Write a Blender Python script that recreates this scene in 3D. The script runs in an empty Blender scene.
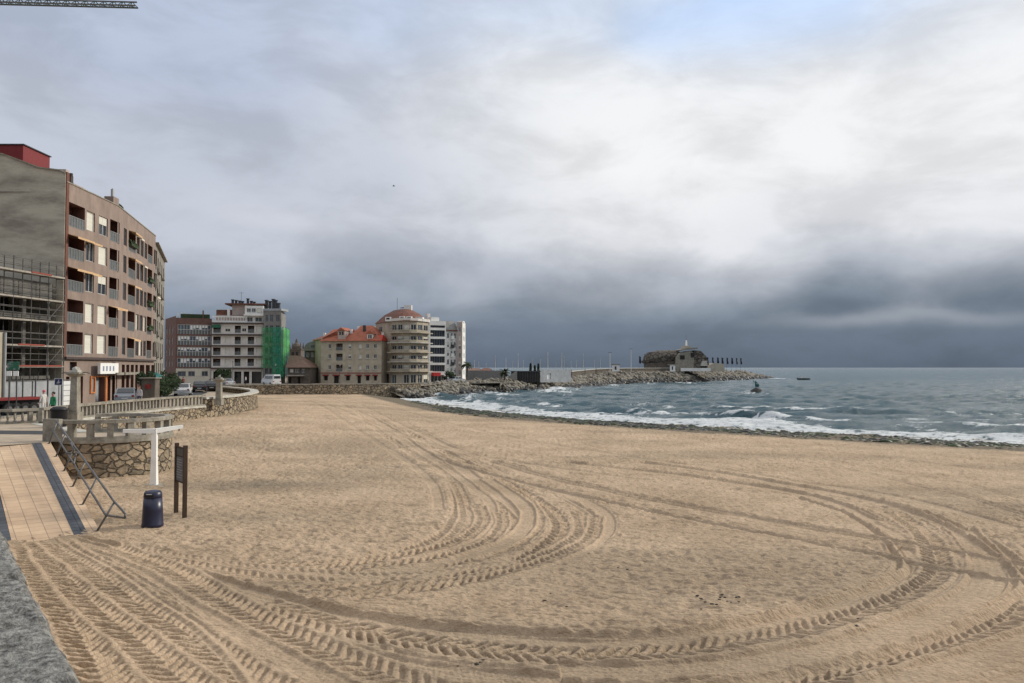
import bpy, math, random
import numpy as np
from mathutils import Vector, Matrix
random.seed(7)
rng = np.random.default_rng(11)
S = bpy.context.scene
COL = S.collection
PI = math.pi
R = math.radians
EYE = 5.0
F = 800.0
PITCH = math.atan(26 / 800)
CA, SA = math.cos(PITCH), math.sin(PITCH)

# ---------------------------------------------------------------- measuring helpers
def W(px, py, z=0.0):
    cx, cy = px - 512, 341.5 - py
    dy, dz = F * CA - cy * SA, F * SA + cy * CA
    t = (z - EYE) / dz
    return (cx * t, dy * t)
def Q(px, depth):
    return ((px - 512) * depth / F, depth)
def ZO(py, depth):
    cy = 341.5 - py
    return EYE + depth * (F * SA + cy * CA) / (F * CA - cy * SA)

# ---------------------------------------------------------------- materials
def lin(c):
    return tuple((v / 12.92 if v <= 0.04045 else ((v + 0.055) / 1.055) ** 2.4) for v in c)
MATS = {}
def mat(name, c1, c2=None, rough=0.8, scale=3.0, bump=0.0, bscale=None, metal=0.0, stretch=(1, 1, 1), detail=6, lo=0.35, hi=0.65, spec=0.3):
    if name in MATS: return MATS[name]
    m = bpy.data.materials.new(name); m.use_nodes = True
    nt = m.node_tree; N = nt.nodes; L = nt.links
    b = N['Principled BSDF']
    b.inputs['Roughness'].default_value = rough
    b.inputs['Metallic'].default_value = metal
    b.inputs['Specular IOR Level'].default_value = spec
    if c2 is None: c2 = tuple(v * 0.72 for v in c1)
    tc = N.new('ShaderNodeTexCoord'); mp = N.new('ShaderNodeMapping')
    mp.inputs['Scale'].default_value = stretch
    L.new(tc.outputs['Object'], mp.inputs['Vector'])
    no = N.new('ShaderNodeTexNoise'); no.inputs['Scale'].default_value = scale; no.inputs['Detail'].default_value = detail
    no.inputs['Roughness'].default_value = 0.65
    L.new(mp.outputs[0], no.inputs['Vector'])
    cr = N.new('ShaderNodeValToRGB')
    cr.color_ramp.elements[0].position = lo; cr.color_ramp.elements[1].position = hi
    cr.color_ramp.elements[0].color = (*c2, 1); cr.color_ramp.elements[1].color = (*c1, 1)
    L.new(no.outputs['Fac'], cr.inputs[0]); L.new(cr.outputs[0], b.inputs['Base Color'])
    if bump:
        n2 = N.new('ShaderNodeTexNoise'); n2.inputs['Scale'].default_value = bscale or scale * 4; n2.inputs['Detail'].default_value = 5
        L.new(mp.outputs[0], n2.inputs['Vector'])
        bp = N.new('ShaderNodeBump'); bp.inputs['Strength'].default_value = 0.8; bp.inputs['Distance'].default_value = bump
        L.new(n2.outputs['Fac'], bp.inputs['Height']); L.new(bp.outputs[0], b.inputs['Normal'])
    MATS[name] = m
    return m

def masonry(name, stone1, stone2, mortar, scale=1.6, bump=0.06, stretch=(1, 1, 1.35), edge=0.09, warp=.3):
    """irregular rubble masonry: voronoi stones with recessed joints"""
    m = bpy.data.materials.new(name); m.use_nodes = True
    nt = m.node_tree; N = nt.nodes; L = nt.links; b = N['Principled BSDF']; b.inputs['Roughness'].default_value = 0.9
    b.inputs['Specular IOR Level'].default_value = 0.2
    tc = N.new('ShaderNodeTexCoord'); mp = N.new('ShaderNodeMapping'); mp.inputs['Scale'].default_value = stretch
    L.new(tc.outputs['Object'], mp.inputs['Vector'])
    wn = N.new('ShaderNodeTexNoise'); wn.inputs['Scale'].default_value = 1.7; wn.inputs['Detail'].default_value = 4
    L.new(mp.outputs[0], wn.inputs['Vector'])
    mx = N.new('ShaderNodeMix'); mx.data_type = 'RGBA'; mx.inputs[0].default_value = warp
    L.new(mp.outputs[0], mx.inputs[6]); L.new(wn.outputs['Color'], mx.inputs[7])
    v1 = N.new('ShaderNodeTexVoronoi'); v1.inputs['Scale'].default_value = scale
    v2 = N.new('ShaderNodeTexVoronoi'); v2.inputs['Scale'].default_value = scale; v2.feature = 'DISTANCE_TO_EDGE'
    L.new(mx.outputs[2], v1.inputs['Vector']); L.new(mx.outputs[2], v2.inputs['Vector'])
    sep = N.new('ShaderNodeSeparateColor'); L.new(v1.outputs['Color'], sep.inputs[0])
    c = N.new('ShaderNodeMix'); c.data_type = 'RGBA'; c.inputs[6].default_value = (*stone1, 1); c.inputs[7].default_value = (*stone2, 1)
    L.new(sep.outputs[0], c.inputs[0])
    fine = N.new('ShaderNodeTexNoise'); fine.inputs['Scale'].default_value = 5; fine.inputs['Detail'].default_value = 7
    L.new(mp.outputs[0], fine.inputs['Vector'])
    mul = N.new('ShaderNodeMix'); mul.data_type = 'RGBA'; mul.blend_type = 'OVERLAY'; mul.inputs[0].default_value = 0.75
    L.new(c.outputs[2], mul.inputs[6]); L.new(fine.outputs['Fac'], mul.inputs[7])
    jn = N.new('ShaderNodeTexNoise'); jn.inputs['Scale'].default_value = 3.5; jn.inputs['Detail'].default_value = 6; L.new(mp.outputs[0], jn.inputs['Vector'])
    jm = N.new('ShaderNodeMath'); jm.operation = 'MULTIPLY_ADD'; jm.inputs[1].default_value = -.13; L.new(jn.outputs['Fac'], jm.inputs[0]); L.new(v2.outputs['Distance'], jm.inputs[2])
    mr = N.new('ShaderNodeMapRange'); mr.interpolation_type = 'SMOOTHSTEP'; mr.inputs[1].default_value = -.07; mr.inputs[2].default_value = edge - .045
    L.new(jm.outputs[0], mr.inputs[0])
    o = N.new('ShaderNodeMix'); o.data_type = 'RGBA'; o.inputs[6].default_value = (*mortar, 1)
    L.new(mr.outputs[0], o.inputs[0]); L.new(mul.outputs[2], o.inputs[7]); L.new(o.outputs[2], b.inputs['Base Color'])
    ad = N.new('ShaderNodeMath'); ad.operation = 'MULTIPLY_ADD'; ad.inputs[1].default_value = 0.5
    L.new(fine.outputs['Fac'], ad.inputs[0]); L.new(mr.outputs[0], ad.inputs[2])
    bp = N.new('ShaderNodeBump'); bp.inputs['Strength'].default_value = 1; bp.inputs['Distance'].default_value = bump
    L.new(ad.outputs[0], bp.inputs['Height']); L.new(bp.outputs[0], b.inputs['Normal'])
    MATS[name] = m
    return m

def blocks(name, c1, c2, mortar, bw, bh, msize=0.012, axis='xy', rough=0.85, bump=0.004, offset=0.0, sub=0.6):
    """regular tiles or bricks"""
    m = bpy.data.materials.new(name); m.use_nodes = True
    nt = m.node_tree; N = nt.nodes; L = nt.links; b = N['Principled BSDF']; b.inputs['Roughness'].default_value = rough
    b.inputs['Specular IOR Level'].default_value = 0.25
    tc = N.new('ShaderNodeTexCoord'); mp = N.new('ShaderNodeMapping')
    L.new(tc.outputs['Object'], mp.inputs['Vector'])
    if axis == 'xz': mp.inputs['Rotation'].default_value = (R(-90), 0, 0)
    if axis == 'yz': mp.inputs['Rotation'].default_value = (R(-90), 0, R(90))
    if isinstance(axis, (int, float)): mp.inputs['Rotation'].default_value = (0, 0, axis)
    br = N.new('ShaderNodeTexBrick'); br.inputs['Scale'].default_value = 1; br.offset = offset
    br.inputs['Brick Width'].default_value = bw; br.inputs['Row Height'].default_value = bh; br.inputs['Mortar Size'].default_value = msize
    br.inputs['Color1'].default_value = (*c1, 1); br.inputs['Color2'].default_value = (*c2, 1); br.inputs['Mortar'].default_value = (*mortar, 1)
    L.new(mp.outputs[0], br.inputs['Vector'])
    no = N.new('ShaderNodeTexNoise'); no.inputs['Scale'].default_value = 0.6; no.inputs['Detail'].default_value = 8; no.inputs['Roughness'].default_value = 0.7
    L.new(tc.outputs['Object'], no.inputs['Vector'])
    ov = N.new('ShaderNodeMix'); ov.data_type = 'RGBA'; ov.blend_type = 'OVERLAY'; ov.inputs[0].default_value = sub
    L.new(br.outputs['Color'], ov.inputs[6]); L.new(no.outputs['Fac'], ov.inputs[7]); L.new(ov.outputs[2], b.inputs['Base Color'])
    bp = N.new('ShaderNodeBump'); bp.inputs['Distance'].default_value = bump; bp.invert = True
    L.new(br.outputs['Fac'], bp.inputs['Height']); L.new(bp.outputs[0], b.inputs['Normal'])
    MATS[name] = m
    return m

def glass_mat(name, c, rough=0.08):
    m = mat(name, c, tuple(v * 0.5 for v in c), rough=rough, scale=0.9, spec=0.8)
    return m

M = {}
M['tile_brown'] = mat('brown facade tiles', (.30, .228, .19), (.19, .145, .12), scale=1.0, bump=.01, bscale=14, stretch=(1, 1, .45), detail=10, lo=.3, hi=.7)
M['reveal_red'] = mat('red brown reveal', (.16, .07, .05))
M['concrete_stain'] = mat('stained bare concrete wall', (.47, .43, .345), (.24, .215, .175), scale=.5, stretch=(.5, .5, 1.5), bump=.02, bscale=6, detail=10, lo=.33, hi=.6)
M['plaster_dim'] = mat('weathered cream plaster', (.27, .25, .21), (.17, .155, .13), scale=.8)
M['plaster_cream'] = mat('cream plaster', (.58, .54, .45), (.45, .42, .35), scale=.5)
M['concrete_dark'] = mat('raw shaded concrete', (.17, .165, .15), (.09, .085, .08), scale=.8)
M['plaster_white'] = mat('white plaster', (.78, .77, .73), (.64, .63, .60), scale=.6)
M['plaster_warm'] = mat('warm off white render', (.68, .635, .58), (.55, .51, .465), scale=.6)
M['plaster_pink'] = mat('pinkish plaster', (.46, .38, .34), (.36, .30, .27), scale=.6)
M['plaster_beige'] = mat('beige plaster', (.45, .39, .30), (.33, .285, .22), scale=.5)
M['brick_red'] = mat('red brown brick', (.16, .09, .072), (.11, .062, .052), scale=1.5)
M['glass'] = glass_mat('window glass', (.035, .042, .05))
M['glass_grey'] = glass_mat('grey glass', (.10, .12, .14))
M['frame_white'] = mat('white frame', (.62, .62, .6), rough=.5)
M['frame_alu'] = mat('aluminium frame', (.25, .25, .25), rough=.4)
M['blind'] = mat('cream roller shutter', (.68, .66, .57), (.55, .53, .46), rough=.6, stretch=(.1, .1, 12), scale=2)
M['awning_orange'] = mat('ochre awning cloth', (.62, .45, .27), (.5, .3, .15))
M['awning_white'] = mat('pale awning cloth', (.75, .68, .55))
M['awning_green'] = mat('green awning cloth', (.03, .13, .08))
M['awning_red'] = mat('red awning cloth', (.26, .04, .035))
M['rail_glass'] = mat('grey balcony panel', (.13, .14, .14), (.09, .1, .1), rough=.35)
M['rail_dark'] = mat('dark railing', (.05, .05, .05), rough=.5)
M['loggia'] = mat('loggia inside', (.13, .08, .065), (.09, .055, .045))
M['slab_dark'] = mat('dark slab edge', (.08, .06, .055))
M['roof_tile'] = mat('orange roof tiles', (.38, .12, .065), (.24, .075, .045), scale=1.2, bump=.03, bscale=5, stretch=(1, 1, 3))
M['roof_rust'] = mat('rust roof tiles', (.20, .082, .052), (.10, .048, .036), scale=1.2, bump=.03, bscale=5)
M['roof_old'] = mat('old brown roof tiles', (.22, .13, .095), (.14, .085, .065), scale=1.5, bump=.04, bscale=5)
M['slate'] = mat('dark slate', (.07, .07, .075), (.045, .045, .05))
M['granite'] = mat('weathered granite', (.34, .31, .255), (.17, .155, .125), scale=2.5, bump=.02, bscale=10, detail=9)
M['granite_light'] = mat('pale granite coping', (.52, .5, .44), (.34, .32, .28), scale=2, bump=.01, bscale=10)
M['granite_wall'] = mat('pale ashlar', (.47, .41, .315), (.34, .295, .225), scale=.8, bump=.02, bscale=4)
M['red_metal'] = mat('dark red cladding', (.22, .022, .02), (.15, .015, .015), rough=.5, stretch=(6, 6, .2), scale=3)
M['steel'] = mat('galvanised steel tube', (.16, .155, .15), (.10, .10, .10), rough=.45, metal=.3)
M['steel_rust'] = mat('dull scaffold tube', (.12, .115, .11), (.07, .06, .055), rough=.6)
M['steel_dark'] = mat('dark steel', (.07, .07, .07), rough=.5)
M['plank'] = mat('pale scaffold planks', (.38, .35, .3), (.25, .22, .19), scale=2)
M['plank_red'] = mat('red scaffold board', (.30, .07, .05))
M['black'] = mat('black plastic', (.015, .015, .017), rough=.5)
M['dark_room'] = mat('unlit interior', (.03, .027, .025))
M['grey_panel'] = mat('grey site hoarding', (.36, .37, .38), (.25, .26, .27), scale=1.2)
M['white_paint'] = mat('white paint', (.8, .79, .75), (.68, .66, .61), rough=.5, scale=1.5, lo=.25, hi=.5)
M['navy'] = mat('navy plastic', (.012, .014, .042), (.009, .010, .03), rough=.35, scale=3, spec=.5)
M['wood_dark'] = mat('dark brown timber', (.07, .042, .026), (.04, .026, .018), stretch=(8, 8, 1))
M['sign_face'] = mat('faded info board', (.15, .15, .16), (.09, .09, .09), scale=4)
M['leaf'] = mat('dark leaves', (.045, .07, .028), (.02, .035, .016), scale=3, lo=.3, hi=.7)
M['leaf_palm'] = mat('palm leaves', (.05, .065, .03), (.03, .04, .02))
M['bark'] = mat('bark', (.12, .09, .065), bump=.02)
M['net_green'] = mat('green debris netting', (.04, .36, .10), (.02, .22, .09), scale=.35, stretch=(1, 1, .7), lo=.3, hi=.7)
M['net_bright'] = mat('bright green netting', (.10, .52, .08), (.04, .38, .09), scale=.5, lo=.3, hi=.7)
M['net_blue'] = mat('blue green netting', (.02, .26, .17), (.02, .24, .10), scale=.5)
def seethrough(m, amount, sc=2.5):
    nt = m.node_tree; N = nt.nodes; L = nt.links; out = N['Material Output']; b = N['Principled BSDF']
    tr = N.new('ShaderNodeBsdfTransparent'); mx = N.new('ShaderNodeMixShader'); no = N.new('ShaderNodeTexNoise'); no.inputs['Scale'].default_value = sc
    tc = N.new('ShaderNodeTexCoord'); L.new(tc.outputs['Object'], no.inputs['Vector'])
    mu = N.new('ShaderNodeMath'); mu.operation = 'MULTIPLY'; mu.inputs[1].default_value = amount * 2; L.new(no.outputs['Fac'], mu.inputs[0])
    L.new(mu.outputs[0], mx.inputs[0]); L.new(b.outputs[0], mx.inputs[1]); L.new(tr.outputs[0], mx.inputs[2]); L.new(mx.outputs[0], out.inputs['Surface'])
seethrough(M['net_green'], .58); seethrough(M['net_blue'], .42); seethrough(M['net_bright'], .35)
M['skin'] = mat('skin', (.45, .27, .2))
M['rock'] = mat('pale quarry rock', (.29, .26, .21), (.11, .10, .08), scale=.45, bump=.08, bscale=2.5, detail=8)
M['rock_wet'] = mat('wet dark rock', (.05, .045, .04), (.025, .024, .02), rough=.45, scale=1.2, bump=.08, bscale=3)
M['asphalt'] = mat('asphalt', (.055, .055, .057), (.04, .04, .042), scale=2)
M['bronze'] = mat('verdigris bronze', (.03, .16, .15), (.02, .07, .07), rough=.5)
M['tyre'] = mat('rubber', (.02, .02, .02))
M['grey_plaster'] = mat('grey render', (.24, .235, .22), (.17, .165, .155), scale=.7)
M['dark_stone'] = mat('dark weathered stone', (.14, .115, .09), (.07, .06, .05), scale=1.5, bump=.05)
M['rubble'] = masonry('rubble masonry', (.38, .30, .205), (.20, .165, .12), (.12, .10, .078), scale=3.1, bump=.10)
M['rubble_far'] = masonry('rubble seawall', (.36, .29, .2), (.2, .165, .12), (.07, .06, .05), scale=2.4, bump=.12)
M['rubble_dark'] = masonry('rough rock monument', (.19, .165, .135), (.09, .078, .065), (.05, .045, .04), scale=.9, bump=.2)

# ---------------------------------------------------------------- mesh builder
class MB:
    def __init__(self): self.v = []; self.f = []; self.m = []
    def face(self, pts, m=0):
        i = len(self.v); self.v += [tuple(p) for p in pts]; self.f.append(tuple(range(i, i + len(pts)))); self.m.append(m)
    def hexa(self, a, m=0):            # a: 4 bottom + 4 top
        i = len(self.v); self.v += [tuple(p) for p in a]
        for q in ((3, 2, 1, 0), (4, 5, 6, 7), (0, 1, 5, 4), (1, 2, 6, 5), (2, 3, 7, 6), (3, 0, 4, 7)):
            self.f.append(tuple(i + k for k in q)); self.m.append(m)
    def box(self, x0, x1, y0, y1, z0, z1, m=0):
        self.hexa([(x0, y0, z0), (x1, y0, z0), (x1, y1, z0), (x0, y1, z0), (x0, y0, z1), (x1, y0, z1), (x1, y1, z1), (x0, y1, z1)], m)
    def bar(self, a, b, w, h, m=0, up=(0, 0, 1)):      # box beam from a to b
        a, b = Vector(a), Vector(b); d = (b - a).normalized(); up = Vector(up)
        if abs(d.dot(up)) > .98: up = Vector((0, 1, 0))
        s = d.cross(up).normalized() * w / 2; t = s.cross(d).normalized() * h / 2
        self.hexa([a - s - t, a + s - t, b + s - t, b - s - t, a - s + t, a + s + t, b + s + t, b - s + t], m)
    def tube(self, a, b, r0, r1=None, n=8, m=0, caps=True):
        a, b = Vector(a), Vector(b); r1 = r0 if r1 is None else r1
        d = (b - a).normalized(); u = d.orthogonal().normalized(); w = d.cross(u)
        i = len(self.v)
        for p, r in ((a, r0), (b, r1)):
            for k in range(n):
                an = 2 * PI * k / n; self.v.append(tuple(p + (u * math.cos(an) + w * math.sin(an)) * r))
        for k in range(n):
            self.f.append((i + k, i + (k + 1) % n, i + n + (k + 1) % n, i + n + k)); self.m.append(m)
        if caps:
            self.f.append(tuple(i + k for k in reversed(range(n)))); self.f.append(tuple(i + n + k for k in range(n))); self.m += [m, m]
    def path(self, pts, r, n=8, m=0):
        for a, b in zip(pts, pts[1:]): self.tube(a, b, r, r, n, m)
    def prism(self, poly, z0, z1, m=0):
        n = len(poly); i = len(self.v)
        self.v += [(p[0], p[1], z0) for p in poly] + [(p[0], p[1], z1) for p in poly]
        self.f.append(tuple(i + k for k in reversed(range(n)))); self.f.append(tuple(i + n + k for k in range(n))); self.m += [m, m]
        for k in range(n):
            self.f.append((i + k, i + (k + 1) % n, i + n + (k + 1) % n, i + n + k)); self.m.append(m)
    def lathe(self, c, prof, n=24, m=0):
        i = len(self.v)
        for (r, z) in prof:
            for k in range(n):
                a = 2 * PI * k / n; self.v.append((c[0] + r * math.cos(a), c[1] + r * math.sin(a), c[2] + z))
        for j in range(len(prof) - 1):
            for k in range(n):
                self.f.append((i + j * n + k, i + j * n + (k + 1) % n, i + (j + 1) * n + (k + 1) % n, i + (j + 1) * n + k)); self.m.append(m)
        self.f.append(tuple(i + (len(prof) - 1) * n + k for k in range(n))); self.m.append(m)
        self.f.append(tuple(i + k for k in reversed(range(n)))); self.m.append(m)
    def blob(self, c, r, m=0, jit=.2, seg=1):
        vs, fs = ICO[seg]; i = len(self.v)
        rx, ry, rz = r if isinstance(r, (tuple, list)) else (r, r, r)
        for v in vs:
            k = 1 + random.uniform(-jit, jit)
            self.v.append((c[0] + v[0] * rx * k, c[1] + v[1] * ry * k, c[2] + v[2] * rz * k))
        for f in fs: self.f.append(tuple(i + q for q in f)); self.m.append(m)
    def build(self, name, mats, parent=None, smooth=False, org=None):
        if not isinstance(mats, (list, tuple)): mats = [mats]
        o3 = ORG.get(parent.name, (0, 0, 0)) if parent is not None else (org or (0, 0, 0))
        me = bpy.data.meshes.new(name)
        me.from_pydata([(v[0] - o3[0], v[1] - o3[1], v[2] - o3[2]) for v in self.v], [], self.f)
        for q in mats: me.materials.append(M[q] if isinstance(q, str) else q)
        me.polygons.foreach_set('material_index', self.m)
        if smooth: me.polygons.foreach_set('use_smooth', [True] * len(self.f))
        me.update()
        o = bpy.data.objects.new(name, me); COL.objects.link(o)
        if parent is not None:
            o.parent = parent; ORG[o.name] = o3
        else:
            o.location = o3; ORG[o.name] = o3
        return o
ORG = {}
def _ico():
    import bmesh
    out = {}
    for s in (1, 2, 3):
        bm = bmesh.new(); bmesh.ops.create_icosphere(bm, subdivisions=s, radius=1)
        bm.verts.ensure_lookup_table()
        out[s] = ([tuple(v.co) for v in bm.verts], [tuple(v.index for v in f.verts) for f in bm.faces]); bm.free()
    return out
ICO = _ico()

def tag(o, label=None, cat=None, group=None, kind=None):
    if label: o['label'] = label
    if cat: o['category'] = cat
    if group: o['group'] = group
    if kind: o['kind'] = kind
    return o
def thing(name, loc, label, cat, group=None, rz=0):
    o = bpy.data.objects.new(name, None); COL.objects.link(o); o.location = loc; o.rotation_euler = (0, 0, rz)
    o.empty_display_size = .3
    ORG[o.name] = tuple(loc) if rz == 0 else (0, 0, 0)
    return tag(o, label, cat, group)
def local_thing(name, label, cat, group=None):     # parts are modelled about the origin, then the root is moved
    o = bpy.data.objects.new(name, None); COL.objects.link(o); ORG[o.name] = (0, 0, 0)
    return tag(o, label, cat, group)
def copy_tree(o, parent=None):
    c = o.copy(); COL.objects.link(c); c.parent = parent
    for ch in list(o.children): copy_tree(ch, c)
    return c
def struct(o): o['kind'] = 'structure'; return o

# ---------------------------------------------------------------- facades with real openings
class Fac:
    def __init__(s, p0, p1, z0, z1):
        s.p0 = Vector((p0[0], p0[1])); s.p1 = Vector((p1[0], p1[1])); s.z0, s.z1 = z0, z1
        d = s.p1 - s.p0; s.L = d.length; s.d = d / s.L; s.n = Vector((s.d.y, -s.d.x)); s.H = z1 - z0
    def P(s, u, z, d=0.0):
        q = s.p0 + s.d * u - s.n * d
        return (q.x, q.y, z)
    def u(s, px):              # where the facade crosses the sight line of picture column px
        k = (px - 512) / F
        return (k * s.p0.y - s.p0.x) / (s.d.x - k * s.d.y)
    def box(s, mb, u0, u1, z0, z1, d0, d1, m=0):      # d0 front, d1 back (inward +)
        mb.hexa([s.P(u0, z0, d0), s.P(u1, z0, d0), s.P(u1, z0, d1), s.P(u0, z0, d1), s.P(u0, z1, d0), s.P(u1, z1, d0), s.P(u1, z1, d1), s.P(u0, z1, d1)], m)
    def wall(s, mb, ops, m=0, mr=None, deff=.18):
        """ops: (u0,u1,z0,z1,depth)"""
        mr = m if mr is None else mr
        us = sorted({0.0, s.L, *[o[0] for o in ops], *[o[1] for o in ops]}); us = [u for u in us if -1e-6 <= u <= s.L + 1e-6]
        zs = sorted({s.z0, s.z1, *[o[2] for o in ops], *[o[3] for o in ops]})
        for a, b in zip(us, us[1:]):
            for c, e in zip(zs, zs[1:]):
                um, zm = (a + b) / 2, (c + e) / 2
                if any(o[0] < um < o[1] and o[2] < zm < o[3] for o in ops): continue
                mb.face([s.P(a, c), s.P(b, c), s.P(b, e), s.P(a, e)], m)
        for o in ops:
            u0, u1, c, e = o[:4]; dp = o[4] if len(o) > 4 else deff
            mb.face([s.P(u0, c), s.P(u0, e), s.P(u0, e, dp), s.P(u0, c, dp)], mr)
            mb.face([s.P(u1, c), s.P(u1, c, dp), s.P(u1, e, dp), s.P(u1, e)], mr)
            mb.face([s.P(u0, e), s.P(u1, e), s.P(u1, e, dp), s.P(u0, e, dp)], mr)
            mb.face([s.P(u0, c), s.P(u0, c, dp), s.P(u1, c, dp), s.P(u1, c)], mr)

def window(root, f, u0, u1, z0, z1, style='glass', d=.15, bars=1, frame='frame_white', sub=True, tr=0.06):
    if style == 'blind': bars = 0
    fr = MB(); t = tr
    f.box(fr, u0, u1, z0, z0 + t, d - .06, d + .02); f.box(fr, u0, u1, z1 - t, z1, d - .06, d + .02)
    f.box(fr, u0, u0 + t, z0 + t, z1 - t, d - .06, d + .02); f.box(fr, u1 - t, u1, z0 + t, z1 - t, d - .06, d + .02)
    for k in range(bars):
        c = u0 + (u1 - u0) * (k + 1) / (bars + 1); f.box(fr, c - t / 2, c + t / 2, z0 + t, z1 - t, d - .055, d + .015)
    pane = 'glass' if style in ('glass', 'half', 'grey') else style
    if style == 'grey': pane = 'glass_grey'
    if sub:
        w = fr.build('window', frame, root)
        g = MB(); f.box(g, u0, u1, z0, z1, d + .022, d + .05); g.build('pane' if pane != 'blind' else 'shutter', pane, w)
        if style == 'half':
            g = MB(); zz = z0 + (z1 - z0) * random.uniform(.45, .7); f.box(g, u0 + t, u1 - t, zz, z1 - t, d - .05, d + .01); g.build('shutter', 'blind', w)
    else:
        f.box(fr, u0, u1, z0, z1, d + .022, d + .05, 1)
        if style == 'half':
            zz = z0 + (z1 - z0) * random.uniform(.4, .7); f.box(fr, u0 + t, u1 - t, zz, z1 - t, d - .05, d + .01, 2)
        w = fr.build('window', [frame, pane, 'blind'], root)
    return w
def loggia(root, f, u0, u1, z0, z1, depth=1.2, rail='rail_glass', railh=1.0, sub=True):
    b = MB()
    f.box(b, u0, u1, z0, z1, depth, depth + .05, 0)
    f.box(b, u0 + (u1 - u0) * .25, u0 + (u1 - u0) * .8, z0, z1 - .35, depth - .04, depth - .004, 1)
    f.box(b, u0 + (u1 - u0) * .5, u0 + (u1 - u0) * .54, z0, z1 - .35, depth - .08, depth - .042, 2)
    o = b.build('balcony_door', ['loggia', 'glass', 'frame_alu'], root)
    r = MB()
    f.box(r, u0 + .02, u1 - .02, z0 + .08, z0 + railh - .08, .03, .05, 0)
    f.box(r, u0, u1, z0 + railh - .06, z0 + railh, .0, .07, 1)
    f.box(r, u0, u1, z0 + .02, z0 + .07, .01, .06, 1)
    n = max(2, int((u1 - u0) / .5))
    for k in range(n + 1):
        c = u0 + .03 + (u1 - u0 - .06) * k / n; f.box(r, c - .02, c + .02, z0, z0 + railh - .06, .0, .028, 1)
    r.build('balcony_railing', [rail, 'frame_alu'], root)
def awning(root, f, u0, u1, z, out=.9, drop=.35, m='awning_orange'):
    a = MB()
    a.hexa([f.P(u0, z - drop, -out), f.P(u1, z - drop, -out), f.P(u1, z - .05, .02), f.P(u0, z - .05, .02),
            f.P(u0, z - drop + .04, -out), f.P(u1, z - drop + .04, -out), f.P(u1, z, .02), f.P(u0, z, .02)], 0)
    f.box(a, u0, u1, z - drop - .14, z - drop, -out - .02, -out + .01, 0)
    return a.build('awning', m, root)

# ---------------------------------------------------------------- numpy noise
def vnoise(x, y, seed=0):
    xi = np.floor(x).astype(np.int64); yi = np.floor(y).astype(np.int64)
    fx = (x - xi).astype(np.float32); fy = (y - yi).astype(np.float32)
    def h(a, b):
        n = (a * 374761393 + b * 668265263 + seed * 982451653) & 0xffffffff
        n = ((n ^ (n >> 13)) * 1274126177) & 0xffffffff
        n = n ^ (n >> 16)
        return (n & 0xffff).astype(np.float32) / 65535
    sx = fx * fx * (3 - 2 * fx); sy = fy * fy * (3 - 2 * fy)
    a = h(xi, yi); b = h(xi + 1, yi); c = h(xi, yi + 1); d = h(xi + 1, yi + 1)
    return (a * (1 - sx) + b * sx) * (1 - sy) + (c * (1 - sx) + d * sx) * sy
def fbm(x, y, octv=4, seed=0, gain=.5):
    s = 0; a = 1; t = 0
    for k in range(octv):
        s = s + a * vnoise(x, y, seed + k * 17); t += a; a *= gain
        x, y = (x * 1.62 - y * 1.18) + 3.1, (x * 1.18 + y * 1.62) + 7.7
    return s / t
def sstep(a, b, x):
    t = np.clip((x - a) / (b - a), 0, 1); return t * t * (3 - 2 * t)
def polydist(px, py, pts):
    """signed distance to an open polyline (positive on its left) and arc length"""
    best = np.full(px.shape, 1e9, np.float32); sgn = np.ones(px.shape, np.float32); arc = np.zeros(px.shape, np.float32); acc = 0
    for (ax, ay), (bx, by) in zip(pts, pts[1:]):
        dx, dy = bx - ax, by - ay; L2 = dx * dx + dy * dy; L = math.sqrt(L2)
        t = np.clip(((px - ax) * dx + (py - ay) * dy) / L2, 0, 1)
        ex = px - (ax + t * dx); ey = py - (ay + t * dy); d = np.sqrt(ex * ex + ey * ey)
        c = dx * (py - ay) - dy * (px - ax)
        m = d < best
        best = np.where(m, d, best); sgn = np.where(m, np.where(c > 0, 1, -1), sgn); arc = np.where(m, acc + t * L, arc); acc += L
    return best * sgn, arc
def catmull(pts, step):
    P = [np.array(p, float) for p in pts]; P = [2 * P[0] - P[1]] + P + [2 * P[-1] - P[-2]]
    out = []
    for i in range(1, len(P) - 2):
        n = max(2, int(np.linalg.norm(P[i + 1] - P[i]) / step))
        t = (np.arange(n) / n)[:, None]
        out.append(.5 * ((2 * P[i]) + (-P[i - 1] + P[i + 1]) * t + (2 * P[i - 1] - 5 * P[i] + 4 * P[i + 1] - P[i + 2]) * t ** 2 + (-P[i - 1] + 3 * P[i] - 3 * P[i + 1] + P[i + 2]) * t ** 3))
    return np.vstack(out)
def grid_mesh(name, X, Y, Z, mats, attrs=None):
    r, c = X.shape
    co = np.stack([X, Y, Z], -1).astype(np.float32).reshape(-1)
    idx = np.arange(r * c, dtype=np.int32).reshape(r, c)
    q = np.stack([idx[:-1, :-1], idx[:-1, 1:], idx[1:, 1:], idx[1:, :-1]], -1).reshape(-1)
    nf = (r - 1) * (c - 1)
    me = bpy.data.meshes.new(name); me.vertices.add(r * c); me.vertices.foreach_set('co', co)
    me.loops.add(nf * 4); me.loops.foreach_set('vertex_index', q)
    me.polygons.add(nf); me.polygons.foreach_set('loop_start', np.arange(0, nf * 4, 4, dtype=np.int32))
    me.polygons.foreach_set('use_smooth', np.ones(nf, bool))
    me.update(calc_edges=True)
    for k, v in (attrs or {}).items():
        a = me.attributes.new(k, 'FLOAT', 'POINT'); a.data.foreach_set('value', v.astype(np.float32).reshape(-1))
    me.materials.append(mats)
    o = bpy.data.objects.new(name, me); COL.objects.link(o); return o
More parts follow.
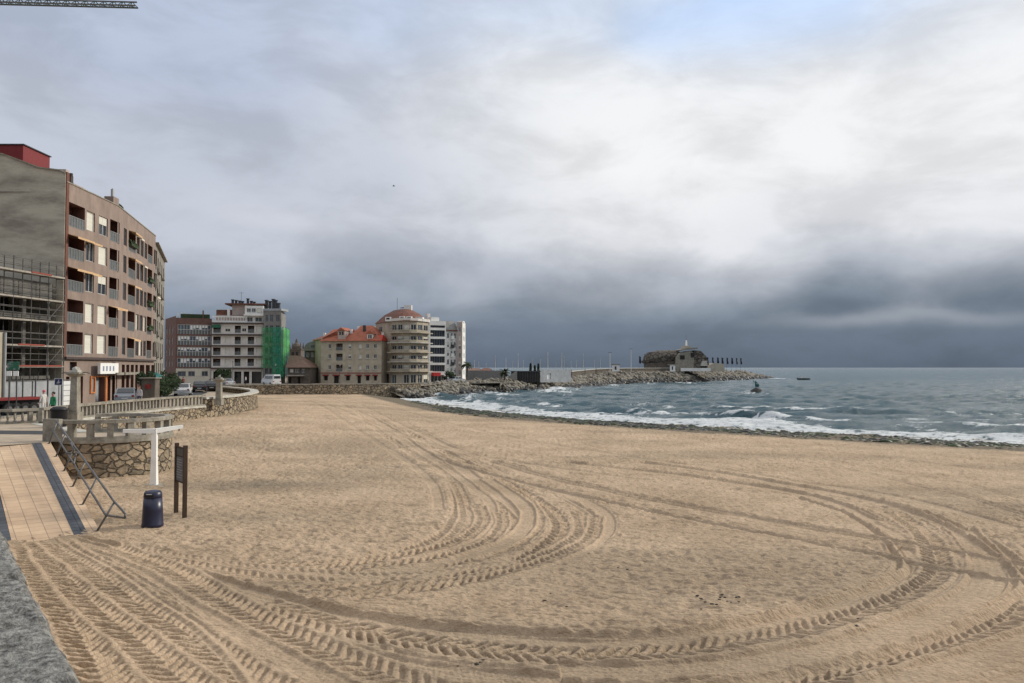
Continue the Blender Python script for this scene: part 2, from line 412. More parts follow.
# ================================================================ SAND
SHORE = [(-40, 166), (-26, 141), W(382, 401.5, -.2), W(430, 410, -.2), W(500, 417.5, -.2), W(600, 425, -.2), W(700, 431.5, -.2), W(800, 437.5, -.2),
         W(900, 443, -.2), W(1024, 450, -.2), (46, 40), (66, 33), (95, 24), (160, 10), (400, -40)]
SEA = -0.3
def sand_base(X, Y):
    d, s = polydist(X, Y, SHORE)        # positive = seaward (left of the line when walked west to east)
    z = -.2 * sstep(-14, 0, d) - .15 * sstep(0, 8, d) - 3.0 * sstep(7, 45, d)
    z = z + .65 * sstep(-6, -25, X) * sstep(42, 70, Y) * (1 - sstep(-2, 6, d))
    return z, d
class Raster:
    def __init__(s, x0, x1, y0, y1, c):
        s.x0, s.y0, s.c = x0, y0, c; s.nx = int((x1 - x0) / c); s.ny = int((y1 - y0) / c)
        s.h = np.zeros((s.ny, s.nx), np.float32); s.k = np.zeros((s.ny, s.nx), np.float32)
    def put(s, x, y, h, k):
        i = ((x - s.x0) / s.c).astype(int); j = ((y - s.y0) / s.c).astype(int)
        ok = (i >= 0) & (i < s.nx) & (j >= 0) & (j < s.ny)
        i, j, h, k = i[ok], j[ok], h[ok], k[ok]
        s.h[j, i] = s.h[j, i] * (1 - k) + h; s.k[j, i] = np.maximum(s.k[j, i] * .999, k)
    def get(s, A, X, Y):
        fx = (X - s.x0) / s.c - .5; fy = (Y - s.y0) / s.c - .5
        i = np.floor(fx).astype(int); j = np.floor(fy).astype(int)
        ok = (i >= 0) & (i < s.nx - 1) & (j >= 0) & (j < s.ny - 1)
        ic = np.clip(i, 0, s.nx - 2); jc = np.clip(j, 0, s.ny - 2); a = (fx - i).astype(np.float32); b = (fy - j).astype(np.float32)
        v = (A[jc, ic] * (1 - a) + A[jc, ic + 1] * a) * (1 - b) + (A[jc + 1, ic] * (1 - a) + A[jc + 1, ic + 1] * a) * b
        return np.where(ok, v, 0)
RN = Raster(-26, 30, 7, 43, .022); RF = Raster(-60, 75, 42, 142, .07)
def track(pts, kind, hw, depth=.04, lug=.27, world=False):
    depth *= 1.25
    wp = pts if world else [W(*p) for p in pts]
    for ras in (RN, RF):
        st = ras.c * .55
        C = catmull(wp, st); 
        T = np.gradient(C, axis=0); ln = np.linalg.norm(T, axis=1, keepdims=True); T /= np.maximum(ln, 1e-9)
        s = np.concatenate([[0], np.cumsum(np.linalg.norm(np.diff(C, axis=0), axis=1))])
        # keep only samples inside raster (with margin)
        m = (C[:, 1] > ras.y0 - 1) & (C[:, 1] < ras.y0 + ras.ny * ras.c + 1)
        C, T, s = C[m], T[m], s[m]
        if len(C) < 4: continue
        Nn = np.stack([-T[:, 1], T[:, 0]], 1)
        wob = (vnoise(s * .35, s * 0 + hw * 10, 5) - .5) * .18
        t = np.arange(-1.55, 1.5501, st / hw)
        TT, SS = np.meshgrid(t, s); 
        wv = hw * (1 + .18 * (vnoise(s * .8, s * 0, 9) - .5))
        X = C[:, 0][:, None] + Nn[:, 0][:, None] * (TT * wv[:, None] + wob[:, None]); Y = C[:, 1][:, None] + Nn[:, 1][:, None] * (TT * wv[:, None] + wob[:, None])
        a = np.abs(TT)
        nz = vnoise(X * 5, Y * 5, 3)
        fade = .35 + 1.05 * vnoise(SS * .25, SS * 0 + 3, 21)
        if kind == 'tread':
            rut = -.2 * depth * (1 - sstep(.8, 1.05, a)); berm = .22 * depth * np.exp(-((a - 1.15) / .16) ** 2) * (.4 + nz)
            side = np.where(TT > 0, .5, 0)
            ph = (SS + a * hw * .95 + .05 * vnoise(SS * 3, TT * 2, 44)) / lug + side * (hw > .3)
            fr = ph - np.floor(ph)
            lg = sstep(.05, .16, fr) * (1 - sstep(.45, .56, fr)) * sstep(.04, .12, a) * (1 - sstep(.86, 1.02, a))
            push = (1 - sstep(.0, .05, fr)) + sstep(.56, .66, fr)
            h = rut + berm - depth * 1.25 * lg * fade + depth * .3 * (1 - lg) * (a < 1) * push * nz + (nz - .5) * depth * .5
            k = 1 - sstep(1.2, 1.55, a)
        elif kind == 'smooth':
            edgecut = np.exp(-((a - .93) / .07) ** 2)
            rib = .12 * np.sin(TT * 3 * PI * 1.5) * (np.sin(SS * 2 * PI / .11) > -.2)
            h = -depth * .6 * (1 - sstep(.8, 1.0, a)) - depth * .45 * edgecut * (.5 + nz) + depth * .7 * np.exp(-((a - 1.15) / .13) ** 2) * (.4 + 1.2 * nz) + depth * rib * (a < .9)
            k = 1 - sstep(1.25, 1.55, a)
        elif kind == 'berm':             # raised crumbly windrow left beside a blade or wheel
            h = depth * .7 * np.exp(-(TT / .36) ** 2) * (.5 + nz * 1.0) - depth * .8 * np.exp(-((TT - .75) / .25) ** 2)
            k = .9 * (1 - sstep(1.1, 1.5, a))
        else:                            # groove
            h = depth * .5 * np.exp(-(TT / .36) ** 2) * (.5 + nz) - depth * .35 * np.exp(-((TT - 1) / .35) ** 2) - depth * .3 * np.exp(-((TT + .9) / .3) ** 2)
            k = .9 * (1 - sstep(1.1, 1.5, a))
        ras.put(X.ravel(), Y.ravel(), (h * k).astype(np.float32).ravel(), k.astype(np.float32).ravel())
A1 = [(300, 397), (330, 404), (357, 415), (402, 444), (437, 464), (455, 484), (462, 505), (455, 524), (428, 543), (380, 556), (313, 564), (224, 564), (160, 560)]
A2 = [(318, 400), (371, 420), (428, 449), (473, 476), (502, 500), (514, 520), (499, 540), (455, 556), (402, 569), (313, 580), (224, 584), (150, 578)]
A3 = [(330, 402), (388, 424), (455, 457), (517, 489), (550, 510), (561, 527), (540, 549), (490, 568), (428, 583), (349, 592), (269, 597), (190, 592), (120, 572)]
A4 = [(400, 425), (490, 467), (557, 491), (598, 507), (609, 524), (595, 543), (555, 561), (500, 577), (420, 592)]
A5 = [(312, 398), (360, 414), (415, 443), (455, 466), (490, 488), (511, 508), (523, 526), (510, 543), (470, 560)]
track(A1, 'tread', .28, .085); track(A4, 'smooth', .22, .03); track(A3, 'tread', .29, .09); track(A5, 'smooth', .3, .04)
track(A2, 'smooth', .3, .045)
track([(x - 1, y + 9) for x, y in A2[3:]], 'tread', .26, .07)
track([(x + 4, y + 5) for x, y in A1[2:]], 'tread', .25, .065)
track([(580, 512), (582, 530), (560, 548), (510, 566), (450, 580), (380, 588)], 'tread', .28, .08)
track([(366, 410), (430, 440), (500, 472), (560, 498), (588, 512), (592, 532)], 'groove', .12, .05)
track([(350, 409), (395, 436), (447, 468), (480, 492), (492, 512), (480, 535), (440, 551), (390, 563)], 'smooth', .2, .03)
for p_, w_ in (([(478, 505), (484, 520), (468, 536), (430, 549), (370, 560), (300, 570), (220, 574)], .24), ([(528, 500), (538, 520), (520, 540), (470, 560), (400, 577), (330, 587), (250, 590)], .26),
               ([(500, 512), (503, 526), (482, 544), (430, 558), (360, 568), (270, 577), (190, 578)], .22), ([(596, 515), (592, 536), (556, 556), (500, 573), (430, 587), (350, 596)], .24)):
    track(p_, 'tread', w_, .075)
track([(488, 478), (520, 500), (527, 520), (508, 540), (462, 557)], 'smooth', .26, .04)
# straight crossing pair
B1 = [(345, 408), (388, 425), (437, 456), (499, 475), (561, 491), (600, 500), (703, 521), (807, 541), (910, 561), (1024, 580), (1150, 602)]
B2 = [(360, 404), (420, 430), (455, 446), (526, 469), (600, 487), (703, 507), (807, 525), (910, 543), (1024, 562), (1150, 583)]
# near big arcs
C1 = [(560, 461), (641, 470), (724, 481), (807, 496), (850, 509), (888, 530), (908, 551), (912, 570), (884, 589), (832, 606), (766, 624), (683, 637), (600, 643), (535, 640), (446, 633), (357, 619), (291, 604), (247, 592), (180, 570), (100, 545), (40, 535)]
C2 = [(640, 462), (724, 474), (807, 488), (890, 505), (935, 519), (976, 541), (1003, 562), (1012, 583), (994, 602), (946, 623), (885, 642), (807, 660), (724, 672), (625, 681), (535, 681), (446, 670), (357, 652), (291, 628), (233, 606), (180, 586), (110, 558), (40, 538)]
def off(p, dy, dx=0): return [(x + dx, y + dy) for x, y in p]
track(C1[:], 'smooth', .40, .07); track(C2[:], 'smooth', .42, .07); track([(905, 552), (909, 571), (880, 591), (830, 608), (764, 626), (683, 640), (600, 647), (520, 645), (440, 637)], 'tread', .3, .06, .22)
track(C1[4:16], 'smooth', .3, .05)
track([(890, 520), (934, 545), (944, 570), (922, 592), (872, 611), (800, 630), (715, 648), (600, 658), (500, 655), (400, 642), (320, 620), (262, 602)], 'tread', .32, .05, .3)
track([(1040, 548), (1055, 580), (1040, 606), (985, 633), (900, 657), (820, 676), (740, 695)], 'tread', .32, .05, .3)
track(off(C1[9:17], -9), 'groove', .14, .12); track(off(C2[9:16], 13), 'groove', .14, .12)
track([(960, 560), (962, 578), (935, 600), (880, 622), (800, 641), (715, 656), (600, 668), (500, 664), (400, 650)], 'groove', .13, .09)
track([(1100, 640), (1024, 655), (940, 676), (870, 700)], 'tread', .34, .05)
track([(1100, 655), (1000, 690)], 'smooth', .35, .04)
track([(1040, 560), (975, 600), (900, 635), (840, 655)], 'groove', .13, .06)
track(off(B2, 3), 'smooth', .2, .05); track(B1, 'groove', .17, .17); track(B2, 'groove', .15, .14); track(off(B1, -3), 'groove', .1, .06)
# far long lines on the right
for p, k, w_, d_ in (([(430, 412), (520, 421), (600, 432), (724, 450), (848, 470), (931, 488), (1024, 514), (1100, 540)], 'groove', .16, .08),
                     ([(430, 408), (520, 420), (600, 430), (766, 451), (931, 478), (1024, 498), (1100, 516)], 'groove', .15, .07),
                     ([(450, 409), (600, 428), (766, 445), (1024, 474), (1100, 483)], 'groove', .16, .08),
                     ([(480, 412), (620, 427), (800, 443), (1024, 465), (1100, 471)], 'groove', .14, .06),
                     ([(380, 405), (470, 428), (560, 446), (700, 466), (800, 482), (900, 497), (1024, 530)], 'smooth', .3, .04),
                     ([(300, 400), (420, 440), (520, 462), (650, 480)], 'smooth', .25, .04),
                     ([(290, 398), (315, 408), (385, 447), (420, 470), (436, 492), (440, 510)], 'smooth', .22, .03),
                     ([(250, 398), (330, 401), (420, 407)], 'smooth', .6, .05), ([(255, 402), (300, 401), (372, 404), (420, 410)], 'smooth', .5, .06),
                     ([(190, 418), (270, 415), (330, 414)], 'berm', .25, .06)):
    track(p, k, w_, d_)
# crisp ridges that edge the wide smooth arcs on the right
inn = [(800, 498), (846, 512), (880, 532), (898, 552), (901, 569), (874, 586), (824, 601), (760, 617), (683, 629), (600, 634), (535, 631), (446, 624), (357, 611), (291, 597)]
out = [(880, 500), (930, 515), (974, 538), (1006, 560), (1018, 583), (1002, 604), (956, 627), (892, 648), (807, 667), (724, 680), (640, 690)]
mid = [(895, 512), (925, 535), (936, 558), (930, 578), (896, 598), (838, 616), (766, 634), (683, 648), (600, 654), (520, 652), (430, 642), (350, 628)]
track(mid, 'tread', .34, .085, .26)
track([(960, 528), (985, 552), (990, 580), (962, 604), (905, 626), (838, 645), (750, 661), (650, 670), (560, 670)], 'smooth', .38, .06)
track([(1024, 600), (1000, 622), (940, 646), (868, 666), (790, 684)], 'tread', .34, .085, .26)
track([(1100, 618), (1030, 642), (950, 668), (880, 690)], 'smooth', .38, .06)
track(inn, 'groove', .15, .17); track(out, 'groove', .15, .16)
track(B1[6:], 'groove', .15, .13); track(B2[6:], 'groove', .13, .11)
# foreground left fan of tractor tracks
track([(120, 545), (260, 566), (400, 573), (520, 560)], 'tread', .22, .03)
track([(100, 552), (180, 562), (260, 575), (330, 580)], 'tread', .26, .05)
track([(10, 560), (30, 590), (40, 620), (60, 690)], 'smooth', .3, .02)
track([(60, 536), (100, 548), (149, 569), (208, 609), (270, 646), (345, 690)], 'smooth', .3, .04)
track([(36, 542), (58, 576), (100, 624), (152, 690), (185, 740)], 'smooth', .22, .03)
track([(44, 538), (84, 572), (158, 628), (236, 690)], 'smooth', .2, .025)
track([(110, 545), (170, 568), (245, 610), (335, 652), (440, 690)], 'tread', .36, .06, .29)
track([(30, 545), (36, 560), (60, 592), (80, 622), (106, 690), (114, 740)], 'tread', .42, .065, .28)
track([(40, 540), (66, 570), (126, 626), (196, 690), (250, 730)], 'tread', .40, .065, .28)
track([(50, 538), (108, 576), (188, 632), (275, 690)], 'tread', .40, .065, .28)
track([(54, 537), (98, 562), (165, 604), (225, 650), (262, 690)], 'groove', .12, .05)

cols = np.concatenate([np.linspace(-420, -90, 60), np.arange(-88, 1112, 1.0), np.linspace(1114, 1500, 70)])
rows = np.concatenate([np.linspace(2300, 790, 40), np.arange(785, 700, -1.0), np.arange(700, 388, -.36), np.arange(388, 381, -.5)])
dep = 5.0 * F / (rows - 367.5)
Yg = np.repeat(dep[:, None], len(cols), 1); Xg = Yg * (cols[None, :] - 512) / F
Zb, Dsh = sand_base(Xg, Yg)
h = RN.get(RN.h, Xg, Yg) + RF.get(RF.h, Xg, Yg); k = np.clip(RN.get(RN.k, Xg, Yg) + RF.get(RF.k, Xg, Yg), 0, 1)
dist = np.sqrt(Xg ** 2 + Yg ** 2)
lump = (fbm(Xg * 2.1, Yg * 4.4, 3, 3) - .5)
foot = np.abs(fbm(Xg * 2.6, Yg * 5.2, 3, 31) - .5) * 2
big = fbm(Xg * .35, Yg * .35, 3, 77) - .5
nearf = sstep(150, 60, dist)
ampl = .5 + .9 * fbm(Xg * .12, Yg * .12, 2, 101)
Zs = Zb + big * .10 + (1 - k * .9) * (lump * .13 + (.5 - foot) * .13) * ampl * nearf + h + (fbm(Xg * 11, Yg * 11, 2, 55) - .5) * .02 * sstep(45, 18, dist)
Zs = Zs - .02
damp = sstep(-2.2, .3, Dsh) * 1.5
patch = np.exp(-(((Xg + 11.5) / 5.5) ** 2 + ((Yg - 34) / 1.6) ** 2)) * .8 + np.exp(-(((Xg + 10) / 5) ** 2 + ((Yg - 27) / 1.3) ** 2)) * .5
patch = patch * (.5 + fbm(Xg * .9, Yg * .9, 3, 8))
blot = sstep(.52, .68, fbm(Xg * .11 + 4, Yg * .22, 4, 205)) * .28
damp = np.clip(damp + patch * .75 + blot, 0, 1)

def sand_material():
    m = bpy.data.materials.new('beach sand'); m.use_nodes = True
    nt = m.node_tree; N = nt.nodes; L = nt.links; b = N['Principled BSDF']; b.inputs['Roughness'].default_value = .95; b.inputs['Specular IOR Level'].default_value = .1
    tc = N.new('ShaderNodeTexCoord')
    n1 = N.new('ShaderNodeTexNoise'); n1.inputs['Scale'].default_value = .25; n1.inputs['Detail'].default_value = 8; n1.inputs['Roughness'].default_value = .7
    L.new(tc.outputs['Object'], n1.inputs['Vector'])
    cr = N.new('ShaderNodeValToRGB'); cr.color_ramp.elements[0].position = .35; cr.color_ramp.elements[1].position = .65
    cr.color_ramp.elements[0].color = (.37, .272, .182, 1); cr.color_ramp.elements[1].color = (.52, .39, .268, 1)
    L.new(n1.outputs['Fac'], cr.inputs[0])
    n3 = N.new('ShaderNodeTexNoise'); n3.inputs['Scale'].default_value = 9; n3.inputs['Detail'].default_value = 9; n3.inputs['Roughness'].default_value = .75
    L.new(tc.outputs['Object'], n3.inputs['Vector'])
    ov = N.new('ShaderNodeMix'); ov.data_type = 'RGBA'; ov.blend_type = 'OVERLAY'; ov.inputs[0].default_value = .45
    L.new(cr.outputs[0], ov.inputs[6]); L.new(n3.outputs['Fac'], ov.inputs[7])
    at = N.new('ShaderNodeAttribute'); at.attribute_name = 'damp'
    wet = N.new('ShaderNodeMix'); wet.data_type = 'RGBA'; wet.inputs[7].default_value = (.165, .138, .10, 1)
    L.new(at.outputs['Fac'], wet.inputs[0]); L.new(ov.outputs[2], wet.inputs[6]); L.new(wet.outputs[2], b.inputs['Base Color'])
    n2 = N.new('ShaderNodeTexNoise'); n2.inputs['Scale'].default_value = 5.5; n2.inputs['Detail'].default_value = 8; n2.inputs['Roughness'].default_value = .6
    m2 = N.new('ShaderNodeMapping'); m2.inputs['Scale'].default_value = (.8, 1.7, 1); L.new(tc.outputs['Object'], m2.inputs['Vector']); L.new(m2.outputs[0], n2.inputs['Vector'])
    bp = N.new('ShaderNodeBump'); bp.inputs['Distance'].default_value = .13; bp.inputs['Strength'].default_value = 1.0
    L.new(n2.outputs['Fac'], bp.inputs['Height']); L.new(bp.outputs[0], b.inputs['Normal'])
    return m
struct(grid_mesh('sand', Xg, Yg, Zs, sand_material(), {'damp': damp}))
# wide coarse ground beneath everything, far past the frame
g = MB(); g.face([(-9000, -9000, -6), (9000, -9000, -6), (9000, 9000, -6), (-9000, 9000, -6)]); struct(g.build('seabed', M['rock_wet']))
del h, k, lump, foot, big, nearf, ampl, patch

# ================================================================ SEA
def waterline_y():  pass
scol = np.concatenate([np.linspace(-500, 280, 60), np.arange(282, 1070, .9), np.linspace(1072, 1700, 90)])
srow = np.concatenate([np.linspace(640, 470, 30), np.arange(469, 373, -.16), np.arange(373, 368, -.25), [367.9, 367.7, 367.6]])
sd = 5.3 * F / (srow - 367.5)
Ys = np.repeat(sd[:, None], len(scol), 1); Xs = Ys * (scol[None, :] - 512) / F
Ds, As = polydist(Xs, Ys, SHORE)
cell = Ys * Ys / (5.3 * F) * .16
def wv(ang, lam, amp, seed, ph=0, sharp=1.6):
    a = R(ang); t = Xs * math.sin(a) + Ys * math.cos(a); c = Xs * math.cos(a) - Ys * math.sin(a)
    p = t / lam + 1.3 * fbm(c / (lam * 3.2), t / (lam * 2.5), 2, seed) + ph
    w = (.5 + .5 * np.sin(2 * PI * p)) ** sharp
    env = .35 + 1.1 * vnoise(c / (lam * 2.6), t / (lam * 1.6), seed + 50)
    return amp * (w - .4) * env * np.clip(lam / (4 * np.maximum(cell, .01)), 0, 1)
Zw = wv(14, 15, .22, 6) + wv(20, 9, .42, 1) + wv(38, 5.2, .26, 2) + wv(-12, 3.1, .2, 3) + wv(60, 2.0, .05, 4) + (fbm(Xs * 1.1, Ys * 1.1, 3, 40) - .5) * .10 * np.clip(1 / np.maximum(cell, .01) / 4, 0, 1)
calm = sstep(2, 16, Ds); Zw = Zw * (.12 + .88 * calm)
foam = np.zeros_like(Zw)
# swash and breaking lines that follow the shore
n1 = fbm(As * .10, Ds * .45, 4, 61); n2 = fbm(Xs * .6, Ys * 1.2, 4, 62); n3 = fbm(As * .045, Ds * .12, 3, 63)
edge = 5.2 + 2.2 * (n3 - .5)
lace = fbm(Xs * 1.5, Ys * 2.6, 4, 71)
foam += sstep(edge - .6, edge + .1, Ds) * (1 - sstep(edge + 3.4 + 2.5 * n3, edge + 6.5 + 4 * n3, Ds)) * sstep(.22, .42, n2 + .12) * 1.0
for c, wd, th, sd_ in ((12, 1.2, .50, 81), (18.5, 1.0, .56, 82), (27, 1.1, .6, 83), (38, 1.2, .64, 84)):
    ctr = c + 5 * (fbm(As * .05, As * 0 + sd_, 2, sd_) - .5)
    on = sstep(th, th + .08, fbm(As * .07, As * 0 + sd_ * 3, 3, sd_ + 9))
    foam += np.exp(-((Ds - ctr) / wd) ** 2) * on * sstep(.35, .55, n2) * 1.0
    Zw += .22 * np.exp(-((Ds - ctr - .8) / (wd * 1.3)) ** 2) * (.4 + on * .6)
# one larger swell rearing on the right with a broken shoulder
big_w = [W(690, 408, -.3), W(740, 410.5, -.3), (W(800, 412.5, -.3)), W(880, 414.5, -.3), W(950, 417, -.3), W(1010, 419, -.3), W(1090, 421, -.3)]
dw, aw = polydist(Xs, Ys, big_w)
aw_t = aw / max(1, float(aw.max()))
pk = sstep(0, .25, aw_t) * (1 - sstep(.8, 1, aw_t))
Zw += .5 * np.exp(-(dw / 1.5) ** 2) * pk * sstep(0, 8, Ds)
crest = np.exp(-((dw - .3) / .7) ** 2) * sstep(.02, .1, aw_t) * (1 - sstep(.42, .55, aw_t)) * (sstep(.4, .55, n2) + .2)
foam += crest * 1.2
second = [W(600, 411, -.3), W(680, 415, -.3), W(760, 419.5, -.3), W(860, 424, -.3), W(960, 428, -.3), W(1060, 431, -.3)]
dw2, aw2 = polydist(Xs, Ys, second)
foam += np.exp(-((dw2) / .9) ** 2) * sstep(.36, .5, n2) * sstep(.38, .52, fbm(aw2 * .15, aw2 * 0, 2, 5)) * 1.1
Zw += .3 * np.exp(-(dw2 / 1.2) ** 2) * sstep(0, 8, Ds)
# surf against the breakwater and the small rock
for (fx, fy, rx, ry, a_) in ((470, 399, 9, 2.4, .9), (500, 395, 10, 1.6, .6), (555, 389.5, 11, 3.6, 1.3), (545, 392, 13, 1.5, 1.0), (575, 390, 8, 1.6, .8), (612, 385.2, 6, 1.0, 1.1), (650, 384, 5, .8, .8),
                             (685, 383.1, 9, .8, 1.0), (705, 382.6, 5, .6, .8), (733, 381.4, 5, .6, .6), (772, 378.3, 9, .7, 1.3), (757, 394.2, 12, 1.0, 1.25), (768, 393, 5, .8, .8), (405, 400, 12, 1.5, .5),
                             (455, 404, 14, 1.0, .5), (640, 405, 22, 1.0, .5), (700, 400, 16, .7, .4)):
    wx, wy = W(fx, fy, -.3); sx_ = rx * wy / F; sy_ = ry * wy * wy / (5.3 * F)
    g_ = np.exp(-(((Xs - wx) / sx_) ** 2 + ((Ys - wy) / sy_) ** 2))
    foam += a_ * g_ * sstep(.28, .6, n2 + .1)
    Zw += .5 * g_ * a_ * (ry > 2)
# whitecaps
cap = sstep(.69, .76, fbm(Xs * .16 + Ys * .02, Ys * .3, 3, 91)) * sstep(.5, .6, lace) * np.clip(30 / Ys, 0, 1) * 1.4
foam += cap * calm
foam += sstep(.52, .68, lace) * (1 - sstep(8, 30, Ds)) * sstep(4, 6, Ds) * .2
fine = fbm(Xs * 2.2 + 5, Ys * 3.5, 4, 171)
foam = sstep(.1, 1.0, foam * (2.1 * fine - .15))
Zw = np.maximum(Zw, -.5)
thin = sstep(edge - 1.2, edge + .8, Ds)
Zfull = SEA + Zw * thin + foam * .03 - .22 * (1 - thin)
def water_material():
    m = bpy.data.materials.new('sea water'); m.use_nodes = True
    nt = m.node_tree; N = nt.nodes; L = nt.links; b = N['Principled BSDF']
    b.inputs['Roughness'].default_value = .16; b.inputs['IOR'].default_value = 1.33
    at = N.new('ShaderNodeAttribute'); at.attribute_name = 'foam'
    tc = N.new('ShaderNodeTexCoord')
    n0 = N.new('ShaderNodeTexNoise'); n0.inputs['Scale'].default_value = .03; n0.inputs['Detail'].default_value = 5
    L.new(tc.outputs['Object'], n0.inputs['Vector'])
    deep = N.new('ShaderNodeMix'); deep.data_type = 'RGBA'; deep.inputs[6].default_value = (.022, .06, .074, 1); deep.inputs[7].default_value = (.038, .097, .115, 1)
    L.new(n0.outputs['Fac'], deep.inputs[0])
    nf = N.new('ShaderNodeTexNoise'); nf.inputs['Scale'].default_value = 4; nf.inputs['Detail'].default_value = 6
    L.new(tc.outputs['Object'], nf.inputs['Vector'])
    sub = N.new('ShaderNodeMath'); sub.operation = 'MULTIPLY_ADD'; sub.inputs[1].default_value = .9; sub.inputs[2].default_value = -.45
    L.new(nf.outputs['Fac'], sub.inputs[0])
    ad = N.new('ShaderNodeMath'); ad.operation = 'ADD'; L.new(at.outputs['Fac'], ad.inputs[0]); L.new(sub.outputs[0], ad.inputs[1])
    mr = N.new('ShaderNodeMapRange'); mr.inputs[1].default_value = .15; mr.inputs[2].default_value = .95; L.new(ad.outputs[0], mr.inputs[0])
    c = N.new('ShaderNodeMix'); c.data_type = 'RGBA'; c.inputs[7].default_value = (.66, .68, .68, 1)
    L.new(mr.outputs[0], c.inputs[0]); L.new(deep.outputs[2], c.inputs[6]); L.new(c.outputs[2], b.inputs['Base Color'])
    r2 = N.new('ShaderNodeMapRange'); r2.inputs[3].default_value = .16; r2.inputs[4].default_value = .8; L.new(mr.outputs[0], r2.inputs[0]); L.new(r2.outputs[0], b.inputs['Roughness'])
    mp = N.new('ShaderNodeMapping'); mp.inputs['Rotation'].default_value = (0, 0, R(-20)); mp.inputs['Scale'].default_value = (.45, 1, 1)
    L.new(tc.outputs['Object'], mp.inputs['Vector'])
    a = N.new('ShaderNodeTexNoise'); a.inputs['Scale'].default_value = .42; a.inputs['Detail'].default_value = 9; a.inputs['Roughness'].default_value = .62
    L.new(mp.outputs[0], a.inputs['Vector'])
    bp = N.new('ShaderNodeBump'); bp.inputs['Distance'].default_value = 2.0; bp.inputs['Strength'].default_value = .95
    L.new(a.outputs['Fac'], bp.inputs['Height']); L.new(bp.outputs[0], b.inputs['Normal'])
    return m
struct(grid_mesh('sea', Xs, Ys, Zfull, water_material(), {'foam': foam}))

# ================================================================ SEAWEED AND WET STONES ALONG THE TIDE LINE
wd = MB()
sh = catmull(SHORE[2:12], .25); acc = 0
tang = np.gradient(sh, axis=0); tang /= np.linalg.norm(tang, axis=1, keepdims=True)
cnt = 0
for i in range(len(sh)):
    px_ = 512 + F * sh[i][0] / sh[i][1]
    if px_ > 1200: continue
    n = 18 if sh[i][1] < 100 else 7
    for q in range(n):
        if random.random() > .92: continue
        dd = random.triangular(-.6, 6.8, 3.0); nx, ny = -tang[i][1], tang[i][0]
        clump = float(fbm(np.array([i * .045]), np.array([dd * .8]), 3, 7)[0])
        if clump < .34: continue
        x = sh[i][0] + nx * dd + random.uniform(-.2, .2); y = sh[i][1] + ny * dd + random.uniform(-.2, .2)
        z = -.2 - .02 * dd
        r = random.triangular(.07, .34, .14)
        wd.blob((x, y, z), (r * 1.5, r, r * random.uniform(.2, .6)), random.choice([0, 0, 1, 1, 2]), .3, 1); cnt += 1
M['weed_green'] = mat('green seaweed', (.05, .068, .02), (.025, .034, .012), rough=.6, scale=4)
M['weed_brown'] = mat('brown kelp', (.035, .03, .018), (.02, .018, .012), rough=.5, scale=4)
tag(wd.build('seaweed', ['weed_green', 'weed_brown', 'rock_wet'], smooth=True), 'band of dark green seaweed and wet stones along the edge of the surf', 'seaweed', kind='stuff')

b = MB()
for (cx_, cy_, n_) in ((722, 600, 12), (725, 603, 5), (560, 600, 3), (845, 620, 4), (480, 660, 4), (640, 560, 3), (250, 505, 3)):
    for _ in range(n_):
        x, y = W(cx_ + random.gauss(0, 14), cy_ + random.gauss(0, 4), 0); r = random.uniform(.015, .035); b.blob((x, y, .02), (r * 1.6, r, r * .6), 0, .35, 1)
tag(b.build('weed_scraps', 'weed_brown'), 'scattered dark scraps of dried weed lying on the churned sand', 'weed scraps', kind='stuff')
# ================================================================ PROMENADE LEVEL, WALLS
PZ = 1.7
bc = (-19.6, 38.9); br = 2.9
def arc(a0, a1, n, r=br, c=bc): return [(c[0] + r * math.cos(R(a0 + (a1 - a0) * k / n)), c[1] + r * math.sin(R(a0 + (a1 - a0) * k / n))) for k in range(n + 1)]
bast = arc(-112, 128, 26)
wall_near = [(-21.6, 41.3), (-24.5, 44.2), (-27.6, 47.2), (-27.9, 52), (-28, 58), (-27.7, 64), (-26.6, 69.5)]
bay = [(-26.6, 69.5), (-25.9, 74), (-26.2, 80), (-27.6, 87), (-30, 94), (-33.5, 101), (-38, 108), (-43, 114.5), (-46.5, 120), (-46, 125.5)]
far_wall = [(-46, 125.5), (-39, 129.5), (-30, 133.5), (-22, 138.5), (-16.4, 144.3)]
ramp_tr, ramp_br = (-20.35, 35.4), (-12.5, 24.5)
dv = Vector((ramp_br[0] - ramp_tr[0], ramp_br[1] - ramp_tr[1])).normalized(); rl = Vector((dv.y, -dv.x))   # to the left seen from the beach looking up
if rl.x > 0: rl = -rl
edge_line = [ramp_tr] + bast + wall_near + bay[1:] + far_wall[1:]
poly = edge_line + [(10, 260), (-400, 500), (-400, 20), (-60, 20), (-30, 24), (-23.9, 31.4)]
def ngon_sheet(name, poly, z, m, thick=None):
    b = MB()
    if thick: b.prism(poly, z - thick, z)
    else: b.face([(p[0], p[1], z) for p in poly])
    o = b.build(name, m); return o
M['paving'] = blocks('beige promenade paving', (.55, .40, .265), (.49, .35, .235), (.30, .225, .165), .4, .4, .012, axis=R(-36.6), offset=0)
M['paving_grey'] = blocks('slate grey paving band', (.085, .095, .11), (.065, .07, .085), (.04, .04, .045), .3, .3, .015, axis=R(-36.2))
M['paving_prom'] = blocks('promenade slabs', (.42, .34, .25), (.36, .29, .215), (.24, .2, .16), .5, .5, .015, axis=0.0)
struct(ngon_sheet('promenade', poly, PZ, 'paving_prom', None))
# grey band and kerb on the plaza at the head of the ramp
b = MB(); b.face([(x, y, PZ + .006) for x, y in ((-36, 40.8), (-22.1, 39.4), (-22.4, 41.5), (-36, 43.2))]); struct(b.build('paving_band', 'asphalt'))
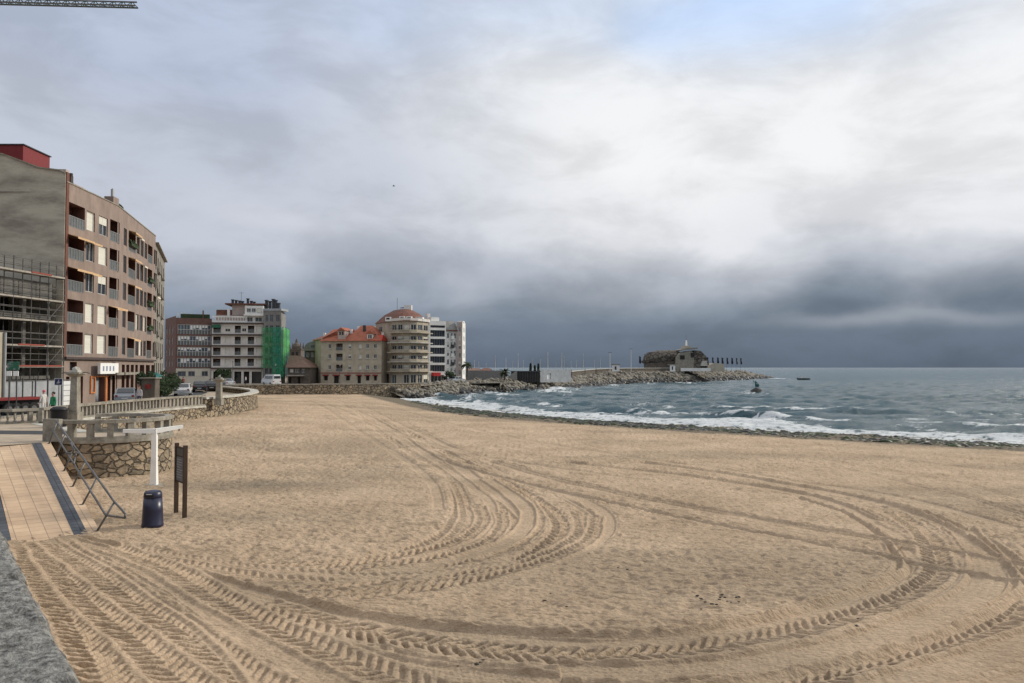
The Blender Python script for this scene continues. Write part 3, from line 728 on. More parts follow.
# road that follows the houses
inner = [(-33, 30), (-33, 60), (-33.4, 75), (-35, 90), (-39, 103), (-47, 117), (-54, 131), (-52, 141), (-40, 147), (-20, 158), (0, 172)]
outer = [(-38.2, 30), (-37.4, 62), (-36.9, 70), (-37.6, 82), (-42, 100), (-50, 121), (-59, 134), (-58, 149), (-42, 153), (-22, 164), (-4, 178)]
b = MB()
for i in range(len(inner) - 1):
    b.face([(*outer[i], PZ + .004), (*inner[i], PZ + .004), (*inner[i + 1], PZ + .004), (*outer[i + 1], PZ + .004)])
struct(b.build('road', 'asphalt'))
b = MB()
for L_ in (inner, outer):
    for a, c in zip(L_, L_[1:]): b.bar((*a, PZ + .06), (*c, PZ + .06), .2, .12)
struct(b.build('kerb', 'granite'))
b = MB()
for i in range(len(inner) - 1):
    a = Vector(((inner[i][0] + outer[i][0]) / 2, (inner[i][1] + outer[i][1]) / 2)); c = Vector(((inner[i + 1][0] + outer[i + 1][0]) / 2, (inner[i + 1][1] + outer[i + 1][1]) / 2))
    L = (c - a).length; n = int(L / 4)
    for k in range(n):
        p = a + (c - a) * (k / n); q = a + (c - a) * ((k + .5) / n); s_ = (q - p).normalized(); w_ = Vector((-s_.y, s_.x)) * .06
        b.face([(p.x - w_.x, p.y - w_.y, PZ + .008), (p.x + w_.x, p.y + w_.y, PZ + .008), (q.x + w_.x, q.y + w_.y, PZ + .008), (q.x - w_.x, q.y - w_.y, PZ + .008)])
struct(b.build('road_marking', 'white_paint'))

def wall_run(mb, pts, z0, z1, th, m=0, out=0.0):
    """wall that follows pts, outer face on pts (+out towards the beach), going inland by th; inland is on the left of travel"""
    P = [Vector(p) for p in pts]; n = len(P); O = []; I = []
    for i in range(n):
        d = (P[min(i + 1, n - 1)] - P[max(i - 1, 0)]).normalized(); l = Vector((-d.y, d.x))
        O.append(P[i] - l * out); I.append(P[i] + l * th)
    for i in range(n - 1):
        mb.hexa([(*O[i], z0), (*O[i + 1], z0), (*I[i + 1], z0), (*I[i], z0), (*O[i], z1), (*O[i + 1], z1), (*I[i + 1], z1), (*I[i], z1)], m)
def resample(pts, step):
    out = []; carry = 0
    for a, b_ in zip(pts, pts[1:]):
        a, b_ = Vector(a), Vector(b_); L = (b_ - a).length; d = (b_ - a) / L; t = carry
        while t < L: out.append((a + d * t, d)); t += step
        carry = t - L
    return out
M['baluster'] = M['granite']
def balustrade(name, pts, label, z0, step=.48, hw=.95, w=.2, th=.26, bw=.16, group=None, shape='post', postn=0):
    o = thing(name, (pts[0][0], pts[0][1], z0), label, 'balustrade', group)
    r = MB(); wall_run(r, pts, z0 + hw - .16, z0 + hw, th, 0, .04); r.build('top_rail', 'granite', o)
    r = MB(); wall_run(r, pts, z0, z0 + .12, th, 0, .03); r.build('base_course', 'granite', o)
    for k, (p, d) in enumerate(resample(pts, step)):
        l = Vector((-d.y, d.x)); c = p + l * (th * .45); q = MB()
        big = postn and k % postn == 0
        bb = bw * (1.5 if big else 1)
        if shape == 'post' or big:
            a, e = c - d * bb / 2, c + d * bb / 2
            q.bar((*c, z0 + .11), (*c, z0 + hw - .15), bb, bb * (.9 if big else .85), up=(d.x, d.y, 0))
        else:
            q.lathe((c.x, c.y, z0 + .11), [(.09, 0), (.09, .06), (.05, .1), (.085, .28), (.05, .5), (.05, .56), (.085, .6), (.085, hw - .27)], 8)
        q.build('post' if shape == 'post' or big else 'baluster', 'granite', o)
    return o
# bastion beside the ramp
bw_ = thing('bastion_wall', (bc[0], bc[1], 0), 'round rubble stone bastion wall rising from the sand beside the ramp', 'wall')
b = MB(); wall_run(b, bast, -.5, PZ - .12, .55); b.build('masonry', 'rubble', bw_)
b = MB(); wall_run(b, bast, PZ - .12, PZ + .03, .6, 0, .07); b.build('coping', 'granite', bw_)
balustrade('balustrade', bast, 'short curved balustrade of square granite posts on the round bastion', PZ + .03, .86, .9, bw=.3, th=.34)
# end pier slab where the handrail starts
pr = thing('stone_pier', (-20.6, 36.0, PZ), 'tall flat granite end pier between the ramp head and the bastion balustrade', 'pier')
b = MB(); c0 = Vector((-20.55, 35.9)); b.bar((c0.x - .42, c0.y + .1, PZ + .5), (c0.x + .42, c0.y - .12, PZ + .5), .22, 1.0); b.build('slab', 'granite', pr)
# main walls
sw = thing('sea_wall', (-28, 55, 0), 'rubble stone retaining wall below the long balustrade of the near promenade', 'wall')
b = MB(); wall_run(b, wall_near, -.5, PZ - .15, .6); b.build('masonry', 'rubble', sw)
b = MB(); wall_run(b, wall_near, PZ - .15, PZ + .02, .65, 0, .08); b.build('coping', 'granite_light', sw)
balustrade('balustrade', wall_near[2:], 'long balustrade of slim granite posts along the near promenade by the street', PZ + .02, .5, .92, postn=8)
balustrade('balustrade', [(-30.6, 47.9 - 1.6), (-29.3, 47.0), (-27.95, 48.9)], 'short low balustrade at the left edge beside the plaza with bulging balusters', PZ, .42, .86, shape='lathe', postn=6)
sw2 = thing('sea_wall', (-27, 85, 0), 'curving rubble stone sea wall with pale solid parapet around the bay', 'wall')
b = MB(); wall_run(b, bay, -.5, PZ + .55, .5); b.build('masonry', 'rubble_far', sw2)
b = MB(); wall_run(b, bay, PZ + .55, PZ + .72, .75, 0, .12); b.build('coping', 'granite_light', sw2)
sw3 = thing('sea_wall', (-30, 133, 0), 'straight far sea wall of brown rubble below the seafront houses', 'wall')
b = MB(); wall_run(b, far_wall, -1.2, PZ + .42, .6); b.build('masonry', 'rubble_far', sw3)
b = MB(); wall_run(b, far_wall, PZ + .42, PZ + .55, .7, 0, .06); b.build('coping', 'granite', sw3)

# ramp
def rp(t, s, z=0):      # t along from top(0) to bottom(1), s metres left of the right edge
    p = Vector(ramp_tr).lerp(Vector(ramp_br), t) + rl * s; return (p.x, p.y, PZ + .004 + (-.02 - PZ) * t + z)
rw = 3.02
b = MB(); T0, T1 = 0, 1.12
b.hexa([(*rp(T0, rw)[:2], -1), (*rp(T1, rw)[:2], -1), (*rp(T1, 0)[:2], -1), (*rp(T0, 0)[:2], -1), rp(T0, rw), rp(T1, rw), rp(T1, 0), rp(T0, 0)])
struct(b.build('ramp', 'paving'))
for s0, s1 in ((.35, .72), (rw - .72, rw - .35)):
    b = MB(); b.face([rp(0, s0, .005), rp(0, s1, .005), rp(1.1, s1, .005), rp(1.1, s0, .005)]); struct(b.build('ramp_band', 'paving_grey'))
# sand drifted over the ramp foot: small extra sheet
xs = np.linspace(-20, -9, 160); ys = np.linspace(19.5, 27.5, 150); XX, YY = np.meshgrid(xs, ys)
q = Vector(ramp_tr); tt = ((XX - q.x) * dv.x + (YY - q.y) * dv.y) / (Vector(ramp_br) - q).length
ss = (XX - q.x) * rl.x + (YY - q.y) * rl.y
zr = PZ + (-.02 - PZ) * tt
lim = .99 + (fbm(XX * .8, YY * .8, 3, 5) - .5) * .09 - .02 * np.clip(ss, 0, 4) * 0
zz = zr + (tt - lim) * .9
zz = np.minimum(zz, .07 + (fbm(XX * 2.5, YY * 2.5, 3, 8) - .5) * .07 + .12 * np.exp(-((tt - 1.03) / .03) ** 2) * 0)
fall = sstep(-.25, .2, ss) * (1 - sstep(3.9, 4.5, ss)) * (1 - sstep(1.02, 1.1, tt))
zz = np.where(fall < .999, zz * fall + (-.12) * (1 - fall), zz)
struct(grid_mesh('sand_drift', XX, YY, zz, MATS.get('beach sand') or bpy.data.materials['beach sand'], {'damp': np.zeros_like(zz) + .25}))

# handrail along the right edge of the ramp
hr = thing('handrail', (ramp_tr[0], ramp_tr[1], PZ), 'galvanised tubular double handrail running down the right edge of the ramp', 'handrail')
ts = [0.02, .21, .40, .58, .76, .985]
def rail(name, tlist, h0, h1):
    b = MB(); tlist = [0, .5, .985]; top = [rp(t, -.2 - .2 * t, h0 - .12 * t) for t in tlist]; low = [rp(t, -.06 - .1 * t, h1 - .1 * t) for t in tlist]; T = .985
    b.path(top + [rp(T + .04, -.5, h0 - .2), rp(T + .06, -.56, h0 - .28), rp(T + .06, -.56, h0 - .4), rp(T + .03, -.4, h0 - .46), rp(T, -.16, h1 - .1)], .034)
    b.path(low, .034)
    b.build(name, 'steel', hr, smooth=True)
rail('rail', [0.0, .5, 1.06], .95, .55)
for pts_ in ([rp(.36, -.2, .95), rp(.41, -.24, .82), rp(.40, -.2, .66), rp(.36, -.08, .56)], [rp(.50, -.2, .95), rp(.45, -.24, .85), rp(.46, -.2, .68), rp(.50, -.08, .56)]):
    b = MB(); b.path(pts_, .033); b.build('rail_end', 'steel', hr, smooth=True)
for t in ts:
    b = MB(); b.tube(rp(t, .1, -.05), rp(t, -.2 - .2 * t, .95 - .12 * t), .033); b.tube(rp(t, .1, 0.0), rp(t, .1, .012), .07); b.build('post', 'steel', hr, smooth=True)

# high terrace under the photographer with its granite parapet
pa, pb2 = Vector(W(84, 683, 4.0)), Vector(W(3, 530, 4.0)); pd_ = (pb2 - pa).normalized(); pl_ = Vector((-pd_.y, pd_.x)); po = pa - pd_ * (pa.y / pd_.y)
def para(t, s=0.0):
    p = po + pd_ * t + pl_ * s; return (p.x, p.y)
struct(ngon_sheet('terrace', [para(-40, .3), para(40, .3), (-80, 42), (-200, -80), (20, -80)], 3.1, 'paving_prom'))
b = MB(); wall_run(b, [para(-30, .08), para(0, .08), para(40, .08)], -1, 3.55, .45, 0)
pw = thing('parapet', (*para(4), 3.1), 'rough grey granite parapet coping at the bottom left corner of the view', 'parapet')
b.build('masonry', 'rubble', pw)
M['granite_grey'] = mat('rough split granite', (.29, .28, .255), (.05, .048, .044), scale=24, bump=.02, bscale=80, stretch=(1, 1, 1), detail=10, lo=.36, hi=.62)
t = -6.0; cb = 0
while t < 14:
    L_ = random.uniform(.55, .85); nu, nv = int(L_ / .022) if 1.0 < t < 7 else 6, 26 if 1.0 < t < 7 else 8
    u = np.linspace(0, 1, nu); s = np.linspace(0, 1, nv); U, V = np.meshgrid(u, s, indexing='ij')
    d = np.array(pd_); l = np.array(pl_)
    A = t + .018 + U * (L_ - .036); B = V * .62 - .0
    X = po.x + d[0] * A + l[0] * B; Y = po.y + d[1] * A + l[1] * B
    jx = (fbm(A * 5.1, B * 0 + cb, 3, 12) - .5) * .035 * (1 - V)
    e = np.minimum(np.minimum(U * L_, (1 - U) * L_), np.minimum(V, 1 - V) * .62)
    Z = 4.0 - .035 * np.exp(-(e / .016) ** 2) * 1.2 + (fbm(X * 4, Y * 4, 4, 13) - .5) * .03 + (fbm(X * 20, Y * 34, 4, 14) - .5) * .04 + (fbm(X * 60, Y * 60, 2, 15) - .5) * .01 + (random.random() - .5) * .02
    X = X + (-l[0]) * jx; Y = Y + (-l[1]) * jx
    # wrap sides
    X = np.pad(X, 1, mode='edge'); Y = np.pad(Y, 1, mode='edge'); Z = np.pad(Z, 1, mode='edge'); Z[0, :] = Z[-1, :] = 3.5; Z[:, 0] = Z[:, -1] = 3.5
    o = grid_mesh('coping_stone', X, Y, Z, M['granite_grey']); o.parent = pw
    o.location = (-pw.location.x, -pw.location.y, -pw.location.z)
    t += L_; cb += 1

# ---------------------------------------------------------------- things on the sand
# foot shower
x, y = W(154, 485, 0); H_ = 2.42
o = thing('beach_shower', (x, y, 0), 'white T shaped beach shower post standing on the sand before the bastion', 'shower')
b = MB()
prof = [(.145, .0), (.13, .35), (.11, 1.2), (.10, H_ - .12)]
for (r0, z0), (r1, z1) in zip(prof, prof[1:]):
    b.hexa([(x - r0, y - r0 * .8, z0), (x + r0, y - r0 * .8, z0), (x + r0, y + r0 * .8, z0), (x - r0, y + r0 * .8, z0), (x - r1, y - r1 * .8, z1), (x + r1, y - r1 * .8, z1), (x + r1, y + r1 * .8, z1), (x - r1, y + r1 * .8, z1)])
b.build('post', 'white_paint', o)
for (ax, ay, az) in ((-1.22, -.25, -.02), (.85, .8, .09)):
    b = MB(); p0 = Vector((x, y, H_ - .13)); p1 = Vector((x + ax, y + ay, H_ - .09 + az)); d_ = (p1 - p0)
    s_ = Vector((-d_.y, d_.x, 0)).normalized()
    def sec(p, w, hh): return [p - s_ * w - Vector((0, 0, hh)), p + s_ * w - Vector((0, 0, hh)), p + s_ * w + Vector((0, 0, hh)), p - s_ * w + Vector((0, 0, hh))]
    a_, c_ = sec(p0, .10, .10), sec(p1, .085, .07)
    b.hexa([a_[0], a_[1], c_[1], c_[0], a_[3], a_[2], c_[2], c_[3]])
    ar = b.build('arm', 'white_paint', o)
    b = MB(); q = p0.lerp(p1, .88); b.tube((q.x, q.y, q.z - .08), (q.x, q.y, q.z - .15), .03, .055, 10); b.build('shower_head', 'steel', ar)
b = MB(); b.tube((x - .13, y - .12, 1.05), (x - .18, y - .16, 1.05), .03, .03, 10); b.build('push_button', 'steel', o)
b = MB(); b.prism([(x + .5 * math.cos(k), y + .45 * math.sin(k)) for k in np.linspace(0, 2 * PI, 9)[:-1]], -.2, .015); b.build('base_slab', 'granite', o)

# notice board on two posts
xa, ya = W(176, 514, 0); xb, yb = W(184.5, 518, 0)
o = thing('notice_board', ((xa + xb) / 2, (ya + yb) / 2, 0), 'brown timber notice board on two posts standing on the sand', 'sign')
f = Fac((xa, ya), (xb, yb), 0, 2.4)
for u_ in (0, f.L):
    b = MB(); f.box(b, u_ - .06, u_ + .06, -.3, 2.42 if u_ == 0 else 2.4, -.06, .06); b.build('post', 'wood_dark', o)
b = MB(); f.box(b, .062, f.L - .062, 1.12, 2.32, -.025, .025, 0); pb = b.build('panel', 'wood_dark', o)
b = MB(); f.box(b, .10, f.L - .10, 1.18, 1.98, -.034, -.026, 0)
b.build('notice', 'sign_face', pb)
b = MB(); f.box(b, .10, f.L - .10, 2.03, 2.26, -.034, -.026, 0); b.build('header', mat('header plate', (.10, .09, .075)), pb)
b = MB()
for k in range(8):
    z_ = 1.9 - k * .085; f.box(b, .14, .14 + (f.L - .28) * random.uniform(.55, 1), z_ - .022, z_, -.038, -.035)
b.build('printed_lines', mat('pale print', (.3, .3, .29)), pb)

# litter bin
x, y = W(152.5, 526, 0)
o = thing('litter_bin', (x, y, 0), 'dark navy plastic litter bin with white label on the sand at the ramp foot', 'bin')
b = MB(); b.lathe((x, y, 0), [(.33, -.03), (.33, .07), (.318, .1), (.30, .5), (.272, .9)], 28); b.build('body', 'navy', o, smooth=True)
b = MB(); b.lathe((x, y, 0), [(.275, .902), (.275, .95), (.262, 1.05), (.225, 1.1), (.12, 1.125), (.01, 1.13)], 28); b.build('lid', 'navy', o, smooth=True)
b = MB(); b.box(x - .13, x + .15, y - .285, y - .24, .955, 1.015); b.build('opening', 'black', o)
b = MB()
n_ = 8
for k in range(n_):
    a0 = R(-112 + k * 5); a1 = R(-112 + (k + 1) * 5); r_ = .282
    b.face([(x + r_ * math.cos(a0), y + r_ * math.sin(a0), 1.02), (x + r_ * math.cos(a1), y + r_ * math.sin(a1), 1.02), (x + r_ * math.cos(a1), y + r_ * math.sin(a1), 1.045), (x + r_ * math.cos(a0), y + r_ * math.sin(a0), 1.045)])
b.build('label_strip', 'frame_white', o)

# stone lamp columns
def lamp_column(x, y, h, label, lamp=True):
    o = thing('stone_column', (x, y, PZ), label, 'column')
    b = MB(); b.box(x - .33, x + .33, y - .33, y + .33, PZ, PZ + .5); b.build('plinth', 'granite', o)
    b = MB(); b.hexa([(x - .24, y - .24, PZ + .5), (x + .24, y - .24, PZ + .5), (x + .24, y + .24, PZ + .5), (x - .24, y + .24, PZ + .5), (x - .2, y - .2, PZ + h - .5), (x + .2, y - .2, PZ + h - .5), (x + .2, y + .2, PZ + h - .5), (x - .2, y + .2, PZ + h - .5)]); b.build('shaft', 'granite', o)
    b = MB(); b.hexa([(x - .2, y - .2, PZ + h - .5), (x + .2, y - .2, PZ + h - .5), (x + .2, y + .2, PZ + h - .5), (x - .2, y + .2, PZ + h - .5), (x - .42, y - .42, PZ + h - .3), (x + .42, y - .42, PZ + h - .3), (x + .42, y + .42, PZ + h - .3), (x - .42, y + .42, PZ + h - .3)])
    b.box(x - .45, x + .45, y - .45, y + .45, PZ + h - .3, PZ + h - .2); b.build('capital', 'granite', o)
    b = MB(); k_ = 1 if lamp else .6; b.box(x - .24, x + .24, y - .24, y + .24, PZ + h - .198, PZ + h - .06); b.blob((x, y, PZ + h - .02), (.26 * k_, .26 * k_, .18 * k_), 0, .2, 1); b.build('carved_top', 'granite_light' if lamp else 'granite', o)
    for s_ in (-1, 1):
        b = MB(); b.path([(x + s_ * .3, y, PZ + h - .25), (x + s_ * .65, y, PZ + h - .2), (x + s_ * .9, y, PZ + h - .27)], .03, 6); b.build('lamp_arm', 'steel_dark', o)
    return o
x, y = Q(76, 50.5); lamp_column(x, y, 3.2, 'carved granite column with broken pale top behind the bastion balustrade')
x, y = Q(219.5, 70.5); lamp_column(x, y, 2.5, 'narrow granite column at the far end of the long balustrade', False)
# dark bin behind the balustrade
x, y = Q(60, 44.5)
o = thing('litter_bin', (x, y, PZ), 'wide black litter bin on the plaza behind the stone pier', 'bin')
b = MB(); b.lathe((x, y, PZ), [(.36, 0), (.4, .1), (.42, .9), (.43, .92)], 18); b.build('body', 'black', o, smooth=True)
b = MB(); b.lathe((x, y, PZ), [(.45, .925), (.45, 1.0), (.3, 1.12), (.02, 1.15)], 18); b.build('lid', 'black', o, smooth=True)
# ================================================================ LEFT APARTMENT BLOCK
A_, B_, C_, D_ = (-39.25, 70.0), (-39.85, 80.4), (-44.4, 99.2), (-51.4, 118.0)
TOPZ = ZO(182, 70)          # parapet
root = thing('apartment_block', (-42, 75, PZ), 'large brown tiled six storey apartment block with bare concrete side wall', 'apartment block')
f1 = Fac(A_, B_, PZ, TOPZ); f2 = Fac(B_, C_, PZ, TOPZ)
rowtop = [19.7 - 2.87 * k for k in range(5)]
wall = MB()
ops1, ops2 = [], []
c1 = [('L', 66.2, 82.5), ('W', 84.3, 92.6), ('W', 96.8, 105.6), ('L', 108, 117.6)]
styles1 = [['L', 'blind', 'half', 'L'], ['La', 'glassa', 'blind', 'L'], ['La', 'glassa', 'half', 'L'], ['L', 'blind', 'blind', 'La2'], ['L', 'blind', 'blind', 'L']]
c2 = [('W', 121.8, 125), ('L', 127, 134), ('W', 135.2, 138), ('W', 139, 142), ('W', 143, 145.6), ('L', 146.4, 151), ('W', 152.6, 155.6)]
for k, zt in enumerate(rowtop):
    for q, (t, a, b_) in enumerate(c1):
        u0, u1 = f1.u(a), f1.u(b_)
        if t == 'L':
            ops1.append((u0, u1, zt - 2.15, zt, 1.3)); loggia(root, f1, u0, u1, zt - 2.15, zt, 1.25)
            if 'a' in styles1[k][q]: awning(root, f1, u0 - .1, u1 + .1, zt + .02, .9, .3, 'awning_orange')
        else:
            z0 = zt - 1.9; ops1.append((u0, u1, z0, zt - .1, .22)); st = styles1[k][q]
            window(root, f1, u0, u1, z0, zt - .1, 'blind' if st == 'blind' else ('half' if st == 'half' else 'glass'), .15)
            if st.endswith('a'): awning(root, f1, u0 - .1, u1 + .1, zt, .7, .28, 'awning_orange')
    for q, (t, a, b_) in enumerate(c2):
        u0, u1 = f2.u(a), f2.u(b_)
        if t == 'L':
            ops2.append((u0, u1, zt - 2.15, zt, 1.3)); loggia(root, f2, u0, u1, zt - 2.15, zt, 1.25)
            if (k, q) in ((0, 1), (1, 1), (2, 1), (4, 1)): awning(root, f2, u0, u1, zt + .02, .7, .25, 'awning_orange')
            if q == 5 and k in (1, 2, 3) or (k, q) == (0, 1):
                b = MB(); um = (u0 + u1) / 2
                f2.box(b, u0, u1, zt - 1.6, zt - 1.35, -.3, -.01)
                for j in range(14): b.blob(f2.P(random.uniform(u0, u1), zt - 1.2 + random.uniform(-.3, .15), -.15), .17, 0, .35)
                b.build('planted_box', 'leaf', root)
        else:
            z0 = zt - 1.9; ops2.append((u0, u1, z0, zt - .1, .22))
            st = 'blind' if (k, q) in ((3, 2), (3, 4), (3, 6), (4, 3)) else random.choice(['glass', 'glass', 'glass', 'grey'])
            window(root, f2, u0, u1, z0, zt - .1, st, .15, frame='frame_alu')
            if (k, q) in ((0, 2), (1, 3), (2, 6)): awning(root, f2, u0, u1, zt, .5, .25, 'awning_white')
# ground floor openings (recessed under the first floor)
GZ = 5.85
g1 = [(66.5, 70, 0), (78, 83.5, 0), (96, 105, 1), (107, 111, 0), (112.5, 117.5, 0)]
for a, b_, k in g1:
    u0, u1 = f1.u(a), f1.u(b_); ops1.append((u0, u1, PZ + .02, 4.2, .5))
    b = MB(); f1.box(b, u0, u1, PZ + .02, 4.2, .5, .55); b.build('door', 'grey_panel' if k else ['reveal_red', 'dark_room'][a > 90], root)
for a, b_ in ((70, 77), (112, 116)):
    u0, u1 = f1.u(a), f1.u(b_); ops1.append((u0, u1, 4.5, 5.5, .4)); b = MB(); f1.box(b, u0, u1, 4.5, 5.5, .4, .45); b.build('shop_window', 'glass', root)
g2 = [(122, 125), (126.5, 129.5), (131, 134), (135.5, 138), (140, 144.5), (146, 150), (151.5, 154.5)]
for a, b_ in g2:
    u0, u1 = f2.u(a), f2.u(b_); ops2.append((u0, u1, PZ + .02, 5.3, .6))
    b = MB(); f2.box(b, u0, u1, PZ + .02, 5.3, .6, .65, 0); f2.box(b, u0, u1, 3.9, 4.1, .5, .598, 1); b.build('shop_window', ['glass', 'frame_alu'], root)
f1.wall(wall, ops1, 0, 1); f2.wall(wall, ops2, 0, 1)
# back and roof
b2 = [A_, B_, C_, (-62, 104), (-64, 69)]
wall.face([(p[0], p[1], TOPZ - .9) for p in b2], 2)
Fac((-62, 104), (-64, 69), PZ, TOPZ).wall(wall, [], 0); Fac(C_, (-62, 104), PZ, TOPZ).wall(wall, [], 0)
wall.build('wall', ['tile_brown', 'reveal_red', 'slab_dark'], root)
b = MB()
for f in (f1, f2): f.box(b, 0, f.L, GZ - .12, GZ + .1, -.28, .0)
b.build('cornice', 'slab_dark', root)
for f in (f1, f2):
    b = MB(); f.box(b, 0, f.L, TOPZ, TOPZ + .1, -.06, .25); b.build('parapet_cap', 'granite', root)
# vertical end strip in red brown
b = MB(); f1.box(b, -.02, f1.u(66), GZ, TOPZ + .9, -.03, .3); b.build('edge_pier', 'reveal_red', root)
# gable side wall towards the camera
gp = [(-64, PZ), (-39.3, PZ), (-39.3, ZO(174, 70)), (Q(57, 70)[0], ZO(171, 70)), (Q(37, 70)[0], ZO(168.5, 70)), (Q(0, 70)[0], ZO(155, 70)), (-52, ZO(141, 70)), (-64, ZO(141, 70) - 3)]
b = MB(); n = len(gp); fy = 69.9
b.face([(x, fy, z) for x, z in gp]); b.face([(x, fy + .35, z) for x, z in reversed(gp)])
for k in range(n):
    (x0, z0), (x1, z1) = gp[k], gp[(k + 1) % n]; b.face([(x0, fy, z0), (x0, fy + .35, z0), (x1, fy + .35, z1), (x1, fy, z1)], 0)
b.build('gable_wall', 'concrete_stain', root)
b = MB()
for k in range(2, 6):
    (x0, z0), (x1, z1) = gp[k], gp[k + 1]; b.bar((x0, fy + .12, z0 + .05), (x1, fy + .12, z1 + .05), .5, .1)
b.build('gable_coping', 'granite', root)
b = MB(); x0 = Q(19, 74)[0]
b.box(-56, x0, 74, 78.3, 18.5, ZO(145, 74)); rb = b.build('roof_room', 'red_metal', root)
b = MB(); b.box(-56.1, x0 + .12, 73.9, 78.4, ZO(145, 74) + .002, ZO(145, 74) + .1); b.build('roof_edge', 'slate', rb)
def rooftop(f, px0, px1, z0, z1, d0, d1, m, name):
    b = MB(); f.box(b, f.u(px0), f.u(px1), z0, z1, d0, d1); return b.build(name, m, root)
rooftop(f1, 66, 69.5, TOPZ - .5, TOPZ + 1.25, .3, .9, 'plaster_pink', 'roof_room')
rooftop(f1, 84, 95, TOPZ - .5, TOPZ + .75, 1.2, 2.5, 'plaster_pink', 'roof_room')
rooftop(f1, 114, 119.5, TOPZ - .5, TOPZ + .9, .3, 1.2, 'tile_brown', 'chimney')
b = MB(); p = f1.P(f1.u(77), TOPZ, .8); b.box(p[0] - .1, p[0] + .1, p[1] - .2, p[1] + .2, TOPZ - .9, TOPZ + 1.1); b.tube((p[0], p[1], TOPZ + 1.1), (p[0], p[1], TOPZ + 1.35), .16, .16, 8); b.build('chimney', 'slab_dark', root)
p = f1.P(f1.u(116), TOPZ, .6); b = MB(); b.tube((p[0], p[1], TOPZ), (p[0], p[1], TOPZ + 1.8), .05, .05, 6); b.box(p[0] - .1, p[0] + .1, p[1] - .15, p[1] + .15, TOPZ + .6, TOPZ + 1.7); b.build('antenna', 'grey_panel', root)
b = MB()
for k in range(5):
    a = f2.P(f2.u(121 + k * .9), TOPZ, .6); b.blob((a[0], a[1], TOPZ + .3), (.3, .3, .5), 0, .3)
b.build('roof_plants', 'leaf', root)
b = MB(); f2.box(b, f2.u(128), f2.L - .1, TOPZ + .102, TOPZ + .35, .25, 1.4); b.build('roof_edge', 'roof_rust', root)
# antennas
b = MB()
for px_ in (133, 139, 147):
    a = f2.P(f2.u(px_), TOPZ, 2.5); b.tube((a[0], a[1], TOPZ - 1), (a[0], a[1], TOPZ + 1.3), .03, .03, 5); b.bar((a[0] - .4, a[1], TOPZ + 1.1), (a[0] + .4, a[1], TOPZ + 1.1), .03, .03)
b.build('antenna', 'steel_dark', root)
# shop signs
b = MB(); f1.box(b, f1.u(92.5), f1.u(111), ZO(374, 75), ZO(363, 75), -.75, -.5); sg = b.build('shop_sign', 'white_paint', root)
b = MB()
for k in range(4):
    u = f1.u(95 + k * 3.4); f1.box(b, u, u + .28, ZO(371, 75), ZO(366, 75), -.77, -.752)
b.build('sign_marks', mat('sign blue marks', (.25, .3, .42)), sg)
b = MB(); u0, u1 = f1.u(90.2), f1.u(95); zt_, zb_ = ZO(376, 75), ZO(392, 75)
for (a, c, e, g_) in ((u0, u1, zt_ - .18, zt_), (u0, u0 + .15, zb_, zt_ - .18), (u1 - .15, u1, zb_, zt_ - .18), (u0, u1, zb_ - .15, zb_)): f1.box(b, a, c, e, g_, -.12, -.005)
b.build('door_surround', mat('orange surround', (.55, .2, .07)), root)
b = MB(); f1.box(b, f1.u(95.5), f1.u(107.5), zt_ - .12, zt_, -.16, -.005); f1.box(b, f1.u(105.2), f1.u(107), PZ, zt_ - .12, -.1, -.005); b.build('door_surround', mat('orange surround', (.55, .2, .07)), root)
b = MB(); f1.box(b, f1.u(108), f1.L, 4.25, 4.5, -.9, -.02); f2.box(b, .3, f2.u(131), 4.25, 4.5, -.9, -.02); b.build('canopy', 'granite', root)

# ---------------------------------------------------------------- cream block beyond it
root = thing('apartment_block', (-48, 108, PZ), 'narrow cream apartment block seen edge on beyond the brown block', 'apartment block')
f = Fac((C_[0] - .15, C_[1] + .3), D_, PZ, ZO(243, 99.5)); ops = []
for k in range(6):
    zt = f.z1 - 1.2 - 2.75 * k
    for j in range(5):
        u0 = .8 + j * 3.85; ops.append((u0, u0 + 1.5, zt - 1.9, zt, .25)); window(root, f, u0, u0 + 1.5, zt - 1.9, zt, random.choice(['glass', 'blind', 'grey']), .15, sub=False)
        if j in (1, 3):
            b = MB(); f.box(b, u0 - .5, u0 + 2, zt - 2.1, zt - 1.95, -.35, -.005); f.box(b, u0 - .5, u0 + 2, zt - 1.95, zt - 1.1, -.35, -.3); b.build('balcony', 'plaster_dim', root)
for j in range(5):
    u0 = .8 + j * 3.85; ops.append((u0, u0 + 2, PZ + .02, PZ + 2.6, .4)); b = MB(); f.box(b, u0, u0 + 2, PZ + .02, PZ + 2.6, .4, .45); b.build('shop_window', 'dark_room', root)
w = MB(); f.wall(w, ops); w.prism([(C_[0] - .3, C_[1] + .35), (D_[0] - .1, D_[1]), (-70, 122), (-63, 104.5)], PZ, f.z1 - .4)
# keep the solid core behind the facade only
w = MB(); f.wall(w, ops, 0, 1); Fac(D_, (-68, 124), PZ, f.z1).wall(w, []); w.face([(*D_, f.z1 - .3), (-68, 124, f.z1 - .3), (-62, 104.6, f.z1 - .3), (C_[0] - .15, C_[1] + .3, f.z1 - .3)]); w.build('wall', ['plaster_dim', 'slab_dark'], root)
b = MB(); f.box(b, 0, f.L, f.z1, f.z1 + .12, -.4, .4); b.build('cornice', 'granite', root)

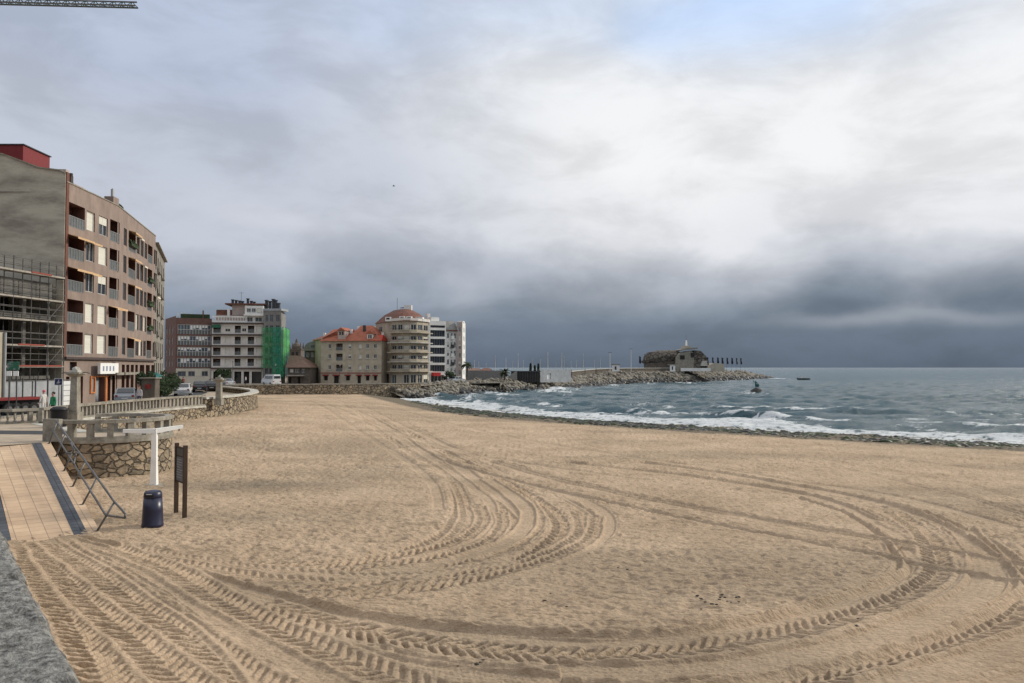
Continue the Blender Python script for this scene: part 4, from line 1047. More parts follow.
# ---------------------------------------------------------------- building under construction and scaffold
SC1 = (-39.1, 69.6); SC0 = (-40.35, 57.2)
zt = ZO(277, 69.6) - .6
root = thing('construction_building', (-44, 64, PZ), 'unfinished concrete frame building with open dark storeys behind scaffolding', 'building')
f = Fac((SC0[0] - 1.0, SC0[1]), (SC1[0] - 1.0, SC1[1]), PZ, zt)
b = MB()
for k in range(5):
    z = PZ + 2.6 + k * 2.55
    if z < zt: f.box(b, 0, f.L, z - .28, z, .0, 8)
f.box(b, 0, f.L, zt - 1.35, zt, -.05, .3)
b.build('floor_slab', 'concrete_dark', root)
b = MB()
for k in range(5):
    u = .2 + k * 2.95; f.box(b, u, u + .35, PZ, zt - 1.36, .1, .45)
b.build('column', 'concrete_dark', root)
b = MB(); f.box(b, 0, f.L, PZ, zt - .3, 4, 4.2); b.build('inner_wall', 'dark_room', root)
b = MB(); f.box(b, -.2, 0, PZ, zt, 0, 9); b.build('side_wall', 'concrete_stain', root)
b = MB(); u_ = f.L
sc = thing('scaffolding', (-39.6, 64, PZ), 'steel tube scaffolding with pale and red boards on the unfinished building', 'scaffolding')
f = Fac(SC0, SC1, PZ, zt)
lev = [ZO(366, 69), ZO(346, 69), ZO(322, 69), ZO(301, 69), ZO(277, 69)]
for k, z in enumerate(lev):
    b = MB(); f.box(b, 0, f.L, z - .12, z + .02, -.12, .75); b.build('deck_board', 'plank', sc)
    if k in (0, 1, 4):
        b = MB(); f.box(b, f.L * (.55 if k != 4 else .66), f.L * (.8 if k == 1 else (.98 if k == 0 else .86)), z - .05, z + .07, -.16, -.122); b.build('toe_board', 'plank_red', sc)
    b = MB()
    for hh in (.5, 1.0): b.tube(f.P(0, z + hh, -.1), f.P(f.L, z + hh, -.1), .027, n=5); b.tube(f.P(0, z + hh, .7), f.P(f.L, z + hh, .7), .027, n=5)
    b.build('guard_rail', 'steel_rust', sc)
nst = 7
for k in range(nst):
    u = f.L * k / (nst - 1)
    b = MB()
    for d in (-.1, .7): b.tube(f.P(u, PZ, d), f.P(u, lev[-1] + 1.1, d), .04, n=6)
    for z in lev: b.tube(f.P(u, z - .15, -.1), f.P(u, z - .15, .7), .03, n=5)
    b.build('standard', 'steel_dark' if k % 2 else 'steel_rust', sc)
for k in range(3):
    b = MB(); z0 = lev[k + 1]; b.tube(f.P(f.L * .82, lev[k], -.14), f.P(f.L * .99, z0, -.14), .03, n=5); b.build('brace', 'steel_rust', sc)
# hoarding
f = Fac((-39.35, 55), (-37.75, 69.4), PZ, PZ + 2.3)
hd = thing('hoarding', (-38.6, 62, PZ), 'grey sheet metal site hoarding with white tiled end panel below the scaffold', 'fence')
b = MB(); f.box(b, 0, f.L - 1.7, PZ, PZ + 2.2, 0, .06); b.build('panel', 'grey_panel', hd)
M['white_tiles'] = blocks('white tile panel', (.68, .68, .66), (.6, .6, .58), (.25, .25, .25), .45, .32, .03, axis='yz')
b = MB(); f.box(b, f.L - 1.68, f.L, PZ, PZ + 2.15, 0, .08); b.build('end_panel', 'white_tiles', hd)
b = MB(); f.box(b, 0, f.L, PZ + 2.2, PZ + 2.28, -.03, .1); b.build('top_rail', 'steel', hd)
for k in range(8):
    b = MB(); u = .3 + k * 1.75; f.box(b, u, u + .07, PZ, PZ + 2.2, -.05, -.004); b.build('post', 'steel_dark', hd)

# small beige corner house at the very left edge
x0, x1 = -46, Q(5.0, 60)[0]
root = thing('corner_house', (x0, 56, PZ), 'beige rendered house corner with grey downpipe at the left edge', 'building')
f = Fac((x0, 56), (x1, 56), PZ, ZO(330, 56)); w = MB(); ops = [(1.0, 2.1, 2.4, 4.0, .2)]
f.wall(w, ops); w.face([(x0, 56, f.z1), (x1, 56, f.z1), (x1, 60, f.z1), (x0, 60, f.z1)]); Fac((x1, 56), (x1, 60), PZ, f.z1).wall(w, [])
w.build('wall', 'plaster_beige', root); window(root, f, 1.0, 2.1, 2.4, 4.0)
b = MB(); b.tube((x1 + .12, 59.8, PZ), (x1 + .12, 59.8, f.z1), .1, n=8); b.build('downpipe', 'grey_panel', root)

# ================================================================ FAR ROW
def zrow(py, d): return ZO(py, d)
# A1 brick gallery building
dA = 163
root = thing('apartment_block', (*Q(190, dA), PZ), 'red brown brick block with four white gallery window bands beside the tall brown block', 'apartment block')
f = Fac(Q(175.5, 161), Q(211.5, 164), PZ, ZO(318, 162)); fs = Fac(Q(165, 172), Q(175.5, 161), PZ, ZO(317, 165))
w = MB(); ops = []
for (y0, y1) in ((324.5, 334), (335.8, 345), (347, 355.8), (358, 367)):
    z1, z0 = ZO(y0, 162), ZO(y1, 162); zm = z0 + (z1 - z0) * .48
    ops.append((.35, f.L - .2, z0, z1, .35))
    b = MB(); f.box(b, .35, f.L - .2, zm, z1, .14, .2, 0)
    f.box(b, .35, f.L - .2, z0, zm, .14, .2, 1)
    n = 11
    for k in range(n + 1):
        u = .35 + (f.L - .6) * k / n; f.box(b, u, u + .07, z0, z1, .07, .138, 2)
    f.box(b, .35, f.L - .2, zm - .06, zm + .02, .05, .068, 2); f.box(b, .35, f.L - .2, z1 - .08, z1, .05, .068, 2)
    for k in range(n):
        if random.random() < .65: u = .35 + (f.L - .6) * k / n; f.box(b, u + .12, u + .52, zm + random.uniform(0, .5), z1 - .1, .12, .138, 3)
    b.build('gallery_window', ['glass_grey', 'rail_glass', 'frame_white', 'plaster_white'], root)
for (a, b_) in ((178, 186), (188.5, 195), (202, 208)):
    u0, u1 = f.u(a), f.u(b_); z0, z1 = ZO(376, 162), ZO(371.5, 162); ops.append((u0, u1, z0, z1, .25)); window(root, f, u0, u1, z0, z1, 'grey', .15, sub=False, frame='frame_alu')
f.wall(w, ops); ops = []
for k in range(4):
    z1 = ZO(326 + 11 * k, 165)
    for u in (1, 4.5, 8): ops.append((u, u + 1.4, z1 - 1.5, z1, .25)); window(root, fs, u, u + 1.4, z1 - 1.5, z1, 'glass', .15, sub=False)
fs.wall(w, ops); w.face([(*Q(175.5, 161), f.z1 - .1), (*Q(211.5, 164), f.z1 - .1), (*Q(205, 178), f.z1 - .1), (*Q(165, 172), f.z1 - .1)])
w.build('wall', 'brick_red', root)
b = MB(); f.box(b, f.u(176), f.L, PZ, ZO(369.5, 162), -.06, -.004)
w2 = MB(); 
b = MB()
f.box(b, f.u(176), f.u(211), ZO(371.3, 162), ZO(368.5, 162), -.08, -.01); f.box(b, f.u(176), f.u(178), PZ, ZO(371.3, 162), -.08, -.01)
f.box(b, f.u(186), f.u(188.5), ZO(376.2, 162), ZO(371.3, 162), -.08, -.01); f.box(b, f.u(195), f.u(202), ZO(376.2, 162), ZO(371.3, 162), -.08, -.01); f.box(b, f.u(208), f.u(211), ZO(376.2, 162), ZO(371.3, 162), -.08, -.01)
f.box(b, f.u(178), f.u(211), PZ, ZO(376.3, 162), -.08, -.01); b.build('ground_floor_render', 'plaster_cream', root)
b = MB(); f.box(b, f.u(181), f.u(210), f.z1 + .002, f.z1 + .9, 1.2, 3); b.build('terrace_hedge', 'leaf', root)
b = MB()
for px_ in (178, 182, 184.5, 191, 197, 203, 208.5):
    f.box(b, f.u(px_), f.u(px_) + .18, f.z1, f.z1 + random.uniform(1.1, 1.7), 3.2, 3.5)
b.build('chimney', 'plaster_white', root)
b = MB(); f.box(b, f.u(202.5), f.u(203.8), f.z1, f.z1 + 1.7, 1, 1.3); b.build('chimney', 'brick_red', root)

# A2 white building with penthouse
root = thing('apartment_block', (*Q(237, 164), PZ), 'white five storey block with dark slab lines and a penthouse crowded with flues', 'apartment block')
f = Fac(Q(211.6, 163.5), Q(263, 165), PZ, ZO(322, 164)); w = MB(); ops = []
rows_ = [(325.6, 332.8), (336.6, 344), (347.5, 355), (358.6, 366)]
cols_ = [('L', 213, 220.5), ('W', 225, 230), ('L', 234.6, 240.6), ('W', 241.7, 246), ('L', 247.6, 254), ('W', 256, 262.3)]
for k, (y0, y1) in enumerate(rows_):
    for t, a, b_ in cols_:
        u0, u1 = f.u(a), f.u(b_); z1, z0 = ZO(y0, 164), ZO(y1, 164)
        if t == 'L':
            ops.append((u0, u1, z0, z1, 1)); loggia(root, f, u0, u1, z0, z1, .95, railh=.7)
        else:
            z0 += .25; ops.append((u0, u1, z0, z1 - .1, .2)); window(root, f, u0, u1, z0, z1 - .1, 'blind' if a > 250 or random.random() < .55 else 'half', .12, sub=False)
for a, b_ in ((213.5, 219), (221, 224), (226, 232), (234.5, 241.5), (244, 249.5), (252, 261.5)):
    u0, u1 = f.u(a), f.u(b_); z1 = ZO(371.5, 164); ops.append((u0, u1, PZ + .02, z1, .6)); b = MB(); f.box(b, u0, u1, PZ + .02, z1, .6, .65); b.build('shop_window', random.choice(['dark_room', 'glass', 'glass_grey']), root)
f.wall(w, ops, 0, 1); w.face([f.P(0, f.z1, 0), f.P(f.L, f.z1, 0), f.P(f.L, f.z1, 12), f.P(0, f.z1, 12)]); Fac(f.P(f.L, 0, 0)[:2], f.P(f.L, 0, 12)[:2], PZ, f.z1).wall(w, [])
w.build('wall', ['plaster_warm', 'slab_dark'], root)
for y_ in (323, 334.5, 345.6, 356.5, 368):
    b = MB(); f.box(b, -.1, f.L + .1, ZO(y_ + .9, 164), ZO(y_ - .4, 164), -.45, -.002); b.build('floor_band', 'slab_dark', root)
b = MB(); f.box(b, f.u(212), f.u(221), ZO(328, 164), ZO(325, 164), -.9, -.46); b.build('awning', 'awning_green', root)
b = MB()
for k in range(13):
    u = .1 + k * (f.u(246) - .2) / 12; f.box(b, u, u + .1, f.z1, f.z1 + .95, .02, .1)
f.box(b, 0, f.u(247), f.z1 + .95, f.z1 + 1.2, 0, .14); f.box(b, 0, f.u(247), f.z1, f.z1 + .3, .1, .2); b.build('terrace_parapet', 'plaster_white', root)
b = MB(); f.box(b, f.u(213), f.u(247), f.z1, ZO(315, 166), 2.2, 8); b.build('attic_wall', 'plaster_pink', root)
b = MB(); f.box(b, f.u(213), f.u(229), ZO(315, 166), ZO(310, 167), 2.6, 7); b.build('attic_roof', 'roof_rust', root)
b = MB(); f.box(b, f.u(229.5), f.u(246), ZO(315, 166), ZO(304.5, 167), 2.1, 8.5); b.build('penthouse_wall', 'plaster_pink', root)
b = MB(); f.box(b, f.u(244), f.u(262.5), f.z1, ZO(305.5, 164.5), .5, 8); ph = b.build('penthouse_bay', 'plaster_white', root)
b = MB(); f.box(b, f.u(243.5), f.u(263.3), ZO(315.5, 164), ZO(314, 164), -.3, .498); b.build('balcony_slab', 'plaster_white', root)
for a, b_, y0, y1 in ((246, 250, 308, 312), (251, 255, 308, 312), (256, 261, 308, 312.5), (246.5, 252, 317, 321.5), (254.5, 261.5, 317, 321.5)):
    window(root, f, f.u(a), f.u(b_), ZO(y1, 164.5), ZO(y0, 164.5), 'grey' if a < 256 else 'blind', .43, sub=False)
b = MB(); f.box(b, f.u(223), f.u(264), ZO(304.7, 166) + .0, ZO(303.4, 166), 1.2, 9); b.build('roof', 'roof_rust', root)
b = MB(); f.box(b, f.u(225.5), f.u(228), ZO(316, 165), ZO(309, 165), 1.2, 1.7); b.build('chimney', 'plaster_white', root)
for px_, yt, m_ in ((229, 299, 'slate'), (232.5, 299.5, 'slate'), (236, 300, 'slate'), (239, 300.5, 'slate'), (244.5, 297.8, 'slate'), (248, 300.2, 'slate'), (251, 301, 'slate')):
    b = MB(); u = f.u(px_); f.box(b, u - .22, u + .22, ZO(303.4, 166), ZO(yt + .8, 166), 3, 3.5); f.box(b, u - .3, u + .3, ZO(yt + .8, 166), ZO(yt, 166), 2.9, 3.8); b.build('chimney', m_, root)
b = MB(); p = f.P(f.u(237), 0, 4); b.tube((p[0], p[1], ZO(303, 166)), (p[0], p[1], ZO(291, 166)), .035, n=5); b.bar((p[0] - .5, p[1], ZO(292, 166)), (p[0] + .5, p[1], ZO(292, 166)), .04, .04); b.build('antenna', 'steel_dark', root)

# A3 grey glass block wrapped in netting
root = thing('apartment_block', (*Q(272, 165), PZ), 'grey block half wrapped in green debris netting at the end of the row', 'apartment block')
f = Fac(Q(263.3, 164.3), Q(281, 164), PZ, ZO(311, 165)); fr = Fac(Q(281, 164), Q(285.5, 173), PZ, ZO(313, 165)); w = MB(); ops = []
for k in range(6):
    z1 = ZO(314 + 10.6 * k, 165) - .2
    for a, b_ in ((265, 268), (269.5, 273), (275.5, 279.5)):
        u0, u1 = f.u(a), f.u(b_); ops.append((u0, u1, z1 - 1.45, z1, .2)); window(root, f, u0, u1, z1 - 1.45, z1, 'glass' if k else 'grey', .1, sub=False, frame='frame_alu')
f.wall(w, ops); fr.wall(w, []); w.face([f.P(0, f.z1, 0), f.P(f.L, f.z1, 0), (*Q(285.5, 173), f.z1), f.P(0, f.z1, 10)])
w.build('wall', 'grey_plaster', root)
b = MB(); f.box(b, -.1, f.L + .02, f.z1 + .002, f.z1 + .45, -.1, 4); b.build('roof', mat('zinc roof', (.35, .38, .4)), root)
for px_, yt in ((258, 299), (261.5, 300), (265, 298), (267.5, 299), (270.5, 302)):
    b = MB(); u = f.u(px_ + 2); f.box(b, u - .24, u + .24, f.z1 + .45, ZO(yt + 1.4, 166), 3, 3.5); f.box(b, u - .32, u + .32, ZO(yt + 1.4, 166), ZO(yt + .4, 166), 2.9, 3.6); b.build('chimney', 'slate', root)
nb = thing('debris_netting', (*Q(275, 164), PZ), 'bright green and blue debris netting hung on the scaffold of the end block', 'netting')
cA, cB, cC, cD = f.P(0, 0, -.95), f.P(f.L * .6, 0, -.95), (f.P(f.L, 0, 0)[0] + .75, f.P(f.L, 0, 0)[1] - .9), (fr.P(fr.L, 0, 0)[0] + .8, fr.P(fr.L, 0, 0)[1])
for (a_, e_, zt_, zb_, m_) in ((cA, cB, ZO(327.5, 164), ZO(368, 164), 'net_green'), (cB, cC, ZO(327.3, 164), ZO(377, 163), 'net_blue'), (cC, cD, ZO(327.8, 165), ZO(378, 165), 'net_bright')):
    b = MB(); nu, nz_ = 14, 20; a_, e_ = Vector((a_[0], a_[1])), Vector((e_[0], e_[1])); nn = Vector(((e_ - a_).y, -(e_ - a_).x)).normalized()
    def net_p(i, j):
        q = a_.lerp(e_, i / nu); bulge = 0 if i in (0, nu) else (.12 * math.sin(PI * ((j % 4) / 4)) + .05 * math.sin(i * 1.9 + j)); q = q + nn * bulge
        return (q.x, q.y, zb_ + (zt_ - zb_) * j / nz_)
    for i in range(nu):
        for j in range(nz_): b.face([net_p(i, j), net_p(i + 1, j), net_p(i + 1, j + 1), net_p(i, j + 1)])
    b.build('net_sheet', m_, nb, smooth=True)
b = MB()
for k in range(6):
    u = f.L * k / 5; b.tube(f.P(u, PZ, -.8), f.P(u, ZO(327, 164), -.8), .05, n=5)
    b.tube(f.P(0, PZ + 2 + k * 1.9, -.8), f.P(f.L, PZ + 2 + k * 1.9, -.8), .05, n=5)
for k in range(4):
    u = fr.L * k / 3; b.tube(fr.P(u, PZ, -.8), fr.P(u, ZO(327, 164), -.8), .05, n=5)
b.build('scaffold_tube', 'steel', nb)

# ---- low tiled cottage, gabled house, church tower
def gable_roof(mb, x0, x1, y0, y1, z0, z1, ov=.3, m=0, ridge='x'):
    if ridge == 'x':
        ym = (y0 + y1) / 2
        A = [(x0 - ov, y0 - ov, z0 - .1), (x1 + ov, y0 - ov, z0 - .1), (x1 + ov, ym, z1), (x0 - ov, ym, z1), (x0 - ov, y1 + ov, z0 - .1), (x1 + ov, y1 + ov, z0 - .1)]
        mb.face([A[0], A[1], A[2], A[3]], m); mb.face([A[3], A[2], A[5], A[4]], m); mb.face([A[0], A[3], A[4]], m); mb.face([A[1], A[5], A[2]], m); mb.face([A[0], A[4], A[5], A[1]], m)
def simple_house(name, label, px0, px1, d, ye, ybase=None, depth_=8, wallm='plaster_beige', win=(), doorl=(), rows_=(), roof=None, cat='house', slit=False):
    root = thing(name, (*Q((px0 + px1) / 2, d), PZ), label, cat)
    f = Fac(Q(px0, d), Q(px1, d), PZ, ZO(ye, d)); ops = []
    for (a, b_, y0, y1, st) in win:
        u0, u1 = f.u(a), f.u(b_); z1, z0 = ZO(y0, d), ZO(y1, d); ops.append((u0, u1, z0, z1, .22)); window(root, f, u0, u1, z0, z1, st, .12, sub=False)
    for (a, b_, y0) in doorl:
        u0, u1 = f.u(a), f.u(b_); z1 = ZO(y0, d); ops.append((u0, u1, PZ + .02, z1, .35)); b = MB(); f.box(b, u0, u1, PZ + .02, z1, .3, .35); b.build('door', 'dark_room', root)
    w = MB(); f.wall(w, ops)
    pts = [f.P(0, 0, 0)[:2], f.P(f.L, 0, 0)[:2], f.P(f.L, 0, depth_)[:2], f.P(0, 0, depth_)[:2]]
    for i in (1, 2, 3): Fac(pts[i], pts[(i + 1) % 4], PZ, f.z1).wall(w, [])
    w.build('wall', wallm, root); return root, f
root, f = simple_house('cottage', 'low cottage with brown tiled roof right beside the green netting', 287.5, 310, 163, 367.5, wallm='dark_stone', depth_=9,
    win=((290, 293.5, 369, 372.5, 'blind'), (295.5, 299, 369, 372.5, 'grey'), (302, 305, 369, 373, 'glass')), doorl=((289, 291.5, 377), (298, 300.5, 377)))
b = MB(); x0, x1 = Q(286.5, 163)[0], Q(311, 163)[0]
z0, z1 = f.z1, ZO(355.5, 167); xa_, xb_ = Q(289, 167)[0], Q(300, 167)[0]
b.face([(x0, 162.4, z0), (x1, 162.4, z0), (xb_, 167.5, z1), (xa_, 167.5, z1)]); b.face([(x1, 162.4, z0), (x1, 172.6, z0), (xb_, 167.5, z1)]); b.face([(x0, 172.6, z0), (x0, 162.4, z0), (xa_, 167.5, z1)]); b.face([(x1, 172.6, z0), (x0, 172.6, z0), (xa_, 167.5, z1), (xb_, 167.5, z1)])
b.build('roof', 'roof_old', root)
b = MB(); f.box(b, f.u(289), f.u(305), ZO(376, 163), ZO(375, 163), -1.4, -.01); b.build('canopy', 'plank', root)
# church tower
d = 235; o = thing('church_tower', (*Q(296.5, d), PZ), 'dark baroque church tower with pinnacles peeking over the cottage roof', 'tower')
x, y = Q(296.5, d); b = MB(); b.box(x - 1.7, x + 1.7, y - 1.7, y + 1.7, PZ, ZO(350, d)); b.build('shaft', 'dark_stone', o)
b = MB(); b.box(x - 1.95, x + 1.95, y - 1.95, y + 1.95, ZO(350, d), ZO(349, d)); b.lathe((x, y, ZO(349, d)), [(1.3, 0), (1.35, .8), (.9, 1.5), (.4, 1.9), (.35, 2.4), (.1, 3)], 10); b.build('dome', 'dark_stone', o)
b = MB(); b.tube((x, y, ZO(349, d) + 2.9), (x, y, ZO(339, d)), .07, n=5); b.bar((x - .4, y, ZO(341, d)), (x + .4, y, ZO(341, d)), .1, .1); b.build('cross', 'slate', o)
for sx in (-1, 1):
    for sy in (-1, 1):
        b = MB(); b.lathe((x + sx * 1.6, y + sy * 1.6, ZO(349, d)), [(.3, 0), (.3, .7), (.12, 1.5), (.02, 2.0)], 6); b.build('pinnacle', 'dark_stone', o)
for k in range(2):
    b = MB(); b.box(x - 1.0 + k * 1.2, x - .2 + k * 1.2, y - 1.75, y - 1.702, ZO(357, d), ZO(352, d)); b.build('belfry_opening', 'dark_room', o)
# gabled grey house
d = 172
root, f = simple_house('house', 'grey house with curved baroque gable left of the red roofed stone building', 304.5, 322.5, d, 350, wallm='dark_stone', depth_=9,
    win=((306.5, 309, 352.5, 357, 'grey'), (311, 313.5, 352.5, 357, 'grey'), (315.5, 318, 352.5, 357, 'grey'), (306.5, 309, 361, 366, 'glass'), (315.5, 318, 361, 366, 'half')), doorl=((308, 311, 373), (314, 317, 374)))
b = MB(); prof = []
for k in range(13):
    a = PI * k / 12; prof.append((f.P(f.L * (.5 - .52 * math.cos(a)), 0)[0], f.z1 + (ZO(341.5, d) - f.z1) * math.sin(a) ** .75))
b.face([(p[0], d - .1, p[1]) for p in prof]); b.face([(p[0], d + .4, p[1]) for p in reversed(prof)])
for (xa_, za_), (xb_, zb_) in zip(prof, prof[1:]): b.face([(xa_, d - .1, za_), (xb_, d - .1, zb_), (xb_, d + 9, zb_), (xa_, d + 9, za_)])
b.build('gable', 'grey_plaster', root)
b = MB(); f.box(b, -.2, f.L + .2, f.z1 - .12, f.z1 + .12, -.35, -.11); b.build('cornice', 'granite', root)
b = MB(); f.box(b, f.u(311), f.u(314.5), ZO(347.5, d), ZO(345, d), -.13, -.105); b.build('window', 'glass_grey', root)

# ---- stone building with orange roofs
d = 166; root = thing('stone_building', (*Q(350, d), PZ), 'long granite building with bright orange hipped roofs and red awnings', 'building')
f = Fac(Q(321, d + 1), Q(381.5, d - 1), PZ, ZO(341, d)); w = MB(); ops = []
for y0 in (344, 354.2, 365.2):
    for c, st in ((329.7, 'glass'), (349.7, 'half'), (360.2, 'blind'), (367.6, 'grey'), (375.2, 'glass')):
        u0, u1 = f.u(c - 1.5), f.u(c + 1.5); z1, z0 = ZO(y0, d), ZO(y0 + 4.2, d); ops.append((u0, u1, z0, z1, .22)); window(root, f, u0, u1, z0, z1, st, .12, sub=False)
        b = MB(); f.box(b, u0 - .12, u1 + .12, z0 - .15, z0, -.1, -.004); b.build('sill', 'granite_light', root)
    u0, u1 = f.u(336), f.u(342.6); z1, z0 = ZO(y0 - .6, d), ZO(y0 + 6.4, d); ops.append((u0, u1, z0, z1, .8)); loggia(root, f, u0, u1, z0, z1, .75, railh=.7)
for a, b_ in ((324, 328), (334, 339), (346, 350), (357.5, 361), (366, 369.5), (374, 377)):
    u0, u1 = f.u(a), f.u(b_); z1 = ZO(375.5, d); ops.append((u0, u1, PZ + .02 if a in (334, 357.5) else PZ + .6, z1, .35)); b = MB(); f.box(b, u0, u1, PZ + .02, z1, .3, .35); b.build('door' if a in (334, 357.5) else 'shop_window', 'dark_room', root)
    b = MB(); f.box(b, u0 - .2, u1 + .2, z1 - .05, z1 + .2, -.4, -.06); b.build('awning', 'awning_red', root)
f.wall(w, ops); pts = [f.P(0, 0, 0)[:2], f.P(f.L, 0, 0)[:2], f.P(f.L, 0, 11)[:2], f.P(0, 0, 11)[:2]]
for i in (1, 2, 3): Fac(pts[i], pts[(i + 1) % 4], PZ, f.z1).wall(w, [])
w.build('wall', 'granite_wall', root)
b = MB(); f.box(b, 0, f.L, ZO(373.4, d), ZO(372.6, d), -.05, -.004); b.build('red_string_course', 'awning_red', root)
def hip(mb, f, u0, u1, d0, d1, zb, zt, r0, r1, m=0):      # ridge from r0 to r1 (u)
    dm = (d0 + d1) / 2; A, B, C, D = f.P(u0, zb, d0), f.P(u1, zb, d0), f.P(u1, zb, d1), f.P(u0, zb, d1); E, G = f.P(r0, zt, dm), f.P(r1, zt, dm)
    mb.face([A, B, G, E], m); mb.face([B, C, G], m); mb.face([C, D, E, G], m); mb.face([D, A, E], m); mb.face([D, C, B, A], m)
b = MB(); hip(b, f, f.u(320), f.u(349), -.5, 11, f.z1, ZO(329, 171), f.u(324), f.u(345)); b.build('roof', 'roof_tile', root)
b = MB(); hip(b, f, f.u(345), f.u(382), -.5, 11.5, f.z1 + .02, ZO(325.5, 171), f.u(352), f.u(364)); b.build('roof', 'roof_tile', root)
b = MB(); hip(b, f, f.u(372), f.u(382.2), -.52, 5, f.z1 + .04, ZO(335, 168), f.u(374), f.u(380)); b.build('roof', mat('new red tiles', (.5, .06, .035), (.4, .05, .03)), root)
for a, b_, y0, y1, ww in ((337.2, 344, 330.5, 338, 3), (366.5, 372, 334, 339.5, 1)):
    q = MB(); u0, u1 = f.u(a), f.u(b_); z1, z0 = ZO(y0, d), f.z1; g2_ = f
    f.box(q, u0, u1, z0, z1, .3, 4, 0); dm_ = q.build('dormer', 'plaster_pink' if ww == 3 else 'plaster_white', root)
    q = MB(); um = (u0 + u1) / 2
    q.face([f.P(u0 - .2, z1, .1), f.P(u1 + .2, z1, .1), f.P(um, z1 + .7, .1)]); q.face([f.P(u0 - .2, z1, .1), f.P(um, z1 + .7, .1), f.P(um, z1 + .7, 5), f.P(u0 - .2, z1, 5)]); q.face([f.P(um, z1 + .7, .1), f.P(u1 + .2, z1, .1), f.P(u1 + .2, z1, 5), f.P(um, z1 + .7, 5)]); q.build('dormer_roof', 'roof_tile', dm_)
    for k in range(2):
        uu = u0 + (u1 - u0) * (.2 + .38 * k); q = MB(); f.box(q, uu, uu + (u1 - u0) * .26, z1 - .9, z1 - .2, .27, .298); q.build('dormer_window', 'glass', dm_)
for px_ in (318.5, 345.5, 359, 371.5, 378):
    q = MB(); u = f.u(px_); f.box(q, u - .25, u + .25, f.z1, ZO(328.5 if px_ in (345.5,) else (324.5 if px_ == 359 else 332), d), 3, 3.5); q.build('chimney', 'plaster_white' if px_ != 359 else 'slate', root)
q = MB(); u0 = f.u(321); w_ = Fac(Q(312.5, 174), Q(321, 167.2), PZ, ZO(338.5, 170)); w_.wall(q, []); q.build('side_wall', 'granite_wall', root)
q = MB(); q.face([w_.P(-.3, w_.z1 - .3, -.3), w_.P(w_.L, w_.z1 - .3, -.3), w_.P(w_.L, w_.z1 + 1.9, 4), w_.P(1.5, w_.z1 + 1.6, 4)]); q.build('roof', 'roof_tile', root)

# ---- white and grey modern block behind the stone building
root = thing('apartment_block', (*Q(372, 196), PZ), 'pale block glimpsed in the gap behind the orange roofs', 'apartment block')
f = Fac(Q(357, 196), Q(381, 196), PZ, ZO(326, 196)); w = MB(); ops = []
for k in range(4):
    for j in range(4): u0 = .8 + j * 1.45; z1 = f.z1 - .6 - 2.6 * k; ops.append((u0, u0 + .8, z1 - 1.4, z1, .2)); window(root, f, u0, u0 + .8, z1 - 1.4, z1, 'glass', .12, sub=False)
f.wall(w, ops); w.face([f.P(0, f.z1), f.P(f.L, f.z1), f.P(f.L, f.z1, 8), f.P(0, f.z1, 8)]); Fac(f.P(0, 0, 8)[:2], f.P(0, 0)[:2], PZ, f.z1).wall(w, []); w.build('wall', 'plaster_white', root)

# ---- round fronted block with rust dome roof
d = 168; root = thing('apartment_block', (*Q(404, d + 4), PZ), 'beige six storey block with curved balconies and rusty red domed roof', 'apartment block')
zr_ = ZO(322, d)
fl = Fac(Q(375.5, d + 6), Q(391, d - 1.5), PZ, zr_)
crv = [Q(391, d - 1.5), Q(397, d - 3.2), Q(403, d - 4), Q(410, d - 4), Q(417, d - 3), Q(423, d - 1), Q(428.5, d + 2)]
floors = [(324, 332.5), (335.5, 342.5), (345, 352), (354.5, 361.5), (364, 371), (373.8, 382)]
w = MB(); ops = []
for k, (y0, y1) in enumerate(floors[:-1]):
    u0, u1 = fl.u(379), fl.u(382); z1, z0 = ZO(y0 + 2, d), ZO(y1, d) + .3; ops.append((u0, u1, z0, z1, .2)); window(root, fl, u0, u1, z0, z1, 'glass', .1, sub=False)
u0, u1 = fl.u(382), fl.u(389); z1 = ZO(374, d); ops.append((u0, u1, PZ + .02, z1, .4)); b = MB(); fl.box(b, u0, u1, PZ + .02, z1, .35, .4); b.build('garage_door', 'slate', root)
fl.wall(w, ops)
for i in range(6):
    g_ = Fac(crv[i], crv[i + 1], PZ, zr_); ops = []
    for k, (y0, y1) in enumerate(floors):
        z1, z0 = ZO(y0 + .8, d - 2), ZO(y1, d - 2) + (.1 if k < 5 else 0)
        m0 = .12 * g_.L; st = {2: 'blind', 4: 'grey'}.get(i, 'glass')
        if k == 5: z0 = PZ + .02; st = 'glass' if i != 0 else 'grey'
        if k == 5 and i == 1: continue
        ops.append((m0, g_.L - m0, z0, z1, .25)); window(root, g_, m0, g_.L - m0, z0, z1, st if not (i in (1, 5) and k % 2) else 'half', .12, sub=False)
    g_.wall(w, ops)
allp = [fl.P(0, 0)[:2]] + crv + [Q(428.5, d + 14), Q(380, d + 16)]
w.face([(p[0], p[1], zr_) for p in allp]); Fac(crv[-1], Q(428.5, d + 14), PZ, zr_).wall(w, [])
w.build('wall', 'plaster_beige', root)
for k, (y0, y1) in enumerate(floors[:-1]):
    zf = ZO(y1, d - 2); b = MB(); wall_run(b, crv, zf - .18, zf, .02, 0, 1.0); sl = b.build('balcony_slab', 'granite_light' if k % 2 else 'plaster_beige', root)
    b = MB(); wall_run(b, [(x_, y_ - .95) for x_, y_ in crv], zf, zf + .5, .06, 0, .02); b.build('balcony_parapet', mat('beige balcony front', (.36, .32, .25), (.26, .225, .175), scale=.7), sl)
    b = MB(); wall_run(b, [(x_, y_ - .95) for x_, y_ in crv], zf + .72, zf + .77, .05, 0, .02); b.build('handrail', 'rail_dark', sl)
cxr, cyr = Q(403, d + 5); rim = []
